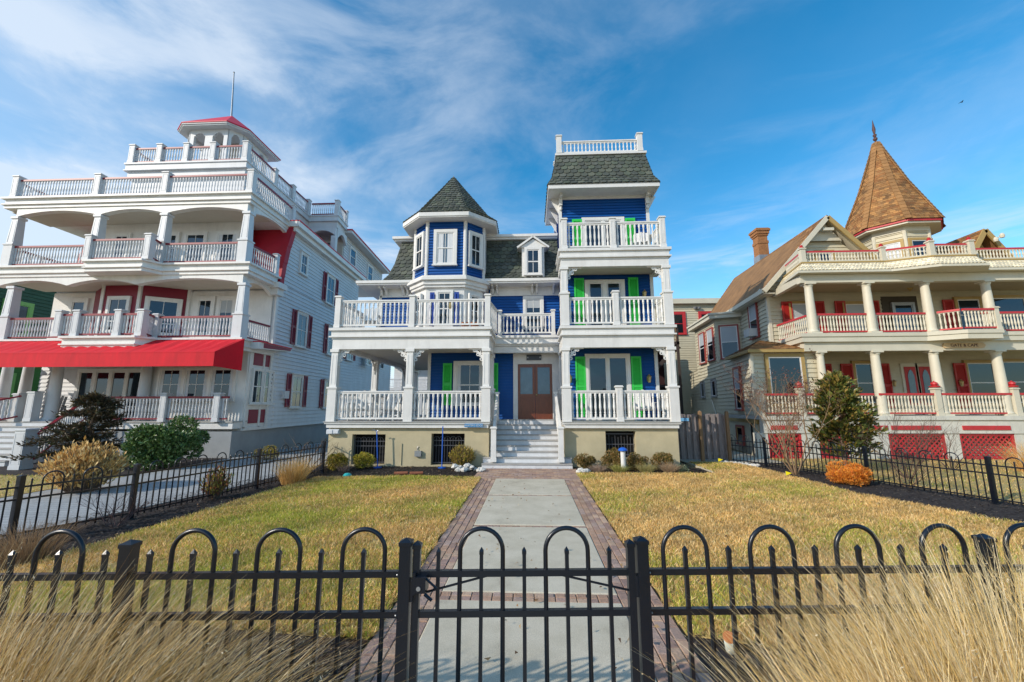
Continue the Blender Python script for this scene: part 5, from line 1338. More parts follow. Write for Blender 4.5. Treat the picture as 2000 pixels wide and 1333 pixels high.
# =================================================================== GROUND
def sheet(name, polys, z, m, th=.05, kind='structure'):
    b = MB()
    for P in polys: b.prism(P, z-th, z)
    return tag(b.build(name, m), kind=kind)
def ramp_mat(name, stops, scale, bump=.3, bscale=60, rough=.95, detail=8, stretch=(1, 1, 1), second=None):
    m = bpy.data.materials.new(name); m.use_nodes = True; nt = m.node_tree; N = nt.nodes; L = nt.links; p = N['Principled BSDF']; p.inputs['Roughness'].default_value = rough
    tc = N.new('ShaderNodeTexCoord'); mp = N.new('ShaderNodeMapping'); mp.inputs['Scale'].default_value = stretch; L.new(tc.outputs['Object'], mp.inputs[0])
    n = N.new('ShaderNodeTexNoise'); n.inputs['Scale'].default_value = scale; n.inputs['Detail'].default_value = detail; n.inputs['Roughness'].default_value = .7; L.new(mp.outputs[0], n.inputs['Vector'])
    r = N.new('ShaderNodeValToRGB'); L.new(n.outputs[0], r.inputs[0]); cr = r.color_ramp
    while len(cr.elements) < len(stops): cr.elements.new(.5)
    for e, (q, c) in zip(cr.elements, stops): e.position = q; e.color = (*c, 1)
    src = r.outputs[0]
    n2 = N.new('ShaderNodeTexNoise'); n2.inputs['Scale'].default_value = bscale; n2.inputs['Detail'].default_value = 6; L.new(mp.outputs[0], n2.inputs['Vector'])
    mr = N.new('ShaderNodeMapRange'); mr.inputs[1].default_value = .3; mr.inputs[2].default_value = .7; mr.inputs[3].default_value = .72; mr.inputs[4].default_value = 1.2; L.new(n2.outputs[0], mr.inputs[0])
    mx = N.new('ShaderNodeMix'); mx.data_type = 'RGBA'; mx.blend_type = 'MULTIPLY'; mx.inputs[0].default_value = 1; L.new(src, mx.inputs[6]); L.new(mr.outputs[0], mx.inputs[7])
    L.new(mx.outputs[2], p.inputs['Base Color'])
    b = N.new('ShaderNodeBump'); b.inputs['Strength'].default_value = bump; b.inputs['Distance'].default_value = .02; L.new(n2.outputs[0], b.inputs['Height']); L.new(b.outputs[0], p.inputs['Normal'])
    return m
MULCH = ramp_mat('bark_mulch', [(.3, (.018, .013, .012)), (.55, (.04, .03, .028)), (.75, (.09, .07, .06))], 25, .9, 90)
LAWN = ramp_mat('dormant_turf', [(.3, (.30, .25, .07)), (.48, (.44, .33, .12)), (.62, (.52, .38, .16)), (.8, (.38, .32, .09))], 1.1, .6, 45)
SOIL = ramp_mat('dry_turf_soil', [(.3, (.16, .13, .06)), (.6, (.24, .19, .09)), (.8, (.14, .14, .05))], .8, .5, 40)
SLAB = ramp_mat('walk_concrete', [(.25, (.38, .33, .25)), (.42, (.52, .465, .35)), (.6, (.60, .54, .42)), (.8, (.66, .60, .47))], 1.6, .12, 130, .85)
DRIVE = ramp_mat('driveway_pavers', [(.3, (.32, .33, .33)), (.7, (.46, .47, .46))], 1.5, .25, 60, .85)
def add_brick(m, scale, mortar=(.12, .11, .10), bw=.5, rh=.25):
    nt = m.node_tree; N = nt.nodes; L = nt.links; p = N['Principled BSDF']
    br = N.new('ShaderNodeTexBrick'); br.inputs['Scale'].default_value = scale; br.inputs['Mortar Size'].default_value = .012; br.inputs['Brick Width'].default_value = bw; br.inputs['Row Height'].default_value = rh
    br.inputs['Color1'].default_value = (1, 1, 1, 1); br.inputs['Color2'].default_value = (.86, .87, .88, 1); br.inputs['Mortar'].default_value = (.5, .5, .5, 1)
    tc = N.new('ShaderNodeTexCoord'); L.new(tc.outputs['Object'], br.inputs['Vector'])
    src = p.inputs['Base Color'].links[0].from_socket
    mx = N.new('ShaderNodeMix'); mx.data_type = 'RGBA'; mx.blend_type = 'MULTIPLY'; mx.inputs[0].default_value = 1; L.new(src, mx.inputs[6]); L.new(br.outputs[0], mx.inputs[7]); L.new(mx.outputs[2], p.inputs['Base Color'])
add_brick(DRIVE, 1.6)
b = MB(); b.box(-500, 500, -40, 900, -.5, -.03); tag(b.build('ground', SOIL), kind='structure')
BEDS = [[(-6.3, 11.3), (-1.4, 11.6), (-1.4, 13.8), (-7.0, 13.8)], [(1.35, 12.4), (5.4, 12.4), (5.4, 13.8), (1.35, 13.8)],
        [(-8.8, 3.2), (-6.0, 3.2), (-6.0, 12.6), (-7.0, 13.8), (-7.4, 13.8)], [(7.0, 14.6), (7.2, 12.6), (7.25, 9.6), (8.0, 7.9), (8.8, 5.0), (9.0, 3.0), (12, 3), (10.0, 9.2), (9.2, 11.4), (8.2, 14.4), (7.6, 15.4)],
        [(-9, .2), (-1.43, .2), (-1.43, 4.25), (-9, 3.9)], [(1.33, .2), (10, .2), (10, 3.4), (1.33, 4.0)], [(-18, 11.6), (-11.6, 11.6), (-11.7, 15.9), (-18, 15.9)], [(5.4, 15.0), (9, 15.0), (9, 16.3), (5.4, 16.3)]]
sheet('ground', BEDS, -.004, MULCH, .2)
LL = [(-6.3, 4.0), (-3.5, 4.0), (-1.42, 3.8), (-1.42, 11.55), (-3.5, 11.75), (-5.9, 11.4), (-6.1, 9)]
LRt = [(1.36, 4.0), (2.6, 3.7), (8.9, 3.4), (8.6, 6.2), (7.9, 8.3), (7.3, 9.8), (7.25, 12.8), (7.0, 14.8), (5.55, 14.9), (5.5, 12.5), (1.36, 12.4)]
sheet('lawn', [LL], .035, LAWN, .2); sheet('lawn', [LRt], .035, LAWN, .2)
sheet('lawn', [[(-40, -2), (-11.8, 2), (-11.6, 11.5), (-40, 11.5)]], .02, LAWN, .2); sheet('lawn', [[(10.8, 0), (60, 0), (60, 16.2), (8.8, 16.2), (9.4, 12), (10.1, 9.2)]], .02, LAWN, .2)
sheet('pavement', [[(-11.6, -5), (-8.9, -5), (-8.9, 3), (-8.1, 6.1), (-7.4, 10), (-7.2, 13.9), (-7.0, 34), (-11.6, 34)]], .012, DRIVE, .1)
b = MB(); b.prism([(5.45, 12.62), (7.0, 12.62), (6.9, 15.2), (5.45, 15.2)], -.1, .03); b.prism([(5.45, 15.21), (8.9, 15.21), (9.0, 40), (5.0, 40)], -.1, .02); tag(b.build('path', SLAB), kind='structure')
# front walk: slabs and brick edging
b = MB()
for y0, y1 in ((-1.5, .6), (.72, 2.25), (2.36, 4.50), (4.70, 7.06), (7.18, 9.40), (9.50, 11.48)):
    e = .012; vs = [(-.97, y0, -.1), (.90, y0, -.1), (.90, y1, -.1), (-.97, y1, -.1), (-.97, y0, .02), (.90, y0, .02), (.90, y1, .02), (-.97, y1, .02), (-.97+e, y0+e, .03), (.90-e, y0+e, .03), (.90-e, y1-e, .03), (-.97+e, y1-e, .03)]
    b.add(vs, [(0, 1, 5, 4), (1, 2, 6, 5), (2, 3, 7, 6), (3, 0, 4, 7), (4, 5, 9, 8), (5, 6, 10, 9), (6, 7, 11, 10), (7, 4, 8, 11), (8, 9, 10, 11)])
tag(b.build('path', SLAB), kind='structure')
BRK = mat('clay_pavers', (1, 1, 1), .85, attr=True, var=.22, vscale=14, bump=.5, bscale=60)
bc = [(.40, .25, .17), (.44, .29, .20), (.35, .23, .18), (.48, .33, .23), (.38, .27, .22), (.32, .21, .17)]
b = MB()
def brick(x0, x1, y0, y1):
    g = .004; c = random.choice(bc); v = random.uniform(.85, 1.15); c = tuple(q*v for q in c); z = .024+random.uniform(-.003, .003); e = .006
    x0 += g; x1 -= g; y0 += g; y1 -= g
    b.add([(x0, y0, -.05), (x1, y0, -.05), (x1, y1, -.05), (x0, y1, -.05), (x0, y0, z-e), (x1, y0, z-e), (x1, y1, z-e), (x0, y1, z-e), (x0+e, y0+e, z), (x1-e, y0+e, z), (x1-e, y1-e, z), (x0+e, y1-e, z)],
          [(0, 1, 5, 4), (1, 2, 6, 5), (2, 3, 7, 6), (3, 0, 4, 7), (4, 5, 9, 8), (5, 6, 10, 9), (6, 7, 11, 10), (7, 4, 8, 11), (8, 9, 10, 11)], c)
for xa, n in ((-1.385, 4), (.905, 4)):
    for i in range(n):
        x0 = xa+i*.1035+ (.0 if xa < 0 else 0); y = -1.0-(.1 if i % 2 else 0)
        while y < 11.5: brick(x0, x0+.1035, y, min(y+.207, 11.5)); y += .207
for ya in (.605, 2.255, 4.505, 4.603, 7.063, 9.402):
    x = -.968; w_ = .11
    while x < .88: brick(x, min(x+w_, .9), ya, ya+.097); x += w_
y = 11.5; k = 0
while y < 13.36:
    x = -1.62-(.1 if k % 2 else 0)
    while x < 1.42: brick(max(x, -1.62), min(x+.207, 1.42), y, y+.1035); x += .207
    y += .1035; k += 1
for k in range(5):
    x = 5.45-(.1 if k % 2 else 0)
    while x < 6.95: brick(max(x, 5.45), min(x+.207, 7.0), 12.08+k*.1035, 12.18+k*.1035); x += .207
tag(b.build('pavement', BRK), kind='structure')
b = MB(); b.box(-1.40, 1.34, -1.2, 13.3, -.1, .006); b.box(-1.64, 1.44, 11.5, 13.34, -.1, .005); b.box(5.4, 7.0, 12.05, 12.6, -.1, .005)
tag(b.build('ground', mat('joint_sand', (.07, .06, .05), .95, var=.2)), kind='structure')

# =================================================================== scattered grass and mulch (numpy built)
def in_poly(x, y, P):
    c = np.zeros(len(x), bool); n = len(P)
    for i in range(n):
        x0, y0 = P[i]; x1, y1 = P[(i+1) % n]
        t = ((y0 > y) != (y1 > y)) & (x < (x1-x0)*(y-y0)/((y1-y0) if y1 != y0 else 1e-9)+x0); c ^= t
    return c
def np_mesh(name, V, Fc, colors, m, nper, parent=None, wloc=(0, 0, 0)):
    """V: (n,k,3) vertices of n equal pieces, Fc: faces of a piece (list of index tuples, same length), colors (n,3)"""
    n, k, _ = V.shape; me = bpy.data.meshes.new(name)
    me.vertices.add(n*k); me.vertices.foreach_set('co', (V.reshape(-1, 3)-np.array(wloc)).astype(np.float32).ravel())
    fl = len(Fc[0]); nf = len(Fc)
    idx = (np.arange(n)[:, None, None]*k+np.array(Fc)[None]).reshape(-1)
    me.loops.add(len(idx)); me.loops.foreach_set('vertex_index', idx.astype(np.int32))
    me.polygons.add(n*nf); me.polygons.foreach_set('loop_start', (np.arange(n*nf)*fl).astype(np.int32))
    try: me.polygons.foreach_set('loop_total', np.full(n*nf, fl, np.int32))
    except Exception: pass
    me.update(calc_edges=True); me.validate()
    ca = me.color_attributes.new('Col', 'FLOAT_COLOR', 'POINT')
    cc = np.ones((n*k, 4), np.float32); cc[:, :3] = np.repeat(colors, k, 0); ca.data.foreach_set('color', cc.ravel())
    me.materials.append(m)
    return link(name, me, parent, wloc)
LEAF = mat('leaf', (1, 1, 1), .55, attr=True, var=0, sub=.25)
LEAFG = mat('glossy_leaf', (1, 1, 1), .35, attr=True, var=0, sub=.12)
STRAW = mat('straw', (1, 1, 1), .7, attr=True, var=0, sub=.35)
BARKM = mat('bark', srgb(120, 100, 84), .85, var=.3, vscale=12, bump=.4)
def pick(pal, n): 
    pal = np.array(pal); c = pal[rng.integers(0, len(pal), n)]; return c*rng.uniform(.75, 1.2, (n, 1))
def patch(x, y, s=1.0, ph=0):
    return .5+.25*np.sin(x*1.7*s+ph+np.sin(y*1.3*s+ph*2))+.25*np.sin(y*2.1*s-x*.8*s+ph*1.7)
def turf(name, P, n, z0, pal_a, pal_b, gfun, near=1.0):
    P = offset_poly(P, .045); xs = [p[0] for p in P]; ys = [p[1] for p in P]
    x = rng.uniform(min(xs), max(xs), n*2); t = rng.uniform(0, 1, n*2)**1.5; y = min(ys)+(max(ys)-min(ys))*t
    x = x+rng.normal(0, .02, n*2); y = y+rng.normal(0, .03, n*2); k = in_poly(x+.05*np.sin(y*9)*rng.uniform(0, 1, n*2), y, P); x = x[k][:n]; y = y[k][:n]
    bare = (np.sin(x*3.1+np.sin(y*2.3)*2)*np.sin(y*2.7+x*1.1) > .80)&(rng.uniform(0, 1, len(x)) < .6); x = x[~bare]; y = y[~bare]; m = len(x)
    h = rng.uniform(.02, .06, m); w_ = rng.uniform(.004, .010, m)*(1+y*.07); a = rng.uniform(0, 2*pi, m)
    lx = rng.normal(0, .6, m)*h; ly = rng.normal(0, .6, m)*h
    V = np.zeros((m, 4, 3)); dx = np.cos(a)*w_/2; dy = np.sin(a)*w_/2
    V[:, 0] = np.stack([x-dx, y-dy, np.full(m, z0)], 1); V[:, 1] = np.stack([x+dx, y+dy, np.full(m, z0)], 1)
    V[:, 2] = np.stack([x+lx+dx*.3, y+ly+dy*.3, z0+h], 1); V[:, 3] = np.stack([x+lx-dx*.3, y+ly-dy*.3, z0+h], 1)
    g = rng.uniform(0, 1, m) < gfun(x, y)
    col = np.where(g[:, None], pick(pal_b, m), pick(pal_a, m))
    tone = (.78+.3*patch(x, y, 2.3, 1.0)+.22*patch(x, y, 7.0, 4.0)); col = col*tone[:, None]
    o = np_mesh(name, V, [(0, 1, 2, 3)], col, STRAW, 4); return tag(o, kind='stuff')
strawp = [(.90, .60, .24), (.78, .50, .16), (1.0, .76, .38), (.60, .38, .13), (.42, .27, .10)]
greenp = [(.36, .40, .05), (.46, .47, .07), (.28, .33, .04), (.58, .52, .09)]
turf('grass', LL, 160000, .034, strawp, greenp, lambda x, y: np.clip(.05+.85*patch(x, y, .9, 2.0)*(.7+.6*patch(x, y, 2.6, 5.0)), .06, .85))
turf('grass', LRt, 210000, .034, strawp, greenp, lambda x, y: np.clip(-.22+.75*patch(x, y, .8, .3)*(.6+.8*patch(x, y, 2.4, 1.0)), .02, .6))
turf('grass', [(-22, 5), (-11.8, 5), (-11.6, 11.5), (-22, 11.5)], 25000, .02, strawp, greenp, lambda x, y: x*0+.5)
turf('grass', [(10.9, 5), (22, 5), (22, 16.2), (8.9, 16.2), (9.5, 12), (10.2, 9.2)], 30000, .02, strawp, greenp, lambda x, y: x*0+.25)
def chips(polys, n, z0=.0):
    Vs = []; 
    for P in polys:
        xs = [p[0] for p in P]; ys = [p[1] for p in P]; m = n; x = rng.uniform(min(xs), max(xs), m); y = rng.uniform(min(ys), max(ys), m); k = in_poly(x, y, P); Vs.append(np.stack([x[k], y[k]], 1))
    Q = np.concatenate(Vs); m = len(Q); a = rng.uniform(0, 2*pi, m); l = rng.uniform(.01, .035, m); w_ = rng.uniform(.004, .013, m); t = rng.uniform(-.5, .5, m); z = z0+rng.uniform(.002, .022, m)
    V = np.zeros((m, 4, 3))
    for i, (s1, s2) in enumerate(((-1, -1), (1, -1), (1, 1), (-1, 1))):
        V[:, i, 0] = Q[:, 0]+np.cos(a)*l*s1-np.sin(a)*w_*s2; V[:, i, 1] = Q[:, 1]+np.sin(a)*l*s1+np.cos(a)*w_*s2; V[:, i, 2] = z+l*t*s1*.6
    o = np_mesh('bark_mulch', V, [(0, 1, 2, 3)], pick([(.03, .022, .02), (.06, .045, .04), (.10, .08, .065), (.16, .13, .10), (.02, .016, .015)], m), STRAW, 4); return tag(o, kind='stuff')
chips(BEDS[:6], 15000)
def litter(P, n):
    xs = [p[0] for p in P]; ys = [p[1] for p in P]; x = rng.uniform(min(xs), max(xs), n); y = rng.uniform(min(ys), max(ys), n); k = in_poly(x, y, P); x, y = x[k], y[k]; m = len(x); a = rng.uniform(0, 2*pi, m); s_ = rng.uniform(.012, .032, m)
    V = np.zeros((m, 4, 3))
    for i, (u, v_) in enumerate(((-1, 0), (0, -.6), (1, 0), (0, .6))):
        V[:, i, 0] = x+(np.cos(a)*u-np.sin(a)*v_)*s_; V[:, i, 1] = y+(np.sin(a)*u+np.cos(a)*v_)*s_; V[:, i, 2] = .055+rng.uniform(-.01, .02, m)+(.012 if i % 2 else 0)
    tag(np_mesh('leaves', V, [(0, 1, 2, 3)], pick([(.30, .17, .08), (.22, .12, .06), (.42, .28, .14), (.50, .40, .26)], m), STRAW, 4), kind='stuff')
litter([(-7.5, 3.3), (8.5, 3.3), (7.5, 13.5), (-6.8, 13.5)], 900)

# =================================================================== FENCES
def picket_mesh(z0, z1, w=.019, m=IRONM):
    def mk():
        b = MB(); h = w/2; b.box(-h, h, -h, h, z0, z1-.035)
        b.add([(-h*1.18, -h*1.18, z1-.035), (h*1.18, -h*1.18, z1-.035), (h*1.18, h*1.18, z1-.035), (-h*1.18, h*1.18, z1-.035), (-h*1.18, -h*1.18, z1-.02), (h*1.18, -h*1.18, z1-.02), (h*1.18, h*1.18, z1-.02), (-h*1.18, h*1.18, z1-.02), (0, 0, z1)],
              [(0, 3, 2, 1), (0, 1, 5, 4), (1, 2, 6, 5), (2, 3, 7, 6), (3, 0, 4, 7), (4, 5, 8), (5, 6, 8), (6, 7, 8), (7, 4, 8)])
        return b.mesh('picket', m)
    return cached(('pk', round(z0, 3), round(z1, 3), w), mk)
def hoop_mesh(z0, z1, half, w=.021):
    def mk():
        b = MB(); pts = [(-half, 0, z0), (-half, 0, z1-half*1.0)]
        pts += [(-half*cos(t), 0, z1-half+half*sin(t)) for t in np.linspace(0, pi, 17)[1:-1]]+[(half, 0, z1-half), (half, 0, z0)]
        b.tube(pts, w*.56, 8); me = b.mesh('hoop', IRONM); 
        me.polygons.foreach_set('use_smooth', [len(p.vertices) == 4 for p in me.polygons]); return me
    return cached(('hp', round(z0, 3), round(z1, 3), round(half, 4), w), mk)
def fpost(parent, x, y, h, w=.058, rz=0, name='post'):
    def mk():
        b = MB(); e = w/2; b.box(-e, e, -e, e, -.02, h-.02); b.box(-e-.004, e+.004, -e-.004, e+.004, h-.03, h-.012); b.add([(-e-.004, -e-.004, h-.012), (e+.004, -e-.004, h-.012), (e+.004, e+.004, h-.012), (-e-.004, e+.004, h-.012), (0, 0, h+.006)], [(0, 1, 4), (1, 2, 4), (2, 3, 4), (3, 0, 4)])
        return b.mesh(name, IRONM)
    return put(cached(('fp', round(h, 3), w), mk), name, parent, (x, y, 0), rz)
def fence_bay(parent, A, B, n, first, zr, zp, zh, z0=.04, w=.019, rail_h=.030):
    """bars between posts A and B; n gaps; first: index parity where a hoop begins (list of hoop-centre indices)"""
    A = np.array(A, float); B = np.array(B, float); d = (B-A)/n; L = np.linalg.norm(B-A); rz = atan2(B[1]-A[1], B[0]-A[0]); s = L/n
    u = (B-A)/L
    for z in zr:
        b = MB(); b.bar((*(A), z), (*(B), z), .026, rail_h); b.build('rail', IRONM, parent)
    legs = set()
    for c in range(first, n, 4):
        legs |= {c-1, c+1}
        if c-1 > 0 and c+1 < n:
            p = A+d*c; put(hoop_mesh(z0, zh, round(s, 3)), 'hoop', parent, (p[0], p[1], 0), rz)
        else:
            for q in (c-1, c+1):
                if 0 < q < n: legs.discard(q)
    for i in range(1, n):
        if i in legs: continue
        p = A+d*i; put(picket_mesh(z0, zp, w), 'picket', parent, (p[0], p[1], 0), rz)
fl = lambda X_: (X_, 2.265+.064*X_)
def fpx(px, py=1110):
    Xv = 0
    for _ in range(4): Xv = fx(px, fl(Xv)[1], py)
    return Xv
ZR = [1.145, .955, .12]; ZP = 1.272; ZH = 1.362
FT = thing('iron_fence', (-2.07, fl(-2.07)[1], 0), 'black hoop topped front fence on the left of the garden gate, with tall grass', 'fence')
xA, xB, xC = fpx(248), fpx(792), fpx(-420)
fence_bay(FT, fl(xB), fl(xA), 13, 2, ZR, ZP, ZH); fence_bay(FT, fl(xA), fl(xA-1.75), 15, 3, ZR, ZP, ZH); fence_bay(FT, fl(xA-1.75), fl(xA-3.5), 15, 3, ZR, ZP, ZH)
rzf = atan2(.064, 1)
for x in (xB, xA, xA-1.75, xA-3.5): fpost(FT, *fl(x), 1.315, rz=rzf)
FR = thing('iron_fence', (2.4, fl(2.4)[1], 0), 'black hoop topped front fence on the right of the garden gate, with tall grass', 'fence')
xD, xE = fpx(1254), fpx(1932)
fence_bay(FR, fl(xD), fl(xE), 16, 2, ZR, ZP, ZH); fence_bay(FR, fl(xE), fl(xE+1.8), 16, 2, ZR, ZP, ZH); fence_bay(FR, fl(xE+1.8), fl(xE+3.6), 16, 2, ZR, ZP, ZH)
for x in (xD, xE, xE+1.8, xE+3.6): fpost(FR, *fl(x), 1.315, rz=rzf)
GT = thing('garden_gate', (0, fl(0)[1], 0), 'black metal garden gate with two hoops and a side latch across the front walk', 'gate')
xg0, xg1 = fpx(814), fpx(1232)
fence_bay(GT, fl(xg0), fl(xg1), 10, 3, ZR[:2]+[.16], ZP, ZH, .10)
for x in (xg0, xg1):
    fpost(GT, *fl(x), 1.300, .037, rzf, 'stile')
for a, c in (((828, 1158), (978, 1118)), ((1072, 1118), (1232, 1154))):
    xa, xc = fpx(*a), fpx(*c); b = MB(); ya, yc_ = fl(xa)[1]-.005, fl(xc)[1]-.005
    b.tube([(xa, ya, fz(a[1], ya, a[0])), (xc, yc_, fz(c[1], yc_, c[0]))], .006, 6); b.build('brace_rod', IRONM, GT)
b = MB(); xl_ = fpx(828, 1140); yl = fl(xl_)[1]-.03; zl = fz(1140, yl, 828)
b.box(xl_-.035, xl_+.02, yl-.02, yl+.05, zl-.04, zl+.035); b.box(xl_-.05, xl_-.035, yl-.01, yl+.04, zl-.05, zl+.05); o = b.build('latch', IRONM, GT)
b = MB(); b.tube([(xl_+.015, yl-.01, zl+.03), (xl_+.05, yl-.015, zl+.005), (xl_+.075, yl-.015, zl-.015)], .006, 6); b.tube([(xl_+.015, yl-.012, zl-.045), (xl_+.055, yl-.02, zl-.07)], [.009, .008], 6); link('lever', b.mesh('lever', IRONM, base_loc(o)), o, base_loc(o))
b = MB(); b.tube([(xl_-.015, yl-.024, zl-.018), (xl_-.015, yl-.018, zl-.018)], .011, 12); link('lock_cylinder', b.mesh('lock_cylinder', GALV, base_loc(o)), o, base_loc(o))
for z in (1.08, .35):
    xm = (xg1+xD)/2; b = MB(); b.box(xm-.012, xm+.014, fl(xm)[1]-.02, fl(xm)[1]+.02, z-.05, z+.05); b.build('hinge', IRONM, GT)
xm = (xg0+xB)/2; b = MB(); b.box(xm-.012, xm+.02, fl(xm)[1]-.025, fl(xm)[1]+.02, 1.02, 1.12); b.build('latch_stop', IRONM, GT)
b = MB()
for x in (xB, xD, xE):
    for z in (1.145, .955): 
        sx = 1 if x > 0 else -1; p = fl(x+sx*.036); b.lathe([(.004, -.004), (.005, 0), (.003, .004)], p[0], p[1]-.016, z, n=8)
b.build('rail_bolt', GALV, FR)

SL = thing('iron_fence', (-7.0, 8.5, 0), 'black hoop topped side fence between the left lawn and the driveway', 'fence')
pts = [(-8.9, 3.9), (-7.8, 6.1), (-7.2, 7.35), (-6.7, 10.0), (-6.25, 12.3), (-6.85, 13.6)]
nb = [20, 12, 24, 20, 10]
for (a, c, n) in zip(pts[:-1], pts[1:], nb): fence_bay(SL, a, c, n, 3, [.78, .60, .10], .90, .97, .04, .019, .028)
for p in pts[:-1]: fpost(SL, *p, .96, .07)
SRf = thing('iron_fence', (8.7, 11.3, 0), 'black hoop topped side fence between the right lawn and the cream house', 'fence')
pts = [(6.98, 15.5), (7.75, 14.2), (8.75, 11.35), (9.5, 9.15), (10.45, 6.6), (11.3, 4.4)]
nb = [12, 26, 20, 22, 20]
for (a, c, n) in zip(pts[:-1], pts[1:], nb): fence_bay(SRf, a, c, n, 3, [.77, .60, .10], .89, .96, .04, .019, .028)
for p in pts: fpost(SRf, *p, .95, .07)

# wooden plank fence
WF = thing('wooden_fence', (6.1, 15.4, 0), 'weathered shadowbox plank fence with a gate, filling the gap right of the blue house', 'fence')
xa, xm, xb_ = fx(1327, 15.35, 820), fx(1365, 15.35, 820), fx(1417, 15.35, 820)
zt = fz(809, 15.3, 1370)
for x in (xm, xb_):
    b = MB(); b.box(x-.05, x+.05, 15.19, 15.29, 0, zt+.08); b.add([(x-.05, 15.19, zt+.08), (x+.05, 15.19, zt+.08), (x+.05, 15.29, zt+.08), (x-.05, 15.29, zt+.08), (x, 15.24, zt+.13)], [(0, 1, 4), (1, 2, 4), (2, 3, 4), (3, 0, 4)]); b.build('post', WOODP, WF)
for a, c in ((xa-.25, xm+.06), (xm-.03, xb_+.03)):
    b = MB()
    for z in (.25, .95, zt-.12): b.box(a, c, 15.33, 15.37, z, z+.09)
    b.build('rail', WOODF, WF)
    x = a; k = 0
    while x+.13 < c+.03:
        b = MB(); yy = 15.30 if k % 2 == 0 else 15.375; h_ = zt+random.uniform(-.02, .02); b.xz([(x, .08), (x+.14, .08), (x+.14, h_-.03), (x+.115, h_), (x+.025, h_), (x, h_-.03)], yy, yy+.02); b.build('plank', WOODF, WF); x += .112; k += 1
b = MB(); xs_ = fx(1336, 15.28, 820); zs = fz(820, 15.28, 1336); b.box(xs_-.17, xs_+.17, 15.27, 15.285, zs-.055, zs+.055); b.build('small_sign', mat('light_blue_sign', srgb(120, 180, 220), .5), WF)
# =================================================================== PLANTS
def leaves_obj(name, pts, size, pal, m, parent=None, wloc=(0, 0, 0), asp=.45, up=.3, outdir=None, var=.35):
    n = len(pts); d = rng.normal(0, 1, (n, 3)); 
    if outdir is not None: d = d*.6+outdir
    d[:, 2] += up; d /= np.linalg.norm(d, axis=1)[:, None]+1e-9
    r = np.cross(d, rng.normal(0, 1, (n, 3))); r /= np.linalg.norm(r, axis=1)[:, None]+1e-9
    L_ = size*rng.uniform(1-var, 1+var, n)[:, None]; w_ = L_*asp/2; nn = np.cross(d, r)
    V = np.stack([pts, pts+d*L_*.45+r*w_+nn*L_*.06, pts+d*L_, pts+d*L_*.45-r*w_+nn*L_*.06], 1)
    return np_mesh(name, V, [(0, 1, 2), (0, 2, 3)], pick(pal, n), m, 4, parent, wloc)
def lump_pts(n, c, rad, lumps, lr, shell=.55, flat=0):
    c = np.array(c); rad = np.array(rad)
    q = rng.normal(0, 1, (lumps, 3)); q /= np.linalg.norm(q, axis=1)[:, None]; q *= rng.uniform(.45, .85, (lumps, 1)); q[:, 2] = np.abs(q[:, 2])*1.0-.15 if flat else q[:, 2]
    lc = c+q*rad; k = rng.integers(0, lumps, n)
    u = rng.normal(0, 1, (n, 3)); u /= np.linalg.norm(u, axis=1)[:, None]; rr = lr*rng.uniform(.7, 1.25, lumps)[k]*(shell+(1-shell)*rng.uniform(0, 1, n)**.5)
    p = lc[k]+u*rr[:, None]*np.array([1, 1, .85]); return p, u
def stems(parent, base, tips, r0, r1, m, name='stem', wob=.05):
    b = MB()
    for t in tips:
        b0 = np.array(base); t = np.array(t); mid = (b0+t)/2+np.array([random.uniform(-wob, wob) for _ in range(3)]); b.tube([b0, mid, t], [r0, (r0+r1)/2, r1], 6)
    return b.build(name, m, parent)
def shrub(label, cat, loc, rad, n, size, pal, lumps=14, lr=.3, m=LEAF, asp=.45, up=.3, name='shrub', group=None, zlift=.0, nst=7):
    t = thing(name, loc, label, cat, group); c = (loc[0], loc[1], loc[2]+rad[2]*.95+zlift)
    p, u = lump_pts(n, c, rad, lumps, lr); k = p[:, 2] > loc[2]+.03; p, u = p[k], u[k]
    leaves_obj('foliage', p, size, pal, m, t, loc, asp, up, u)
    tips = [p[random.randrange(len(p))] for _ in range(nst)]
    stems(t, loc, [np.array(q)*.9+np.array(loc)*.1 for q in tips], .015+rad[0]*.012, .004, BARKM); return t
DG = [(.08, .15, .035), (.11, .19, .045), (.05, .10, .025), (.15, .23, .07), (.20, .27, .10)]
GOLD = [(.80, .50, .17), (.68, .40, .12), (.88, .60, .24), (.54, .30, .08), (.90, .66, .30)]
OLG = [(.26, .24, .02), (.36, .29, .03), (.48, .35, .05), (.14, .15, .02), (.56, .36, .06)]
DARKB = [(.06, .04, .02), (.09, .06, .03), (.04, .03, .015), (.12, .09, .04), (.05, .06, .025)]
ORNG = [(.85, .30, .03), (.92, .40, .05), (.70, .20, .03), (.60, .26, .05)]
shrub('large rounded glossy green shrub in front of the white house porch', 'shrub', (-12.0, 13.3, 0), (1.22, 1.1, .80), 17000, .10, DG, 34, .34, LEAFG, .5)
# golden grass-like shrub
def plume(label, loc, n, h, r, pal, leaf=.07, name='shrub', group=None):
    t = thing(name, loc, label, 'shrub', group); b = MB(); P = []; U = []
    for i in range(n):
        a = random.uniform(0, 2*pi); q = sqrt(random.random()); e = (loc[0]+cos(a)*q*r, loc[1]+sin(a)*q*r, loc[2]+h*random.uniform(.7, 1)*(1-.45*q*q)); b0 = (loc[0]+cos(a)*q*r*.3, loc[1]+sin(a)*q*r*.3, loc[2])
        b.tube([b0, e], [.008, .003], 4, cap=False)
        for k in range(16 if leaf < .1 else 10):
            s = random.uniform(.25, 1.0); p = np.array(b0)*(1-s)+np.array(e)*s+rng.normal(0, .03, 3); P.append(p); U.append(np.array(e)-b0)
    b.build('stem', BARKM, t); U = np.array(U); U /= np.linalg.norm(U, axis=1)[:, None]
    leaves_obj('foliage', np.array(P), leaf, pal, LEAF, t, loc, .35, .5, U*1.3); return t
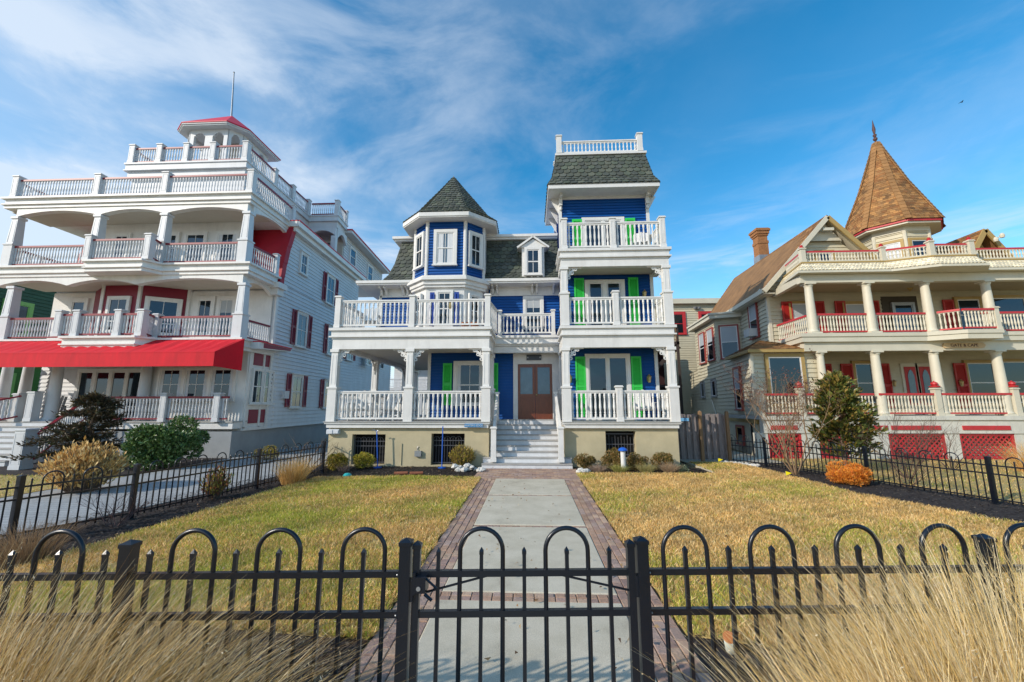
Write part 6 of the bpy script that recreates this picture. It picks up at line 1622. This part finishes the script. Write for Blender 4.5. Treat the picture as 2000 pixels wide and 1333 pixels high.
plume('golden feathery shrub beyond the driveway, left of the large green shrub', (-10.6, 9.5, 0), 620, 1.2, .75, GOLD, .11)
# layered dark conifer
t = thing('conifer', (-14.6, 12.9, 0), 'dark brown green layered conifer beside the steps of the white house', 'tree')
P = []; U = []; b = MB(); b.tube([(-14.6, 12.9, 0), (-14.5, 12.95, 1.2), (-14.35, 13.0, 2.35)], [.07, .05, .01], 8); b.build('trunk', BARKM, t); b = MB()
for k in range(60):
    s = random.uniform(.1, 1); z = .25+2.1*s; a = random.uniform(0, 2*pi); L_ = (1.3*(1-s)**.7+.12)*random.uniform(.6, 1.15); o_ = np.array([-14.55+.2*s, 12.93, z]); e = o_+np.array([cos(a)*L_, sin(a)*L_, random.uniform(-.1, .18)])
    b.tube([o_, e], [.014, .004], 4)
    for q in range(130): w_ = random.uniform(.2, 1.05); P.append(o_*(1-w_)+e*w_+rng.normal(0, 1, 3)*np.array([.07, .07, .03])*(1.3-w_*.4)); U.append(e-o_)
b.build('branch', BARKM, t); U = np.array(U); U /= np.linalg.norm(U, axis=1)[:, None]
leaves_obj('foliage', np.array(P), .13, DARKB, LEAF, t, (-14.6, 12.9, 0), .3, .1, U)
plume('small shrub with yellow red winter leaves by the left side fence', (-6.95, 9.0, 0), 60, .72, .32, [(.35, .30, .05), (.40, .18, .05), (.25, .24, .05), (.30, .10, .05)], .075)
# foundation shrubs
G = 'clipped shrubs along the blue house wall'
shrub('round dark olive shrub at the far left corner of the blue house', 'shrub', (-6.15, 13.05, 0), (.36, .32, .27), 3600, .05, OLG, 14, .13, LEAF, group=G)
shrub('square clipped yellow green shrub in front of the left basement grille', 'shrub', (-5.35, 13.2, 0), (.32, .28, .29), 4200, .045, [(.50, .42, .04), (.38, .34, .04), (.62, .48, .07), (.20, .20, .03)], 18, .12, LEAF, group=G)
plume('spiky yellow tipped shrub right of the second basement grille, behind the white stones', (-2.25, 13.5, 0), 260, .80, .42, OLG+[(.45, .30, .07)], .06, group=G)
for i, (px, lb, r_) in enumerate(((1145, 'reddish olive shrub right of the front steps, first in its row', .28), (1197, 'reddish olive shrub left of the blue topped lantern', .30), (1245, 'dark olive shrub just right of the blue topped lantern', .26), (1292, 'reddish olive shrub at the right corner of the blue house', .28))):
    x = fx(px, 13.3, 900); shrub(lb, 'shrub', (x, 13.32, 0), (r_*1.12, r_*.95, r_*1.05), 3800, .045, [(.20, .16, .03), (.30, .19, .06), (.12, .12, .03), (.38, .22, .08)], 14, .13, LEAF, group=G)
shrub('low mound of bright orange foliage by the right side fence', 'shrub', (8.15, 11.2, 0), (.50, .42, .25), 8500, .055, ORNG, 30, .16, LEAF, asp=.3, up=.9)
shrub('low green shrub behind the side fence, beside the white house foundation', 'shrub', (-9.9, 15.2, 0), (.5, .3, .25), 1800, .05, OLG, 10, .14)

# blades: tufts of long grass
def tuft(label, loc, n, br, hmin, hmax, lean, spread, width, pal, cat='ornamental grass', name='ornamental_grass', group=None, seg=6, droop=.5, heads=False):
    t = thing(name, loc, label, cat, group); q = np.sqrt(rng.uniform(0, 1, n)); a = rng.uniform(0, 2*pi, n)
    bx_ = loc[0]+np.cos(a)*q*br; by_ = loc[1]+np.sin(a)*q*br
    h = rng.uniform(hmin, hmax, n)*(1-.15*q); dirx = np.cos(a)*spread*q+rng.normal(0, spread*.35, n)+lean[0]; diry = np.sin(a)*spread*q+rng.normal(0, spread*.35, n)+lean[1]
    k = rng.uniform(.3, 1, n)*droop; w_ = width*rng.uniform(.6, 1.3, n); f = rng.uniform(0, pi, n)
    V = np.zeros((n, (seg+1)*2, 3))
    for i in range(seg+1):
        s = i/seg; off = s*(.55+.45*s)+k*s**3*.5; x = bx_+dirx*h*off; y = by_+diry*h*off
        ln = np.sqrt(dirx**2+diry**2); z = loc[2]+h*(s-k*.35*ln*s**3-.18*ln*s*s)
        wv = w_*(1-s)**.5*.5+.0002
        V[:, 2*i] = np.stack([x-np.cos(f)*wv, y-np.sin(f)*wv, z], 1); V[:, 2*i+1] = np.stack([x+np.cos(f)*wv, y+np.sin(f)*wv, z], 1)
    F = [(2*i, 2*i+1, 2*i+3, 2*i+2) for i in range(seg)]
    cols = pick(pal, n)
    if heads:
        o = np_mesh('blades', V, F, cols, STRAW, 4, t, loc)
        hk = rng.choice(n, int(n*.07), replace=False); P = []
        for j in range(9):
            s = seg-1+j/9.; i0 = int(s); f_ = s-i0; a0 = V[hk, 2*i0]; a1 = V[hk, min(2*i0+2, 2*seg)]; P.append(a0*(1-f_)+a1*f_+rng.normal(0, .003, a0.shape))
        P = np.concatenate(P); leaves_obj('seed_heads', P, .015, [(.74, .60, .36), (.66, .50, .28), (.88, .76, .55)], STRAW, t, loc, .22, .6); return t
    bpy.data.objects.remove(t); o = np_mesh(name, V, F, cols, STRAW, 4, None, loc); return tag(o, label, cat, group)
OLDG = [(.74, .52, .20), (.66, .44, .15), (.82, .60, .28), (.54, .34, .10), (.86, .68, .38), (.60, .40, .16)]
OLD2 = [(.86, .66, .30), (.78, .56, .22), (.92, .74, .40), (.70, .48, .18), (.95, .80, .52), (.84, .70, .44)]
BRN = [(.34, .20, .08), (.28, .16, .07), (.42, .26, .11)]
GG = 'tall dry grass clumps in front of the iron fence'
for x, y, n, h0, h1, ln, lb in ((-2.60, 1.74, 2300, 1.05, 1.52, (.24, .0), 'tall straw grass clump at the bottom left corner, leaning right over the fence'),
                                (-2.12, 1.66, 2400, 1.05, 1.50, (.32, .0), 'dense straw grass clump in front of the second hoop from the left'),
                                (-1.66, 1.60, 1500, .9, 1.28, (.36, .02), 'lower straw grass clump left of the gate, blades leaning towards it')):
    tuft(lb, (x, y, 0), n, .24, h0, h1, ln, .44, .0046, OLDG+OLD2[-2:]+BRN[2:], group=GG, heads=True)
for x, y, n, h0, h1, ln, lb in ((1.50, 1.74, 2000, .95, 1.36, (-.06, .02), 'tall straw grass clump right of the gate, first of the right hand clumps'),
                                (1.92, 1.84, 2900, 1.15, 1.62, (-.02, .02), 'tallest pale straw grass clump, in front of the right fence post'),
                                (2.36, 1.88, 2700, 1.1, 1.58, (-.06, .0), 'straw grass clump at the bottom right corner of the view')):
    tuft(lb, (x, y, 0), n, .24, h0, h1, ln, .44, .0048, OLD2, group=GG, heads=True)
RB = [(.22, .10, .06), (.30, .16, .08), (.40, .28, .14), (.26, .14, .07)]
tuft('sparse thin reddish stalks behind the right part of the front fence', (1.95, 2.9, 0), 260, .42, .7, 1.25, (.0, .05), .22, .004, RB, 'dry stalks', 'dry_stalks')
tuft('sparse tall pinkish stalks on the right lawn edge behind the tallest grass clump', (3.0, 3.1, 0), 200, .5, .8, 1.35, (-.02, .1), .22, .004, RB, 'dry stalks', 'dry_stalks')
tuft('thin tan stalks just behind the fence at the far left', (-2.6, 2.9, 0), 170, .4, .6, 1.1, (.12, .02), .3, .004, OLDG, 'dry stalks', 'dry_stalks')
tuft('dried brown grass clump in the left bed near the side fence', (-6.6, 5.35, 0), 650, .3, .35, .62, (.0, 0), .6, .006, [(.30, .19, .10), (.38, .25, .13), (.24, .15, .08)], group=None)
tuft('tan fountain grass clump where the side fence meets the far corner of the left lawn', (-6.2, 10.7, 0), 900, .26, .45, .85, (.08, 0), .5, .007, GOLD)
for px, pal, lb, h in ((1210, [(.42, .40, .10), (.34, .34, .08), (.50, .44, .14)], 'yellow green grass tuft in front of the blue topped lantern', .34), (1262, [(.46, .38, .16), (.40, .36, .12)], 'pale tan grass tuft, middle one of the bed right of the steps', .38), (1308, [(.50, .36, .22), (.44, .30, .18)], 'pinkish tan grass tuft at the right end of the house bed', .42), (1168, [(.44, .33, .24), (.36, .25, .18)], 'small wispy tan tuft beside the white stones right of the steps', .30)):
    x = fx(px, 12.85, 920); tuft(lb, (x, 12.85, 0), 480, .16, h*.6, h, (0, 0), .8, .008, pal, droop=.9, group='grass tufts in the bed right of the steps')
tuft('straggly pinkish dead perennial between the two left shrubs', (fx(672, 12.7, 920), 12.7, 0), 160, .15, .2, .45, (0, 0), .8, .005, [(.34, .24, .20), (.28, .2, .16)], 'dead plant', 'dead_plant')
x = fx(1330, 13.0, 915); shrub('small grey green cushion plant at the end of the house bed', 'plant', (x, 12.9, 0), (.16, .15, .10), 900, .04, [(.16, .20, .12), (.22, .26, .16)], 8, .08, name='cushion_plant')

# branching woody plants
def woody(label, cat, loc, nst, h, spread, r0, m, levels=4, name='bare_shrub', tipleaf=None, group=None, seed=1, tilt=(0, 0), lift=1.0):
    rnd = random.Random(seed); t = thing(name, loc, label, cat, group) if tipleaf else None; b = MB(); tips = []
    def grow(p, d, L_, r, lv):
        pts = [p]; q = p; dd = d
        for i in range(3):
            dd = dd+np.array([rnd.gauss(0, .13), rnd.gauss(0, .13), rnd.gauss(.03, .05)])*lift; dd /= np.linalg.norm(dd); q = q+dd*L_/3; pts.append(q)
        b.tube(pts, [r, r*.88, r*.76, r*.62], 6 if r > .01 else 4, cap=False)
        if lv == 0: tips.append((q, dd)); return
        for k in range(rnd.choice((2, 2, 3))):
            s = rnd.uniform(.35, 1.0) if k else 1.0; i = min(2, int(s*3)); o = pts[i]*(1-(s*3-i))+pts[i+1]*(s*3-i) if s < 1 else q
            nd = dd+np.array([rnd.gauss(0, .42), rnd.gauss(0, .42), rnd.gauss(.08, .2)])*.9; nd /= np.linalg.norm(nd); grow(o, nd, L_*rnd.uniform(.6, .85), r*.62, lv-1)
    for k in range(nst):
        a = 2*pi*k/nst+rnd.uniform(-.4, .4); d = np.array([cos(a)*spread+tilt[0], sin(a)*spread+tilt[1], 1.]); d /= np.linalg.norm(d)
        grow(np.array(loc)+np.array([cos(a)*.05, sin(a)*.05, -.02]), d, h*rnd.uniform(.34, .44), r0*rnd.uniform(.8, 1.1), levels-1)
    if not t: return tag(b.build(name, m, None, wloc=loc), label, cat, group)
    b.build('trunk', m, t)
    if tipleaf:
        P = []; 
        for q, dd in tips:
            if rnd.random() < tipleaf[0]:
                for _ in range(tipleaf[1]): P.append(q+dd*rnd.uniform(-.06, .12)+rng.normal(0, tipleaf[4], 3))
        leaves_obj('seed_heads', np.array(P), tipleaf[2], tipleaf[3], LEAF, t, loc, .8, .2)
    return t
BT = mat('tan_bark', srgb(138, 112, 84), .8, var=.25, vscale=10); BG = mat('grey_twig', srgb(92, 72, 62), .85, var=.25, vscale=10)
woody('bare multi stemmed tree with dry seed heads in front of the cream house', 'tree', (7.75, 12.7, 0), 10, 3.1, .45, .021, BT, 5, 'bare_tree', (.75, 14, .032, [(.16, .07, .05), (.22, .11, .08), (.12, .06, .05)], .035), seed=4)
woody('bare grey shrub behind the right side fence in front of the red lattice', 'shrub', (10.3, 12.0, 0), 9, 1.9, .6, .016, BG, 5, 'bare_shrub', seed=9)
woody('tangled bare shrub by the right side fence, further right of the orange mound', 'shrub', (9.35, 10.9, 0), 8, 1.0, .9, .012, BT, 4, 'bare_shrub', seed=12)
woody('bare shrub beyond the right side fence near the edge of the view', 'shrub', (13.2, 13.8, 0), 8, 1.5, .7, .014, BG, 5, 'bare_shrub', seed=15)
woody('low bare purple twigs in the left bed against the driveway fence', 'shrub', (-7.0, 6.9, 0), 8, .75, .9, .009, mat('purple_twig', srgb(96, 70, 66), .85), 4, 'bare_shrub', seed=21)
woody('dead pale branches leaning at the far end of the left side fence', 'shrub', (-6.9, 12.6, 0), 5, 1.3, .8, .018, BT, 4, 'bare_shrub', seed=23, tilt=(.3, 0))
woody('bare twigs at the left corner of the blue house behind the dark round shrub', 'shrub', (-6.4, 13.35, 0), 5, .6, .5, .007, BG, 3, 'bare_shrub', seed=25)
tuft('ornamental grass glowing tan behind the side fence at the right edge', (15.2, 13.2, 0), 700, .5, .7, 1.2, (0, 0), .5, .009, GOLD)

# evergreen magnolia
loc = (9.55, 13.2, 0); t = thing('magnolia_tree', loc, 'upright evergreen magnolia with bronze tinted leaves by the right side fence', 'tree')
b = MB(); b.tube([loc, (9.57, 13.2, 1.2), (9.5, 13.22, 2.2), (9.5, 13.2, 3.0)], [.06, .045, .03, .01], 8); b.build('trunk', BARKM, t)
P = []; U = []; b = MB(); rnd = random.Random(5)
for k in range(190):
    s = rnd.random()**.85; z = .35+2.5*s; a = rnd.uniform(0, 2*pi); prof = (.78-.25*s) if s < .35 else (.75*(1-(s-.35)/.65)**.75+.10)
    L_ = prof*rnd.uniform(.5, 1.05)*(1+.28*sin(a*2+z*3.2)+.15*sin(a*5+z*7)); o_ = np.array([9.53, 13.2, z-.1]); e = o_+np.array([cos(a)*L_, sin(a)*L_, L_*.35+.1])
    b.tube([o_, e], [.012, .005], 4)
    for q in range(46): w_ = rnd.uniform(.5, 1.08); P.append(o_*(1-w_)+e*w_+rng.normal(0, .05, 3)); U.append((e-o_)/np.linalg.norm(e-o_))
b.build('branch', BARKM, t)
leaves_obj('foliage', np.array(P), .15, [(.08, .11, .025), (.12, .14, .03), (.05, .07, .018), (.24, .19, .04), (.30, .20, .05), (.15, .16, .035)], LEAFG, t, loc, .42, .35, np.array(U)*1.2)

# =================================================================== small things
STN = mat('pale_stone', (.62, .60, .55), .8, var=.25, vscale=8, bump=.4)
def stone(loc, s, m, label, group, sd):
    rnd = random.Random(sd); b = MB(); prof = [(.02, -s*.35), (s*.55, -s*.25), (s*.62, 0), (s*.45, s*.25), (.02, s*.34)]; b.lathe(prof, loc[0], loc[1], loc[2]+s*.3, n=8)
    b.v = [(x+(x-loc[0])*rnd.uniform(-.3, .35), y+(y-loc[1])*rnd.uniform(-.25, .3), z+rnd.uniform(-.1, .1)*s) for x, y, z in b.v]
    tag(b.build('stone', m), label, 'stone', group)
rnd = random.Random(3); x0 = fx(915, 13.0, 918)
for i in range(22): stone((x0+rnd.gauss(0, .22), 13.0+rnd.gauss(0, .12), .02+rnd.uniform(0, .12)*(i % 3 == 0)), rnd.uniform(.10, .19), STN, 'white stone in the small heap left of the front steps', 'white stones heaped left of the steps', i)
x0 = fx(1145, 12.75, 922)
for i in range(12): stone((x0+rnd.gauss(0, .14), 12.75+rnd.gauss(0, .08), .01), rnd.uniform(.10, .17), STN, 'white stone in the little pile right of the front steps', 'white stones right of the steps', 50+i)
for i in range(26):
    tt = i/25; px = 1412+68*tt; p = at(px, 905+7*tt+rnd.uniform(-1.5, 1.5), Z=0); stone((float(p[0]), float(p[1]), .0), rnd.uniform(.09, .16), STN, 'pale edging stone in the row along the right side fence', 'pale stones edging the right lawn', 100+i)
LOG = mat('rusty_wood', srgb(140, 84, 58), .85, var=.3)
for i, (px, r_) in enumerate(((782, .05), (812, .05))):
    p = at(px, 926, Z=0.04); b = MB(); b.tube([(float(p[0])-.18, float(p[1]), .05), (float(p[0])+.2, float(p[1])+.05, .06)], [.05, .045], 8); tag(b.build('log', LOG), ('rusty brown log lying in the bed, left one of the pair', 'rusty brown log lying in the bed, right one of the pair')[i], 'log', 'logs in the left bed')
p = at(678, 932, Z=.03); b = MB(); b.lathe([(.01, -.05), (.10, -.02), (.12, .03), (.07, .08), (.01, .09)], float(p[0]), float(p[1]), .05, n=12); tag(b.build('turtle_toy', mat('teal_plastic', srgb(40, 170, 170), .4)), 'small teal garden ornament at the far edge of the left lawn', 'ornament')
# blue poles leaning at the wall
for i, (pxb, pyb, pxt, pyt, lb) in enumerate(((738, 905, 736, 841, 'blue plant hanger pole in front of the left basement grille'), (863, 913, 865, 833, 'blue plant hanger pole in front of the second basement grille'))):
    yb_ = 13.45; x = fx(pxb, yb_, pyb); x2 = fx(pxt, yb_, pyt); z2 = fz(pyt, yb_, pxt); t = thing('garden_pole', (x, yb_, 0), lb, 'pole', 'blue poles by the wall')
    b = MB(); b.tube([(x, yb_, 0.0), (x2, yb_, z2)], .018, 8); b.build('pole', BLUEPL, t)
    b = MB(); b.lathe([(.13, 0), (.13, .03), (.03, .05)], x, yb_, .0, n=12); b.build('base', BLUEPL, t)
    if i == 0: b = MB(); b.tube([(x2, yb_, z2-.06), (x2-.1, yb_, z2+.02), (x2-.16, yb_-.02, z2)], .012, 6); b.tube([(x2, yb_, z2-.05), (x2+.05, yb_, z2)], .02, 6); b.build('hook', GALV, t)
# lantern
x = fx(1217, 12.95, 895); t = thing('path_lantern', (x, 12.95, 0), 'white post lantern with a blue cap in the bed right of the steps', 'lantern')
zt_ = fz(874, 12.95, 1217); b = MB(); b.lathe([(.07, 0), (.075, zt_-.16), (.085, zt_-.12)], x, 12.95, 0, n=14); b.build('body', WHITE, t)
b = MB(); b.lathe([(.08, zt_-.12), (.14, zt_-.10), (.14, zt_-.07), (.09, zt_-.02), (.02, zt_)], x, 12.95, 0, n=14); b.build('cap', BLUEPL, t)
# yellow marker flags
YF_ = mat('yellow_plastic', srgb(240, 225, 20), .5)
for i, (px, py, lb) in enumerate(((1535, 933, 'yellow marker flag at the edge of the right lawn below the bare tree'), (1403, 905, 'yellow marker flag near the wooden plank fence'))):
    p = at(px, py, Z=0.03); x, y = float(p[0]), float(p[1]); t = thing('marker_flag', (x, y, 0), lb, 'flag', 'yellow marker flags')
    b = MB(); b.tube([(x, y, .0), (x, y, .2)], .004, 5); b.build('wire', GALV, t); b = MB(); b.add([(x, y, .2), (x+.16, y-.02, .15), (x, y, .08), (x+.004, y+.004, .14)], [(0, 1, 2), (2, 1, 0)]); b.build('flag', YF_, t)
# glass jar on its side
p = at(1428, 1262, Z=.09); x, y = float(p[0]), float(p[1]); t = thing('glass_jar', (x, y, .0), 'milky glass jar with a rusty lid lying on the mulch right of the gate', 'jar')
JG = mat('milky_glass', (.62, .64, .55), .15, var=.15, spec=.8)
b = MB(); b.lathe([(.03, 0), (.045, .01), (.048, .09), (.04, .11)], x, y, .0, n=16); b.v = [(x+(a-x)*1, y+(q-y)*cos(1.1)-zz*sin(1.1)*-.2, .05+(q-y)*.5+zz*.75) for a, q, zz in b.v]; b.build('body', JG, t, smooth=True)
b = MB(); b.lathe([(.046, .105), (.05, .11), (.05, .135), (.046, .14)], x, y, .0, n=16); b.v = [(x+(a-x)*1, y+(q-y)*cos(1.1)+zz*.18, .05+(q-y)*.5+zz*.75) for a, q, zz in b.v]; b.build('lid', mat('rusty_lid', srgb(190, 120, 70), .7), t)

# bird high in the sky at the right
p = at(1878, 200, Y=45.0); bx0, bz0 = float(p[0]), float(p[2]); b = MB()
b.lathe([(.01, -.3), (.07, -.15), (.09, .05), (.05, .2), (.01, .28)], 0, 0, 0, n=8); b.v = [(bx0+z*.6, 45+y*.6, bz0+x*.6) for x, y, z in b.v]
for s_ in (-1, 1): b.add([(bx0-.08, 45, bz0), (bx0+.1, 45, bz0), (bx0+.03, 45+s_*.2, bz0+.08), (bx0-.07, 45+s_*.36, bz0+.03), (bx0-.06, 45+s_*.18, bz0+.07)], [(0, 1, 2, 4), (4, 2, 3), (4, 2, 1, 0), (3, 2, 4)])
tag(b.build('bird', mat('dark_feathers', (.03, .03, .035), .8)), 'small dark bird gliding in the blue sky above the conical turret', 'bird')
# =================================================================== sky, sun, camera
W = bpy.data.worlds.new("World"); SC.world = W; W.use_nodes = True
nt = W.node_tree; N = nt.nodes; L = nt.links; bg = N['Background']
SUN_AZ, SUN_EL = radians(57), radians(27)
sky = N.new('ShaderNodeTexSky'); sky.sky_type = 'NISHITA'; sky.sun_disc = False; sky.sun_elevation = SUN_EL; sky.sun_rotation = pi+SUN_AZ
sky.air_density = 1.0; sky.dust_density = .3; sky.ozone_density = 2.5
hs = N.new('ShaderNodeHueSaturation'); hs.inputs['Saturation'].default_value = 1.38; hs.inputs['Value'].default_value = 1.75; hs.inputs['Hue'].default_value = .488
L.new(sky.outputs[0], hs.inputs['Color'])
tc = N.new('ShaderNodeTexCoord'); sp = N.new('ShaderNodeSeparateXYZ'); L.new(tc.outputs['Generated'], sp.inputs[0])
def math_(op, a, b=None, c=None):
    n = N.new('ShaderNodeMath'); n.operation = op
    for i, v in enumerate((a, b, c)):
        if v is None: continue
        if isinstance(v, (int, float)): n.inputs[i].default_value = v
        else: L.new(v, n.inputs[i])
    return n.outputs[0]
# flat cloud layer seen in perspective
zz = math_('ADD', math_('MAXIMUM', sp.outputs[2], 0.0), .34)
u = math_('DIVIDE', sp.outputs[0], zz); v = math_('DIVIDE', sp.outputs[1], zz)
cb = N.new('ShaderNodeCombineXYZ'); L.new(u, cb.inputs[0]); L.new(v, cb.inputs[1])
def noise(scale, rot, sc, det=7, rough=.62, dist=0.0, loc=(0, 0, 0)):
    mp = N.new('ShaderNodeMapping'); mp.inputs['Rotation'].default_value = (0, 0, radians(rot)); mp.inputs['Scale'].default_value = sc; mp.inputs['Location'].default_value = loc
    L.new(cb.outputs[0], mp.inputs[0])
    n = N.new('ShaderNodeTexNoise'); n.inputs['Scale'].default_value = scale; n.inputs['Detail'].default_value = det; n.inputs['Roughness'].default_value = rough; n.inputs['Distortion'].default_value = dist
    L.new(mp.outputs[0], n.inputs['Vector']); return n.outputs[0]
def rng_(x, a, b, c, d):
    m = N.new('ShaderNodeMapRange'); m.interpolation_type = 'SMOOTHSTEP'
    for i, q in enumerate((a, b, c, d)): m.inputs[i+1].default_value = q
    L.new(x, m.inputs[0]); return m.outputs[0]
def dnoise(scale, rot, sc, det=7, rough=.6, dist=0.0, loc=(0, 0, 0)):
    mp = N.new('ShaderNodeMapping'); mp.inputs['Rotation'].default_value = [radians(q) for q in rot]; mp.inputs['Scale'].default_value = sc; mp.inputs['Location'].default_value = loc
    L.new(tc.outputs['Generated'], mp.inputs[0])
    n = N.new('ShaderNodeTexNoise'); n.inputs['Scale'].default_value = scale; n.inputs['Detail'].default_value = det; n.inputs['Roughness'].default_value = rough; n.inputs['Distortion'].default_value = dist
    L.new(mp.outputs[0], n.inputs['Vector']); return n.outputs[0]
veil = rng_(dnoise(1.7, (0, 0, 0), (1, 1, 1.3), 7, .55, .5, (1.3, 0, .4)), .34, .66, 0, 1)
streak = rng_(dnoise(3.0, (0, 38, 0), (.8, 1, 2.2), 9, .6, .5, (.2, 0, 2.1)), .40, .72, 0, 1)
fan = rng_(noise(2.2, -32, (1.5, .6, 1), 8, .55, .35, (3.1, 0, 0)), .42, .80, 0, 1)
wisps = rng_(dnoise(3.6, (0, 4, 0), (1, 1, 6.5), 9, .6, .5, (.7, 0, .3)), .46, .72, 0, 1)
side = rng_(math_('ADD', sp.outputs[0], math_('MULTIPLY', sp.outputs[2], .35)), -.7, .62, 1, .06)
low = rng_(sp.outputs[2], .12, .52, 1, .0)
cov = math_('MULTIPLY', math_('ADD', math_('MULTIPLY', veil, .50), math_('MULTIPLY', fan, .22)), side)
cov = math_('ADD', cov, math_('MULTIPLY', math_('MULTIPLY', streak, .5), math_('ADD', side, .22)))
cov = math_('ADD', cov, math_('MULTIPLY', math_('MULTIPLY', wisps, .62), math_('MULTIPLY', low, math_('ADD', side, .85))))
cov = math_('ADD', cov, math_('MULTIPLY', math_('MULTIPLY', low, math_('ADD', side, .22)), .42))
cov = math_('MINIMUM', cov, .80)
mx = N.new('ShaderNodeMix'); mx.data_type = 'RGBA'; L.new(cov, mx.inputs[0]); L.new(hs.outputs[0], mx.inputs[6]); mx.inputs[7].default_value = (6.6, 7.3, 8.2, 1)
L.new(mx.outputs[2], bg.inputs[0]); bg.inputs[1].default_value = .12
sl = bpy.data.lights.new('sun', 'SUN'); sl.energy = 3.8; sl.angle = radians(.53); sl.color = (1.0, .91, .79)
so = bpy.data.objects.new('sun', sl); COL.objects.link(so)
dv = np.array([sin(SUN_AZ)*cos(SUN_EL), cos(SUN_AZ)*cos(SUN_EL), -sin(SUN_EL)])
from mathutils import Vector, Matrix
so.rotation_euler = Vector(dv).to_track_quat('-Z', 'Y').to_euler(); so.location = (-30, -20, 25)

cd = bpy.data.cameras.new('camera'); cd.sensor_width = 36; cd.lens = 36*F/2000; cd.clip_end = 2000; cd.clip_start = .05
co = bpy.data.objects.new('camera', cd); COL.objects.link(co)
M = Matrix([[RT[0], UP[0], -FWD[0], CAM[0]], [RT[1], UP[1], -FWD[1], CAM[1]], [RT[2], UP[2], -FWD[2], CAM[2]], [0, 0, 0, 1]])
co.matrix_world = M; SC.camera = co
SC.view_settings.view_transform = 'Standard'; SC.view_settings.look = 'None'; SC.view_settings.gamma = 1
SC.view_settings.exposure = .08
SC.cycles.use_denoising = True; SC.cycles.max_bounces = 8
try: SC.cycles.denoiser = 'OPENIMAGEDENOISE'
except Exception: pass
